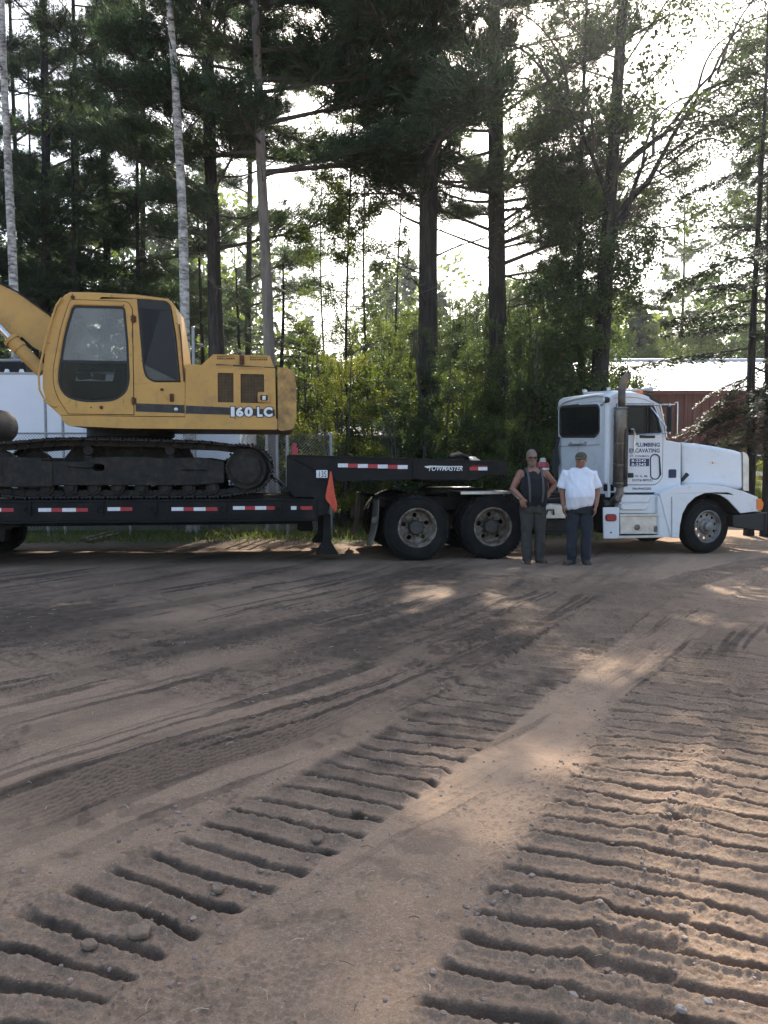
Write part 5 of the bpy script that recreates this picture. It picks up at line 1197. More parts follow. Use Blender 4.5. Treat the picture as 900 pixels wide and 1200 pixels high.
def leafy_bough(seed, m2, nleaf=620, L=2.2, spread=.62, lsize=.115, bare=.12):
    rng = random.Random(seed); mb = MB()
    P = limb_curve(rng, L, rng.uniform(-.1, .35), .3); mb.tube(P, [.026 - .021 * i / 8 for i in range(9)], 5, 0, False)
    tw = []
    for k in range(22):
        t = rng.uniform(bare, 1); i = min(7, int(t * 8)); b = P[i].lerp(P[i + 1], t * 8 - i); d = Vector((rng.uniform(.2, 1), rng.gauss(0, .75), rng.gauss(.1, .6))).normalized(); l = rng.uniform(.35, .95) * spread * 1.5 * (1.2 - .6 * t); e = b + d * l
        mb.tube([b, b.lerp(e, .5) + Vector((0, 0, .04)), e], [.010, .007, .003], 3, 0, False); tw.append((b, e))
    for _ in range(nleaf):
        b, e = tw[rng.randrange(len(tw))]; p = b.lerp(e, rng.uniform(.15, 1.1)) + Vector((rng.gauss(0, .12), rng.gauss(0, .12), rng.gauss(0, .12))); leaf_quad(rng, mb, p, lsize, lsize * .33, 1)
    return quick_mesh('bough', mb.v, mb.f, [M['twig'], m2], mb.mi)
PINE = [pine_bough(s) for s in (11, 12, 13, 14)]
DEAD = [pine_bough(s, True) for s in (21, 22, 23)]
HEM = [hemlock_bough(s, M['hemlock']) for s in (31, 32, 33)]
DRY = [hemlock_bough(s, M['dry'], .95) for s in (34, 35, 36)]
LEAFY = [leafy_bough(s, M['leaf']) for s in (41, 42, 43, 44)]
BRIGHT = [leafy_bough(s, M['leaf_bright']) for s in (51, 52, 53)]
DARKL = [leafy_bough(s, M['leaf_dark']) for s in (61, 62, 63)]
SPARSE = [leafy_bough(s, M['leaf_dark'], 210, 2.6, .6, .10, .3) for s in (71, 72, 73)]
ARCH = []
for s in (81, 82, 83):
    rng = random.Random(s); mb = MB(); P = [Vector((2.8 * t, .25 * math.sin(t * 4 + s), .95 * math.sin(t * 2.7) - .35 * t ** 3)) for t in [i / 10 for i in range(11)]]
    mb.tube(P, [.045 - .037 * i / 10 for i in range(11)], 5, 0, False)
    for k in range(13):
        t = rng.uniform(.25, 1); i = min(9, int(t * 10)); b = P[i].lerp(P[i + 1], t * 10 - i); d = Vector((rng.uniform(.1, .9), rng.gauss(0, .6), rng.gauss(-.2, .5))).normalized(); e = b + d * rng.uniform(.35, .9) - Vector((0, 0, .2)); mb.tube([b, b.lerp(e, .5) + Vector((0, 0, .06)), e], [.010, .007, .003], 3, 0, False)
        for _ in range(9): leaf_quad(rng, mb, b.lerp(e, rng.uniform(.1, 1.05)) + Vector((rng.gauss(0, .07), rng.gauss(0, .07), rng.gauss(0, .07))), .085, .028, 1)
    ARCH.append(quick_mesh('bough', mb.v, mb.f, [M['twig'], M['leaf_dark']], mb.mi))

SUN_GAPS = []          # ground points the photograph shows in sunshine: boughs over the sun's path to them are left out
def shaded_ok(w, L):
    for g, rad in SUN_GAPS:
        v = w - g; t = v.dot(SUN_DIR)
        if t > 2.2 and (v - SUN_DIR * t).length < rad + .18 * L: return False
    return True
NB = [0]
def bough(tree, me, p, az, el, L, Lmesh, roll=0.0, keep=False):
    d = Vector((math.cos(el) * math.cos(az), math.cos(el) * math.sin(az), math.sin(el)))
    w = Vector(p) + tree.location + d * (L * .6)
    if not keep and not shaded_ok(w, L): return None
    o = bpy.data.objects.new('bough', me); COL.objects.link(o); o.parent = tree; o.location = p
    o.rotation_euler = (Matrix.Rotation(az, 3, 'Z') @ Matrix.Rotation(-el, 3, 'Y') @ Matrix.Rotation(roll, 3, 'X')).to_euler(); s = L / Lmesh; o.scale = (s, s, s); NB[0] += 1
    return o
def trunk_path(rng, H, lean=(0, 0), wob=.15, n=16):
    a, b, c = rng.uniform(0, 6), rng.uniform(0, 6), rng.uniform(.7, 1.3)
    return [Vector((lean[0] * t + wob * (math.sin(a + 5 * c * t) - math.sin(a)) * min(1, 3 * t), lean[1] * t + wob * (math.sin(b + 4 * t) - math.sin(b)) * min(1, 3 * t), H * t - (.25 if t == 0 else 0))) for t in [i / n for i in range(n + 1)]]
def trunk_mesh(path, r0, r1, m, n=12, flare=.35, seed=0):
    k = len(path) - 1; mb = MB()
    rs = [r0 + (r1 - r0) * (i / k) ** .9 for i in range(k + 1)]; rs[0] *= 1 + flare
    mb.tube(path, rs, n, 0, True)
    if r0 > .12:
        rng = random.Random(seed)
        for i, v in enumerate(mb.v): q = Vector(v); mb.v[i] = tuple(q + Vector((mnoise.noise(q * 2.3), mnoise.noise(q * 2.3 + Vector((9, 0, 0))), 0)) * r0 * .16)
    return mb
def path_at(path, z):
    for a, b in zip(path[:-1], path[1:]):
        if a.z <= z <= b.z: return a.lerp(b, (z - a.z) / max(1e-5, b.z - a.z))
    return path[-1]
def tree(name, label, base, H, r, path_kw, bark, specs, seed, group=None, cat='tree', r1=None):
    """specs: (meshes, mesh length, count, z0, z1, length at z0, length at z1, elevation range, azimuth range or None)"""
    rng = random.Random(seed); t = thing(name, label, cat, (base[0], base[1], gz(*base) if abs(base[1]) < 60 else 0), None, group)
    BASE[t.name] = Vector((0, 0, 0))
    path = trunk_path(rng, H, **path_kw); trunk_mesh(path, r, r1 if r1 is not None else r * .25, bark, 12 if r > .12 else 8, seed=seed).build('trunk', bark, t, sharp=None)
    for meshes, Lm, cnt, z0, z1, l0, l1, els, azs, *kp in specs:
        for k in range(cnt):
            f = (k + rng.random()) / cnt; z = z0 + (z1 - z0) * f; L = (l0 + (l1 - l0) * f) * rng.uniform(.75, 1.2)
            az = rng.uniform(*azs) if azs else k * 2.39996 + rng.uniform(-.4, .4)
            bough(t, meshes[rng.randrange(len(meshes))], path_at(path, z), az, R(rng.uniform(*els)), L, Lm, rng.uniform(-.4, .4), bool(kp))
    return t, path
def bush(name, label, base, H, rad, meshes, Lm, cnt, seed, group=None, cat='bush'):
    rng = random.Random(seed); t = thing(name, label, cat, (base[0], base[1], gz(*base) if abs(base[1]) < 60 else 0), None, group); BASE[t.name] = Vector((0, 0, 0))
    mb = MB()
    for k in range(5):
        a = rng.uniform(0, 6.28); mb.tube([(0.1 * math.cos(a), .1 * math.sin(a), -.1), (rad * .3 * math.cos(a), rad * .3 * math.sin(a), H * .45), (rad * .45 * math.cos(a), rad * .45 * math.sin(a), H * .85)], [.04, .028, .01], 5)
    mb.build('stems', M['twig'], t, sharp=None)
    for k in range(cnt):
        f = (k + .5) / cnt; z = H * (.05 + .85 * f); rr = rad * math.sqrt(max(0, 1 - (2 * f - .75) ** 2 * .55)) ; a = k * 2.4 + rng.uniform(-.5, .5); q = rng.uniform(.05, .55)
        L = rng.uniform(.6, 1.0) * max(.7, rr * .85)
        bough(t, meshes[rng.randrange(len(meshes))], (rr * q * math.cos(a), rr * q * math.sin(a), z * .9), a + rng.uniform(-.5, .5), R(rng.uniform(-12, 55)), L, Lm, rng.uniform(-3, 3))
    return t
def X(px, y): return (px - 450) / FPX * y
PI = math.pi

# ---------------------------------------------------------------- the wood behind the trailer
SUN_GAPS[:] = [(at(400, 440, 19.3), .8), (at(440, 390, 20), .6), (at(375, 480, 19.2), .6), (at(540, 450, 19.2), .5), (ground_at(160, 733), .6), (ground_at(612, 716), .2), (ground_at(600, 690), .2), (ground_at(905, 1010), .9), (ground_at(840, 950), .7), (ground_at(900, 1110), .8), (ground_at(800, 1020), .6), (ground_at(780, 920), .4),
               (ground_at(860, 690), .35), (ground_at(900, 722), .4), (ground_at(890, 640), .8), (ground_at(940, 625), 1.2), (ground_at(90, 634), .6), (ground_at(200, 634), .6), (ground_at(300, 634), .5), (ground_at(390, 636), .4)]
def P(px, y): return (X(px, y), y)
# white birches
tree('birch_tree', 'slender white-barked birch at the far left edge of the picture', P(24, 19), 19, .135, dict(lean=(-.12, 0), wob=.04), M['bark_birch'], [(SPARSE, 2.6, 14, 9, 18.5, 2.0, 1.2, (10, 50), None)], 1, 'white birches')
tree('birch_tree', 'crooked white-barked birch rising behind the excavator cab', P(226, 17.6), 18, .14, dict(lean=(-.95, 0), wob=.14), M['bark_birch'], [(SPARSE, 2.6, 14, 8.5, 17.5, 2.0, 1.2, (10, 50), None)], 2, 'white birches')
# tall pines
pine = lambda *a: tree('pine_tree', *a)
full = lambda z0, z1, l0, l1, n: (PINE, 3.0, n, z0, z1, l0, l1, (-8, 22), None)
dead = lambda z0, z1, l0, l1, n, az=None: (DEAD, 3.0, n, z0, z1, l0, l1, (-12, 18), az)
pine('tall dark pine with a forked stub, left of the grey pole-like pine', P(257, 21), 25, .25, dict(lean=(-.1, .3), wob=.08), M['bark_pine'], [dead(4.5, 9, 1.6, 2.4, 9), full(7.0, 24, 3.3, 1.8, 60)], 3, 'tall pines')
pine('slim bare grey pine trunk between the excavator and the lit bush', P(321, 19), 22, .165, dict(lean=(-.45, 0), wob=.05), M['bark_grey'], [dead(6, 9.5, .9, 1.4, 5), full(8.2, 21.5, 3.2, 1.8, 44), (PINE, 3.0, 10, 7.6, 14, 4.4, 4.2, (-6, 14), (-.7, .5), 1)], 4, 'tall pines')
pine('thickest straight pine standing behind the trailer gooseneck', P(503, 20), 26, .295, dict(lean=(-.1, .2), wob=.05), M['bark_pine'], [dead(4.5, 10.5, 2.2, 3.2, 15), full(8.2, 25, 3.8, 2.0, 54), (PINE, 3.0, 6, 9.5, 14, 4.2, 3.8, (-6, 18), (2.6, 3.7), 1)], 5, 'tall pines')
pine('big leaning pine with a dense crown right of the thickest pine', P(590, 21.5), 26, .295, dict(lean=(-1.0, .3), wob=.10), M['bark_pine'], [dead(5, 9.5, 2.0, 3.0, 10), full(6.6, 25, 3.8, 2.2, 84), (PINE, 3.0, 7, 5.2, 9, 2.6, 3.2, (-8, 20), (-.9, .6), 1)], 6, 'tall pines')
for i, (px, y, h, r, lab) in enumerate(((55, 24, 25, .19, 'dark pine trunk just right of the far left birch'), (36, 27, 23, .12, 'thin dark pine trunk beside the far left birch'), (92, 27, 24, .13, 'thin pine deep in the wood between the two birches'), (128, 25.5, 24, .15, 'pine half hidden in the dark wood left of the crooked birch'), (168, 28, 24, .14, 'far pine seen through the wood left of the crooked birch'), (-60, 22, 24, .22, 'tall pine beyond the left edge of the picture'), (290, 30, 22, .16, 'far pine between the forked pine and the grey trunk'))):
    pine(lab, P(px, y), h, r, dict(lean=(.2 * (-1) ** i, 0), wob=.08), M['bark_pine'], [dead(4, 8, 1.2, 2.0, 6), full(5.5, h - 1, 3.2, 1.6, 34)], 20 + i, 'tall pines')
# dark hemlocks closing the left of the wood
hem = lambda lab, base, h, r, n, seed, l0=2.6, z0=.8: tree('hemlock_tree', lab, base, h, r, dict(lean=(0, 0), wob=.06), M['bark_pine'], [(HEM, 2.6, n, z0, h * .97, l0, .5, (-12, 12), None) + ((1,) if seed in (44, 46) else ())], seed, 'dark hemlocks')
for i, (px, y, h, n, lab) in enumerate(((95, 22, 12, 60, 'dark hemlock filling the gap between the two birches'), (-10, 22.5, 13, 56, 'dark hemlock behind the excavator boom'), (165, 23.5, 14, 60, 'tallest dark hemlock left of the crooked birch'), (238, 24.5, 9, 42, 'dark hemlock between the crooked birch and the forked pine'), (333, 23, 7.2, 40, 'small pointed hemlock right of the slim grey trunk'), (50, 28, 15, 50, 'far hemlock deep in the left wood'), (280, 27, 8, 36, 'hemlock standing low behind the engine housing'), (-110, 21, 13, 44, 'hemlock beyond the left edge of the picture'))):
    hem(lab, P(px, y), h, .11, n, 40 + i)
# broad-leaved tree with twin stems behind the cab
t, pth = tree('broadleaf_tree', 'twin-stemmed broadleaf tree with a spreading open crown behind the truck cab', P(690, 19), 17, .25, dict(lean=(1.15, 0), wob=.10), M['bark_pine'], [(DARKL, 2.2, 14, 4.9, 7.2, 1.8, 1.7, (0, 35), None), (DARKL, 2.2, 12, 1.8, 5.2, 1.7, 1.8, (-15, 30), (2.2, 4.3)), (SPARSE, 2.6, 52, 7.2, 16.8, 3.0, 1.9, (-10, 45), None, 1)], 8, r1=.06)
for z, px1, py1, r0 in ((6.6, 760, 178, .11), (7.0, 822, 108, .10), (8.2, 860, 60, .075), (7.6, 640, 90, .06)):
    a = path_at(pth, z); e = at(px1, py1, 18.6) - t.location; m1 = a.lerp(e, .45) + Vector((0, 0, -.25 if px1 > 700 else .3))
    b = MB().tube([a, a.lerp(m1, .5) + Vector((0, 0, .1)), m1, m1.lerp(e, .5) + Vector((0, 0, .12)), e], [r0, r0 * .85, r0 * .65, r0 * .45, r0 * .18], 7).build('limb', M['bark_pine'], t, sharp=None)
    rng = random.Random(int(px1))
    for k in range(16):
        f = .3 + .7 * (k + rng.random()) / 16; p = a.lerp(m1, f * 2) if f < .5 else m1.lerp(e, f * 2 - 1)
        bough(t, (ARCH if k % 2 else SPARSE)[k % 3], p, rng.uniform(-.9, .9) + (0 if px1 > 700 else PI), R(rng.uniform(-20, 40)), rng.uniform(1.2, 2.6), 2.7, rng.uniform(-.5, .5), True)
tree('broadleaf_tree', 'thin wavy stem standing close left of the twin-stemmed tree', P(688, 19.8), 14, .10, dict(lean=(-.2, 0), wob=.18), M['bark_pine'], [(SPARSE, 2.6, 22, 5, 13.5, 1.6, 1.0, (5, 50), None), (DARKL, 2.2, 14, 2, 6, 1.4, 1.2, (-10, 40), None)], 9)
tree('broadleaf_tree', 'thin-leaved tree reaching in from the right edge above the spruce', P(945, 22), 17, .16, dict(lean=(-.3, 0), wob=.12), M['bark_pine'], [(SPARSE, 2.6, 50, 6, 16.5, 3.2, 2.0, (-10, 40), (1.6, 4.7), 1)], 14)
# other trees right of it
tree('spruce_tree', 'narrow spruce with a thin trunk near the right edge of the picture', P(876, 26), 13.2, .13, dict(lean=(-.1, 0), wob=.1), M['bark_pine'], [(HEM, 2.6, 20, 6.6, 9, 1.1, 1.3, (-25, 10), None), (PINE, 3.0, 22, 8.5, 13, 1.6, .5, (0, 40), None)], 10)
tree('pine_tree', 'dark pine whose pointed top shows above the barn', P(795, 47), 16.5, .16, dict(lean=(0, 0), wob=.05), M['bark_pine'], [(PINE, 3.0, 44, 6, 16.2, 3.0, .8, (-5, 35), None)], 11, 'tall pines')
t, pth = tree('hemlock_tree', 'hemlock with brown drying boughs in front of the red barn', P(879, 17.2), 11, .10, dict(lean=(.1, 0), wob=.06), M['bark_pine'], [(DRY, 2.6, 17, 1.9, 3.4, 1.6, 1.35, (-22, 4), (1.9, 4.8), 1), (HEM, 2.6, 30, 3.6, 10.8, 2.3, .8, (-15, 12), None)], 12)
tree('hemlock_tree', 'darker hemlock trunk at the right edge beside the drying hemlock', P(899, 17.0), 12, .11, dict(lean=(0, 0), wob=.05), M['bark_pine'], [(HEM, 2.6, 16, 1.4, 3.9, 1.2, 1.5, (-25, 0), None, 1), (HEM, 2.6, 26, 4, 11.5, 2.2, .8, (-15, 12), None)], 13, 'dark hemlocks')
# broad-leaved understorey
for i, (px, y, h, w, ms, n, lab) in enumerate((
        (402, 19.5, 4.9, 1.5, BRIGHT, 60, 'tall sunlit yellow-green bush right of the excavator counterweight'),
        (366, 21.5, 5.0, 1.4, LEAFY, 46, 'green bush behind the sunlit yellow-green bush'),
        (455, 20.5, 5.6, 1.5, LEAFY, 56, 'green bush between the sunlit bush and the thickest pine'),
        (540, 19.3, 4.6, 1.5, LEAFY, 52, 'leafy bush between the two big pines'),
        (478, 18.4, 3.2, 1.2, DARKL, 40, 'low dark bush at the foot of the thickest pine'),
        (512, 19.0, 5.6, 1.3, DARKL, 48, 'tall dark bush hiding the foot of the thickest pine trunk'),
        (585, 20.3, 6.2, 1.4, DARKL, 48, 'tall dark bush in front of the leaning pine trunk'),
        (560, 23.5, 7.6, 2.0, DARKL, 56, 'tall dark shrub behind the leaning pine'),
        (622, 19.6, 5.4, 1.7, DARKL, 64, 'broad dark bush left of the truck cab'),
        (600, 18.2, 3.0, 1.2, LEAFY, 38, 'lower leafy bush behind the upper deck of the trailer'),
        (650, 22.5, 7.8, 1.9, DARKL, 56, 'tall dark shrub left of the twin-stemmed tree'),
        (735, 43, 9.5, 3.6, LEAFY, 80, 'leafy tree showing above the barn roof right of the cab stack'),
        (792, 44, 10.0, 3.6, LEAFY, 80, 'sunlit leafy tree rising behind the middle of the barn roof'),
        (850, 45, 11.5, 3.8, DARKL, 80, 'dark leafy tree behind the right end of the barn roof'),
        (640, 17.6, 2.4, 1.0, DARKL, 30, 'small dark bush directly behind the truck cab'),
        (520, 25, 7.2, 2.2, DARKL, 60, 'dark thicket seen right of the thickest pine trunk'),
        (590, 27, 9.0, 2.4, DARKL, 64, 'tallest dark thicket behind the leaning pine'),
        (470, 27, 6.6, 2.2, DARKL, 56, 'dark thicket seen left of the thickest pine trunk'),
        (660, 27, 9.0, 2.4, DARKL, 60, 'dark thicket seen just left of the twin stems'),
        (700, 18.3, 3.0, 1.1, DARKL, 30, 'dark sapling clump at the foot of the twin-stemmed tree'),
        (430, 26, 6.0, 2.0, LEAFY, 46, 'farther green thicket behind the sunlit bush'),
        (350, 29, 5.8, 2.2, LEAFY, 40, 'far green thicket under the open sky gap'),
        (345, 24, 6.3, 1.5, LEAFY, 44, 'leafy thicket right beside the slim grey trunk'),
        (436, 25, 7.4, 1.7, LEAFY, 54, 'tallest green thicket filling the gap left of the thickest pine'),
        (545, 24.5, 8.0, 1.6, DARKL, 50, 'dark thicket showing between the two big pine trunks'),
        (905, 24.5, 1.6, 1.0, BRIGHT, 30, 'low bright green shrub beyond the truck bumper'),
        (868, 30, 1.5, 1.2, BRIGHT, 24, 'small far shrub left of the bright shrub by the bumper'))):
    bush('leafy_bush', lab, P(px, y), h, w, ms, 2.2, n, 60 + i, 'bushes at the edge of the wood')
# saplings with feathery leaves in the sky gap
for i, (px, y, h, lab) in enumerate(((432, 22, 11.5, 'slender sapling in the sky gap left of the thickest pine'), (380, 24, 10.5, 'feathery sapling in the sky gap above the sunlit bush'), (468, 24, 12, 'sapling close left of the thickest pine'), (640, 24, 12, 'leafy sapling between the leaning pine and the twin stems'), (408, 21, 12.5, 'tallest feathery sapling in the middle of the sky gap'))):
    tree('sapling_tree', lab, P(px, y), h, .05, dict(lean=(.1, 0), wob=.1), M['bark_pine'], [(LEAFY if i != 3 else DARKL, 2.2, 26, 2.5 if i != 4 else 6.2, h, 1.5, .7, (0, 50), None), (SPARSE, 2.6, 20, 4, h, 1.7, .9, (0, 45), None, 1)], 90 + i, 'saplings in the wood')
# ---------------------------------------------------------------- far wood as one mass
def far_wood():
    rng = random.Random(7); mb = MB()
    for k in range(150):
        y = rng.uniform(42, 72); x = rng.uniform(-.75, .75) * y; q = x / y; hmax = y * (.20 if -.13 < q < -.02 else (.34 if q < -.13 else (.25 if q < .22 else .24)))
        H = rng.uniform(.7, 1.1) * hmax; con = rng.random() < .5
        mb.tube([(x, y, -.2), (x, y, H * .9)], [.2, .04], 5, 0, False)
        for _ in range(620):
            f = rng.random(); a = rng.uniform(0, 6.28); rr = (H * .22 * (1 - f) + .25 if con else H * .26 * math.sqrt(max(.05, 1 - (2 * f - .9) ** 2))) * math.sqrt(rng.random())
            leaf_quad(rng, mb, Vector((x + rr * math.cos(a), y + rr * math.sin(a), H * (.08 + .94 * f))), .62, .17, 1 if con else 2)
    me = quick_mesh('far_wood', mb.v, mb.f, [M['twig'], M['hemlock'], M['leaf']], mb.mi); o = bpy.data.objects.new('distant_woods', me); COL.objects.link(o); tag(o, 'far line of mixed trees closing the view behind the yard', None, None, 'stuff')
far_wood()
# grass at the edge of the yard
def grass():
    rng = random.Random(9); mb = MB(); n = 0
    while n < 9000:
        y = 15.2 + 7 * rng.random() ** 1.5; x = rng.uniform(-11, 12)
        yb = 15.7 + .1 * x if x < 4.2 else 15.7 + 2.2 * (x - 4.2)
        if y < yb + rng.gauss(.2, .35): continue
        n += 1; h = rng.uniform(.06, .22); a = rng.uniform(0, 6.28); w = .008; dx, dy = math.cos(a), math.sin(a); l = rng.uniform(-.08, .08); z = 0
        mb.add([(x - dx * w, y - dy * w, z - .03), (x + dx * w, y + dy * w, z - .03), (x + l * dy + dx * w * .6, y + l * dx, z + h * .6), (x + 2 * l * dy, y + 2 * l * dx, z + h)], [(0, 1, 2), (0, 2, 3)])
    hs, _, _ = ground_field(np.array([v[0] for v in mb.v]), np.array([v[1] for v in mb.v]))
    mb.v = [(v[0], v[1], v[2] + float(h)) for v, h in zip(mb.v, hs)]
    me = quick_mesh('grass', mb.v, mb.f, [M['grass']], mb.mi); o = bpy.data.objects.new('grass', me); COL.objects.link(o); tag(o, 'tufts of grass along the back edge of the yard', None, None, 'stuff')
grass()
def straw():
    rng = random.Random(19); mb = MB(); pts = []
    for _ in range(320):
        y = 1.8 + 9 * rng.random() ** 1.4; x = rng.uniform(-1, 1) * (.9 + .5 * y); pts.append((x, y))
    hs, _, _ = ground_field(np.array([p[0] for p in pts]), np.array([p[1] for p in pts]))
    for (x, y), h in zip(pts, hs):
        a = rng.uniform(0, 6.28); l = rng.uniform(.006, .026) * (1 + .06 * y); b = rng.uniform(-.4, .4); c = Vector((x, y, float(h) + .006))
        mb.tube([c - Vector((math.cos(a), math.sin(a), 0)) * l, c + Vector((0, 0, .004 + .006 * rng.random())), c + Vector((math.cos(a + b), math.sin(a + b), .1)) * l], (.0009 + .0006 * rng.random()), 4, 0 if rng.random() < .55 else 1)
    me = quick_mesh('straw', mb.v, mb.f, [mat('dry_straw', (.48, .40, .27), .9, var=.2), M['twig']], mb.mi); o = bpy.data.objects.new('straw_litter', me); COL.objects.link(o); tag(o, 'dry grass stalks and twigs strewn over the soil', None, None, 'stuff')
straw()
# ---------------------------------------------------------------- chain-link fence, white trailer body, shed, barn
FY = 16.9
fx0, fx1 = X(-90, FY), X(392, FY)
fence = thing('chain_link_fence', 'chain-link fence with galvanised posts behind the trailer', 'fence', (0, FY, 0)); BASE[fence.name] = Vector((0, 0, 0))
ftop = 1.6 + (540 - 508) / FPX * FY
for px, top in ((-60, 508), (55.5, 470), (75.5, 486), (152, 508), (229, 386), (313, 505), (325, 508), (337, 505), (388, 508)):
    x = X(px, FY); z = 1.6 + (540 - top) / FPX * FY; mb = MB(); mb.tube([(x, 0, -.1), (x, 0, z)], .032, 8); mb.ball((x, 0, z), .04, .04, .03, 8, 5); mb.build('post', M['galv'], fence)
for z in (ftop,): MB().tube([(fx0, -.02, z), (X(300, FY), -.02, z)], .021, 7).build('rail', M['galv'], fence)
MB().tube([(X(313, FY), -.02, ftop), (X(337, FY), -.02, ftop)], .021, 7).build('rail', M['galv'], fence)
mb = MB(); pt = .066; hgt = ftop - .12
for k in range(int((fx1 - fx0) / pt)):
    x = fx0 + k * pt
    for s in (1, -1):
        n = int(hgt / pt)
        a = Vector((x, .012 * s, .12)); b = Vector((x + s * hgt, .012 * s, ftop))
        if b.x > fx1: t = (fx1 - a.x) / (b.x - a.x); b = a.lerp(b, t)
        if b.x < fx0: t = (fx0 - a.x) / (b.x - a.x); b = a.lerp(b, t)
        if (b - a).length > .05: mb.tube([a, b], .0045, 3, cap=False)
wm = mb.build('wire_mesh', M['galv'], fence, sharp=None); wm['kind'] = 'stuff'
# pink-topped marker
mk = thing('marker_stake', 'pink-topped marker stake standing by the fence gate', 'stake', (*P(346, 16.2), 0)); BASE[mk.name] = Vector((0, 0, 0))
MB().tube([(0, 0, -.05), (0, 0, 1.75)], .022, 6).build('stake', M['wood'], mk); zz = 1.6 + 14 / FPX * 16.2
mb = MB(); mb.prism([(-.05, zz - .22), (.05, zz - .24), (.055, zz), (.02, zz + .03), (.04, zz + .1), (-.03, zz + .12), (-.06, zz)], -.025, .025); mb.build('marker_top', M['pink'], mk, .006)
# big white trailer body behind the fence
WY = 18.0
wt = thing('white_trailer', 'large white box trailer body parked behind the chain-link fence', 'trailer', (0, WY, 0)); BASE[wt.name] = Vector((0, 0, 0))
wx0, wx1 = X(-260, WY), X(281, WY); wz1 = 1.6 + (540 - 438.5) / FPX * WY; wz0 = 1.05
npan = 3; pw = (wx1 - wx0) / npan
for i in range(npan): MB().box(wx0 + i * pw, wx0 + (i + 1) * pw - .008, -.02 - .003 * (i % 2), .05, wz0, wz1).build('wall_panel', M['white_body'], wt, .006)
MB().box(wx0, wx1, .05, 2.45, wz0, wz1 - .03).build('body', M['white_body'], wt, .03)
mb = MB(); mb.box(wx0, wx1, -.035, 0, wz0 - .06, wz0 + .03); mb.box(wx0, wx1, -.035, .03, wz1 - .03, wz1 + .02); mb.build('edge_rail', M['galv'], wt, .006)
z = 1.6 + (540 - 424) / FPX * (WY + .6); mb = MB(); mb.tube([(wx0, .6, z), (X(31, WY + .6), .6, z)], .035, 8); mb.tube([(X(30, WY + .6), .6, z), (X(31, WY + .6), .6, wz1)], .03, 8); mb.build('roof_rail', M['galv'], wt)
mb = MB(); mb.box(X(4, WY + .8), X(40, WY + .8), .5, 1.2, wz1 - .02, 1.6 + (540 - 427.5) / FPX * (WY + .8)); mb.build('roof_unit', M['black'], wt, .02)
for px in (12, 29):
    mb = MB(); mb.prism([(X(px, WY) - .06, wz1), (X(px, WY) + .06, wz1), (X(px, WY) + .03, wz1 + .09), (X(px, WY) - .03, wz1 + .09)], -.02, .04); mb.build('roof_clip', M['white_body'], wt, .005)
for px in (-180, -120, 210, 250):
    mb = MB(); tyre_mb((X(px, WY), .1, .5), .5, .28).build('tyre', M['rubber'], wt)
mb = MB(); mb.box(wx0, wx1, .4, 2.1, .8, wz0); mb.build('underframe', M['black'], wt)
# low grey shed behind the sunlit bush
sh = thing('grey_shed', 'low weathered grey shed half hidden behind the sunlit bush', 'shed', (X(428, 22), 22, 0)); BASE[sh.name] = Vector((0, 0, 0))
zt_ = 1.6 + 32 / FPX * 22; nb = 14; bw = 2.3 / nb
for i in range(nb): MB().box(-1.15 + i * bw, -1.15 + (i + 1) * bw - .008, -.004 * (i % 3), .03, 0, zt_ - .12).build('board', M['shed'], sh)
MB().box(-1.15, 1.15, .03, 2.0, 0, zt_ - .12).build('wall', M['shed'], sh)
MB().prism_x([(-.25, zt_ - .14), (2.2, zt_ + .35), (2.2, zt_ + .41), (-.25, zt_ - .06)], -1.35, 1.35).build('roof', M['galv'], sh)
# red barn with a bare metal roof
BY = 32.0
barn = thing('red_barn', 'red metal-sided barn with a shining bare metal roof right of the truck cab', 'barn', (0, BY, 0)); BASE[barn.name] = Vector((0, 0, 0))
bx0, bx1 = X(694, BY), X(990, BY); ez = 1.6 + (540 - 458.5) / FPX * BY; ridge_y = 4.2; rz = 1.6 + (540 - 424.5) / FPX * (BY + ridge_y)
def ribbed(x0, x1, f, pitch=.32, rib=.05, dep=.03):
    """corrugated sheet: f(x, offset) gives the two ends of each fold line"""
    vs, fs = [], []; n = max(1, round((x1 - x0) / pitch)); pitch = (x1 - x0) / n; k = 0
    for i in range(n):
        for dx, h in ((0, 0), (pitch * .62, 0), (pitch * .70, dep), (pitch * .92, dep)):
            a, b = f(x0 + i * pitch + dx, h); vs += [a, b]
    a, b = f(x1, 0); vs += [a, b]; m = len(vs) // 2; fs = [(2 * i, 2 * i + 2, 2 * i + 3, 2 * i + 1) for i in range(m - 1)]
    return MB().add(vs, fs)
sw = (bx1 - bx0) / 10
for i in range(10):
    ribbed(bx0 + i * sw, bx0 + (i + 1) * sw, lambda x, h: ((x, -h, .2), (x, -h, ez + .05))).build('siding_panel', M['barn_red'], barn, sharp=20)
    ribbed(bx0 - .2 + i * sw, bx0 - .2 + (i + 1) * sw, lambda x, h: ((x, -.35, ez - .06 + h), (x, ridge_y, rz + h)), .30, dep=.025).build('roof_panel', M['barn_roof'], barn, sharp=20)
mb = MB(); mb.prism_x([(.02, 0), (2 * ridge_y, 0), (2 * ridge_y, ez), (ridge_y, rz - .08), (.02, ez)], bx0 + .05, bx1 - .05); mb.build('wall', M['barn_red'], barn)
mb = MB(); mb.prism_x([(ridge_y, rz), (2 * ridge_y + .35, ez - .06), (2 * ridge_y + .35, ez - .02), (ridge_y, rz + .04)], bx0 - .2, bx1 + .2); mb.build('roof_panel', M['barn_roof'], barn)
MB().tube([(bx0 - .2, ridge_y, rz + .04), (bx1, ridge_y, rz + .04)], .07, 8).build('ridge_cap', M['barn_roof'], barn)
mb = MB(); mb.box(bx0 - .2, bx1, -.37, -.34, ez - .16, ez - .02); mb.build('eave_trim', M['barn_red'], barn)
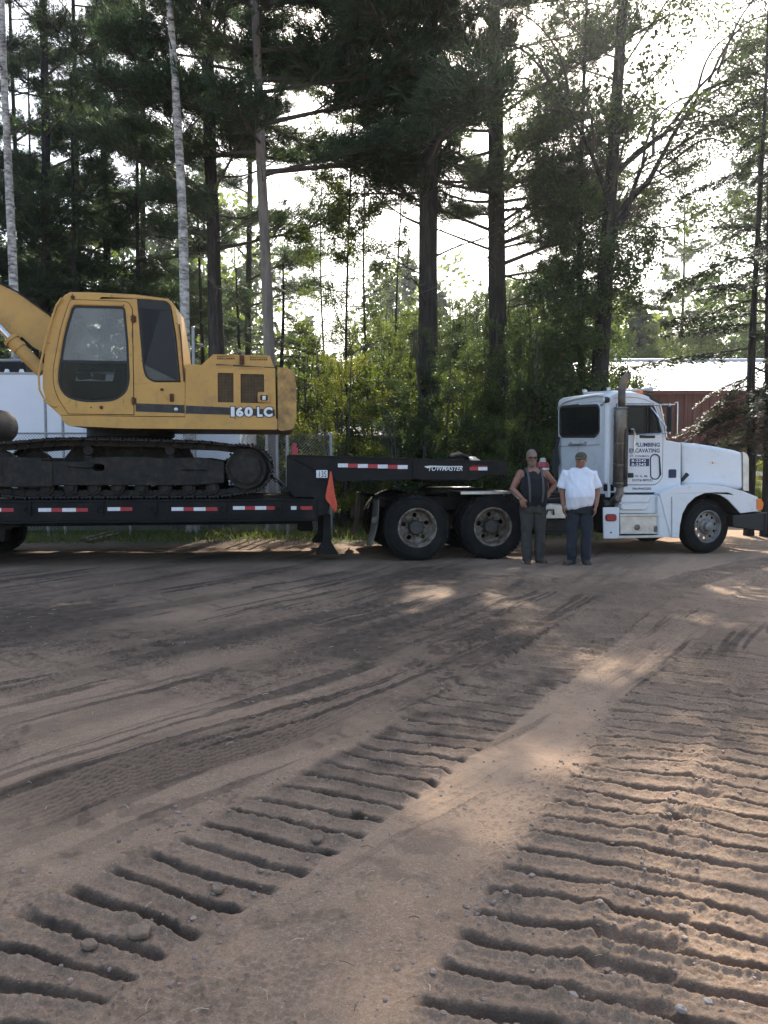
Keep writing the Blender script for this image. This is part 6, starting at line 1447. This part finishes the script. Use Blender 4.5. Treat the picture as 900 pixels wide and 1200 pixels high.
# parked vehicle glimpsed beyond the bonnet and a dark bin beside the barn
v = thing('parked_pickup', 'pale pickup truck glimpsed between the trees beyond the truck bonnet', 'pickup', (X(893, 27), 27, 0), None, None, R(8)); s = MB()
s.prism(rpoly([(-1.1, .5), (2.6, .5), (2.6, 1.15), (2.4, 1.2), (1.1, 1.25), (.55, 1.85), (-1.0, 1.88), (-1.1, 1.2)], .1), -.0, 1.8); s.build('body', M['white'], v, .06)
MB().prism(rpoly([(-.9, 1.25), (.85, 1.25), (.45, 1.75), (-.9, 1.78)], .06), -.012, .02).build('window', M['glass_dark'], v)
MB().box(-1.08, 2.5, -.015, .0, .95, 1.08).build('side_stripe', M['red'], v, .004)
for x in (-.4, 1.9): tyre_mb((x, -.02, .36), .36, .24).build('wheel', M['rubber'], v)
b = thing('black_bin', 'long black open bin standing behind the truck bonnet', 'bin', (X(853, 21), 21, 0)); s = MB(); zz = 1.6 + (540 - 519.5) / FPX * 21
s.prism([(-.75, 0.15), (.72, .15), (.75, zz), (-.85, zz)], 0, 1.2); s.build('body', M['trim'], b, .02); MB().box(-.88, .78, -.04, 1.24, zz - .06, zz + .0).build('rim', M['black'], b, .01)
for x in (-.5, .45): MB().box(x - .08, x + .08, .1, 1.1, -.05, .16).build('foot', M['black'], b, .01)
# old planks lying under the trailer
for px0, py0, px1, py1, lab in ((97, 635, 138, 624, 'weathered dark plank lying on the sunlit soil under the trailer'), (104, 637, 142, 627, 'second dark plank lying beside it nearer the camera')):
    a, c = ground_at(px0, py0), ground_at(px1, py1); d = (c - a); mb = MB(); q = d.normalized(); mb.obox((0, 0, .03), q * d.length / 2, Vector((-q.y, q.x, 0)) * .06, (0, 0, .03)); o = mb.build('plank', M['wood'], None, .006); o.location = (a + c) / 2 + Vector((0, 0, gz(*((a + c) / 2).to_2d()))); tag(o, lab, 'plank')

# ================================================================ the two men
M['skin'] = mat('tanned_skin', (.29, .145, .095), .55, var=.12, vscale=14, col2=(.23, .095, .065), amount=.4, nscale=10, spec=.35)
M['black_cotton'] = mat('black_cotton', (.008, .009, .012), .9, var=.25, vscale=10)
M['work_trousers'] = mat('grey_work_trousers', (.040, .040, .037), .9, var=.25, vscale=9, col2=(.065, .058, .05), amount=.4, nscale=6)
M['jeans'] = mat('dark_blue_jeans', (.019, .023, .033), .9, var=.3, vscale=9, col2=(.036, .040, .048), amount=.35, nscale=5)
M['white_cotton'] = mat('white_cotton', (.74, .75, .82), .9, var=.04, vscale=8)
M['boots'] = mat('dusty_leather', (.055, .042, .034), .85, var=.4, vscale=25)
M['grey_hair'] = mat('grey_hair', (.17, .145, .125), .8, var=.3, vscale=60, bump=.6, bscale=160)
M['camo'] = mat('camouflage_cap', (.045, .042, .030), .9, col2=(.10, .085, .055), amount=.5, nscale=30)
M['braces'] = mat('grey_braces', (.075, .068, .066), .8, var=.2, vscale=30)
def remesh(mb, name, voxel, m, parent, smooth=4, fold=0.0, fscale=(9, 9, 5), ratio=1.0, seed=0, open_fn=None):
    me = mb.mesh(name + '_source', m, sharp=None); o = bpy.data.objects.new(name + '_source', me); COL.objects.link(o)
    r = o.modifiers.new('Remesh', 'REMESH'); r.mode = 'VOXEL'; r.voxel_size = voxel; r.use_smooth_shade = True
    s = o.modifiers.new('Smooth', 'SMOOTH'); s.iterations = smooth; s.factor = .5
    if ratio < 1: d = o.modifiers.new('Decimate', 'DECIMATE'); d.ratio = ratio
    dg = bpy.context.evaluated_depsgraph_get(); out = bpy.data.meshes.new_from_object(o.evaluated_get(dg)); bpy.data.objects.remove(o); bpy.data.meshes.remove(me)
    out.name = name; out.materials.clear(); out.materials.append(m)
    if fold:
        ns = [v.normal.copy() for v in out.vertices]
        for v, n in zip(out.vertices, ns):
            q = Vector((v.co.x * fscale[0] + seed, v.co.y * fscale[1], v.co.z * fscale[2] + v.co.x * 6)); v.co += n * fold * (mnoise.noise(q) + .5 * mnoise.noise(q * 2.3))
    out.polygons.foreach_set('use_smooth', [True] * len(out.polygons)); out.update()
    p = bpy.data.objects.new(name, out); COL.objects.link(p); p.parent = parent; BASE[p.name] = BASE[parent.name]; return p
def loft(mb, rings, n=28, power=2.4):
    """rings (z, cx, cy, rx, ry[, tilt]) of a rounded section"""
    vs = []
    for rg in rings:
        z, cx, cy, rx, ry = rg[:5]; tl = rg[5] if len(rg) > 5 else 0
        for j in range(n):
            a = 2 * PI * j / n; c, s = math.cos(a), math.sin(a); x = rx * math.copysign(abs(c) ** (2 / power), c); y = ry * math.copysign(abs(s) ** (2 / power), s); vs.append((cx + x, cy + y, z + tl * x))
    k = len(rings); fs = [(i * n + j, i * n + (j + 1) % n, (i + 1) * n + (j + 1) % n, (i + 1) * n + j) for i in range(k - 1) for j in range(n)]
    fs += [tuple(range(n - 1, -1, -1)), tuple((k - 1) * n + j for j in range(n))]; mb.add(vs, fs)
def limb(mb, pts, rs, n=14):
    """tapered limb with rounded joints"""
    P = [Vector(p) for p in pts]; Q2, R2 = [], []
    for i in range(len(P) - 1):
        for j in range(6):
            t = j / 6; Q2.append(P[i].lerp(P[i + 1], t)); a = rs[i] + (rs[i + 1] - rs[i]) * t; R2.append(a * (1 + .07 * math.sin(PI * t)))
    Q2.append(P[-1]); R2.append(rs[-1]); mb.tube(Q2, R2, n)
    for p, r in zip(P, rs): mb.ball(p, r, r, r, 12, 8)
def hand(mb, w, d, n, side, curl=.5, s=1.0):
    """palm and five bent fingers; w wrist, d finger direction, n the way the palm faces, side towards the thumb"""
    w, d, n = Vector(w), Vector(d).normalized(), Vector(n).normalized(); n = (n - d * n.dot(d)).normalized(); sd = d.cross(n).normalized() * (1 if d.cross(n).dot(Vector(side)) > 0 else -1)
    for k in range(5): o = (k - 2) * .0175 * s; mb.tube([w + sd * o * .55, w + d * .045 * s + sd * o, w + d * .092 * s + sd * o * 1.05], [.013 * s, .0145 * s, .012 * s], 8)
    for k, L in enumerate((.072, .082, .077, .060)):
        p = w + d * .088 * s + sd * (.030 - .0205 * k) * s; dirv = (d + sd * (.10 - .07 * k)).normalized(); pts = [p]
        for q, f in enumerate((.42, .32, .26)):
            ang = curl * (.35 + .55 * q) * (1 + .12 * k); v = dirv * math.cos(ang) + n * math.sin(ang); p = p + v * L * f * s; pts.append(p)
        mb.tube(pts, [.0092 * s, .0088 * s, .008 * s, .0065 * s], 8); mb.ball(pts[-1], .0066 * s, .0066 * s, .0066 * s, 8, 6)
    b = w + d * .025 * s + sd * .026 * s; t1 = b + (d * .55 + sd * .75 + n * .3).normalized() * .038 * s; t2 = t1 + (d * .85 + sd * .25 + n * .3).normalized() * .030 * s
    mb.tube([b - sd * .012, b, t1, t2], [.014 * s, .0135 * s, .0105 * s, .0075 * s], 8); mb.ball(t2, .0078 * s, .0078 * s, .0078 * s, 8, 6)
def head(mb, c, yaw, pitch, s=1.0):
    """skull, jaw, brow, nose, lips, chin and ears; returns the frame used"""
    rot = Matrix.Rotation(yaw, 3, 'Z') @ Matrix.Rotation(pitch, 3, 'X'); c = Vector(c)
    t = MB()
    t.ball((0, .012, .035), .077, .098, .100, 20, 14); t.ball((0, -.018, -.035), .066, .074, .085, 18, 12); t.ball((0, -.052, -.088), .036, .034, .030, 12, 8)
    t.ball((0, -.070, .030), .056, .024, .016, 14, 8)
    t.tube([(0, -.084, .028), (0, -.099, .004), (0, -.112, -.020)], [.009, .012, .015], 10); t.ball((0, -.106, -.022), .016, .014, .011, 10, 8)
    for x in (-1, 1): t.ball((x * .013, -.098, -.024), .009, .010, .008, 8, 6); t.ball((x * .077, .014, .0), .010, .020, .032, 10, 8); t.ball((x * .045, -.062, -.012), .024, .022, .020, 10, 8)
    t.ball((0, -.090, -.054), .024, .010, .006, 12, 6); t.ball((0, -.089, -.065), .021, .010, .006, 12, 6)
    mb.add([c + rot @ (Vector(v) * s) for v in t.v], t.f); return lambda v: c + rot @ (Vector(v) * s)
def boot(mb, heel, yaw):
    r = Matrix.Rotation(yaw, 3, 'Z'); h = Vector(heel); t = MB()
    t.tube([(0, .05, .05), (0, 0, .048), (0, -.08, .042), (0, -.16, .036), (0, -.20, .030)], [.040, .044, .045, .048, .034], 12); t.tube([(0, .015, .04), (0, .015, .13)], [.048, .052], 12); t.box(-.044, .044, -.215, .065, 0, .022)
    mb.add([h + r @ Vector(v) for v in t.v], t.f)
def person(label, px, py, yaw, build):
    g = ground_at(px, py); p = thing('person', label, 'person', (g.x, g.y, gz(g.x, g.y) - .005), None, None, yaw); build(p); return p
def eyes(H, parent):
    for x in (-1, 1):
        mb = MB(); e = H((x * .031, -.083, .012)); mb.ball(e, .012, .009, .008, 10, 8); mb.build('eye', M['tape_white'], parent, sharp=None)
def man_black(p):
    b = MB()
    loft(b, [(.80, 0, .0, .165, .12), (.92, 0, 0, .18, .135), (1.06, 0, -.01, .19, .15), (1.20, -.005, -.01, .195, .15), (1.34, -.01, 0, .20, .135), (1.43, -.015, .01, .175, .10), (1.485, -.02, .01, .09, .075)])
    b.tube([(-.02, .012, 1.44), (-.03, .0, 1.52), (-.035, -.01, 1.58)], [.074, .064, .06], 14)
    H = head(b, (-.035, -.015, 1.635), R(-4), R(2))
    for s, an in ((-1, -.085), (1, .115)): limb(b, [(s * .095, 0, .88), (s * .10 + (.0), -.02, .48), (an, .01, .09)], [.098, .062, .044])
    limb(b, [(-.205, .0, 1.405), (-.335, -.02, 1.165), (-.225, -.155, 1.035)], [.060, .046, .031]); hand(b, (-.222, -.160, 1.03), (.22, -.15, -.95), (.6, .8, 0), (.5, -.8, 0), .5, 1.05)
    limb(b, [(.185, .0, 1.405), (.365, .06, 1.225), (.255, -.045, 1.115)], [.060, .046, .032]); hand(b, (.25, -.05, 1.112), (-.72, -.50, -.42), (-.45, .8, -.2), (0, -.3, 1), .5, 1.05)
    remesh(b, 'body', .0065, M['skin'], p, 3, ratio=.6); eyes(H, p)
    t = MB(); loft(t, [(.885, 0, 0, .195, .15), (.93, 0, -.005, .205, .16), (1.06, 0, -.02, .215, .18), (1.20, -.005, -.02, .215, .175), (1.33, -.01, -.005, .205, .155), (1.405, -.015, .005, .165, .118), (1.445, -.02, .01, .125, .09)])
    for s in (-1, 1): t.tube([(s * .10 - .015, -.085, 1.37), (s * .115 - .015, .0, 1.468), (s * .10 - .015, .09, 1.38)], [.05, .042, .05], 12)
    remesh(t, 'shirt', .009, M['black_cotton'], p, 4, .010, ratio=.6, seed=3)
    j = MB(); loft(j, [(.80, 0, .005, .18, .14), (.86, 0, .005, .195, .15), (.915, 0, 0, .200, .155), (.935, 0, 0, .198, .152)])
    for s, an in ((-1, -.085), (1, .115)): limb(j, [(s * .098, .005, .84), (s * .104, -.018, .48), (an, .008, .07)], [.114, .084, .074])
    remesh(j, 'trousers', .010, M['work_trousers'], p, 3, .014, (8, 8, 11), ratio=.6, seed=5)
    f = MB()
    for an, y in ((-.085, R(-10)), (.115, R(12))): boot(f, (an, .0, 0), y)
    remesh(f, 'boots', .008, M['boots'], p, 2, ratio=.6)
    h = MB()
    for (c, r) in (((0, .022, .052), (.082, .098, .094)), ((0, .045, .0), (.080, .070, .07))): h.add([H(v) for v in MB().ball(c, *r, 18, 12).v], MB().ball(c, *r, 18, 12).f)
    h.v = [tuple(v) for v in h.v]; hm = h.build('hair', M['grey_hair'], p, sharp=None)
    bd = MB()
    for (c, r) in (((0, -.048, -.088), (.048, .048, .050)), ((-.045, -.022, -.06), (.026, .045, .045)), ((.045, -.022, -.06), (.026, .045, .045)), ((0, -.092, -.042), (.030, .014, .009))): q = MB().ball(c, *r, 14, 10); bd.add([H(v) for v in q.v], q.f)
    remesh(bd, 'beard', .006, M['grey_hair'], p, 2, .006, (60, 60, 60), ratio=.5)
    sg = MB()
    for x in (-1, 1):
        out = [(x * .034 + .030 * math.cos(a) * (1 if abs(math.cos(a)) < .99 else 1), .016 + .021 * math.sin(a)) for a in [i * PI / 8 for i in range(16)]]; q = MB().prism(out, -.104, -.098); sg.add([H(v) for v in q.v], q.f)
        q = MB().tube([(x * .062, -.098, .022), (x * .080, -.05, .020), (x * .084, .02, .012)], .004, 6); sg.add([H(v) for v in q.v], q.f)
    q = MB().tube([(-.012, -.103, .022), (0, -.106, .024), (.012, -.103, .022)], .004, 6); sg.add([H(v) for v in q.v], q.f); sg.build('sunglasses', M['trim'], p)
    for s in (-1, 1):
        v = []
        path = [(s * .095, -.170, .94), (s * .105, -.205, 1.08), (s * .108, -.200, 1.20), (s * .108 - .005, -.168, 1.33), (s * .112 - .01, -.115, 1.43), (s * .113 - .012, -.02, 1.517), (s * .10 - .01, .09, 1.46), (s * .05, .155, 1.2)]
        for q in path: v += [(q[0] - .019, q[1], q[2]), (q[0] + .019, q[1], q[2])]
        o = MB().add(v, [(2 * i, 2 * i + 1, 2 * i + 3, 2 * i + 2) for i in range(len(path) - 1)]).build('braces', M['braces'], p, sharp=None); o.modifiers.new('Solidify', 'SOLIDIFY').thickness = .006; o.modifiers.new('Subdivision', 'SUBSURF').render_levels = 2
def man_white(p):
    b = MB()
    loft(b, [(.80, 0, .0, .165, .12), (.92, 0, -.01, .18, .15), (1.06, 0, -.03, .19, .175), (1.20, 0, -.02, .195, .16), (1.34, 0, 0, .19, .13), (1.42, 0, .01, .155, .095), (1.475, 0, .01, .085, .075)])
    b.tube([(0, .012, 1.44), (.0, .0, 1.51), (.005, -.015, 1.56)], [.078, .068, .064], 14)
    H = head(b, (.008, -.03, 1.605), R(-16), R(8))
    for s, an in ((-1, -.105), (1, .11)): limb(b, [(s * .095, 0, .88), (s * .105, -.02, .48), (an, .01, .09)], [.098, .062, .044])
    limb(b, [(-.192, .012, 1.385), (-.262, .03, 1.15), (-.245, -.05, .92)], [.060, .047, .032]); hand(b, (-.245, -.055, .915), (.10, -.12, -1), (1, .2, 0), (0, -1, 0), .6, 1.05)
    limb(b, [(.192, .012, 1.385), (.268, .03, 1.15), (.235, -.06, .915)], [.060, .047, .032]); hand(b, (.235, -.065, .91), (-.08, -.14, -1), (-1, .2, 0), (0, -1, 0), .6, 1.05)
    remesh(b, 'body', .0065, M['skin'], p, 3, ratio=.6); eyes(H, p)
    t = MB(); loft(t, [(.885, 0, -.01, .190, .155, .20), (.93, 0, -.015, .205, .18, .18), (1.06, 0, -.035, .218, .205, .08), (1.18, 0, -.03, .216, .19), (1.30, 0, -.01, .212, .165), (1.38, 0, .005, .208, .142), (1.435, 0, .01, .206, .124), (1.475, 0, .01, .158, .104), (1.50, 0, .01, .084, .082)])
    for s in (-1, 1): t.tube([(s * .10, .01, 1.395), (s * .196, .012, 1.392), (s * .232, .02, 1.29), (s * .262, .026, 1.185)], [.066, .090, .082, .084], 14)
    remesh(t, 'shirt', .009, M['white_cotton'], p, 3, .017, (8, 8, 5), ratio=.6, seed=9)
    j = MB(); loft(j, [(.80, 0, .005, .18, .14), (.86, 0, .0, .19, .15), (.95, 0, -.01, .195, .165), (.98, 0, -.01, .192, .165)])
    for s, an in ((-1, -.105), (1, .11)): limb(j, [(s * .098, .005, .84), (s * .108, -.018, .48), (an, .008, .07)], [.112, .080, .072])
    remesh(j, 'jeans', .010, M['jeans'], p, 3, .013, (8, 8, 12), ratio=.6, seed=1)
    f = MB()
    for an, y in ((-.105, R(-38)), (.11, R(8))): boot(f, (an, .0, 0), y)
    remesh(f, 'boots', .008, M['boots'], p, 2, ratio=.6)
    c = MB(); q = MB().ball((0, .012, .055), .088, .108, .078, 20, 12); c.add([H(v) for v in q.v], q.f)
    br = []
    for i in range(11):
        a = PI * (1.12 + .76 * i / 10); br += [(.080 * math.cos(a), .0 + .10 * math.sin(a), .055), (.078 * math.cos(a), -.012 + .165 * math.sin(a), .040)]
    q = MB().add(br, [(2 * i, 2 * i + 2, 2 * i + 3, 2 * i + 1) for i in range(10)]); q.add([(a, b_, z + .008) for a, b_, z in br], [(2 * i + 1, 2 * i + 3, 2 * i + 2, 2 * i) for i in range(10)])
    c.add([H(v) for v in q.v], q.f); c.build('cap', M['camo'], p, sharp=60)
    h = MB(); q = MB().ball((0, .04, .005), .083, .074, .055, 16, 10); h.add([H(v) for v in q.v], q.f); h.build('hair', M['grey_hair'], p, sharp=None)
person('man in a black sleeveless shirt and grey braces wearing sunglasses, one hand on his hip', 624, 660, R(4), man_black)
person('man in a white t-shirt, jeans and a camouflage cap standing with arms hanging', 678, 662, R(-8), man_white)

# ---------------------------------------------------------------- scattering volume over yard and wood, added to imitate lens glare of the sun
hz = MB().box(-1700, 1700, -600, 1800, -3.5, 30).mesh('glare_haze', [], sharp=None)
hm = bpy.data.materials.new('glare_air'); hm.use_nodes = True; hn = hm.node_tree; hn.nodes.clear()
ho = hn.nodes.new('ShaderNodeOutputMaterial'); hv = hn.nodes.new('ShaderNodeVolumePrincipled'); hv.inputs['Color'].default_value = (.93, .96, .96, 1)
hv.inputs['Density'].default_value = 0.0009; hv.inputs['Anisotropy'].default_value = .84; hn.links.new(hv.outputs[0], ho.inputs['Volume'])
hz.materials.append(hm); h_ = bpy.data.objects.new('glare_haze', hz); COL.objects.link(h_); h_['kind'] = 'stuff'; h_['label'] = 'thin scattering air added over yard and wood to imitate sun glare'
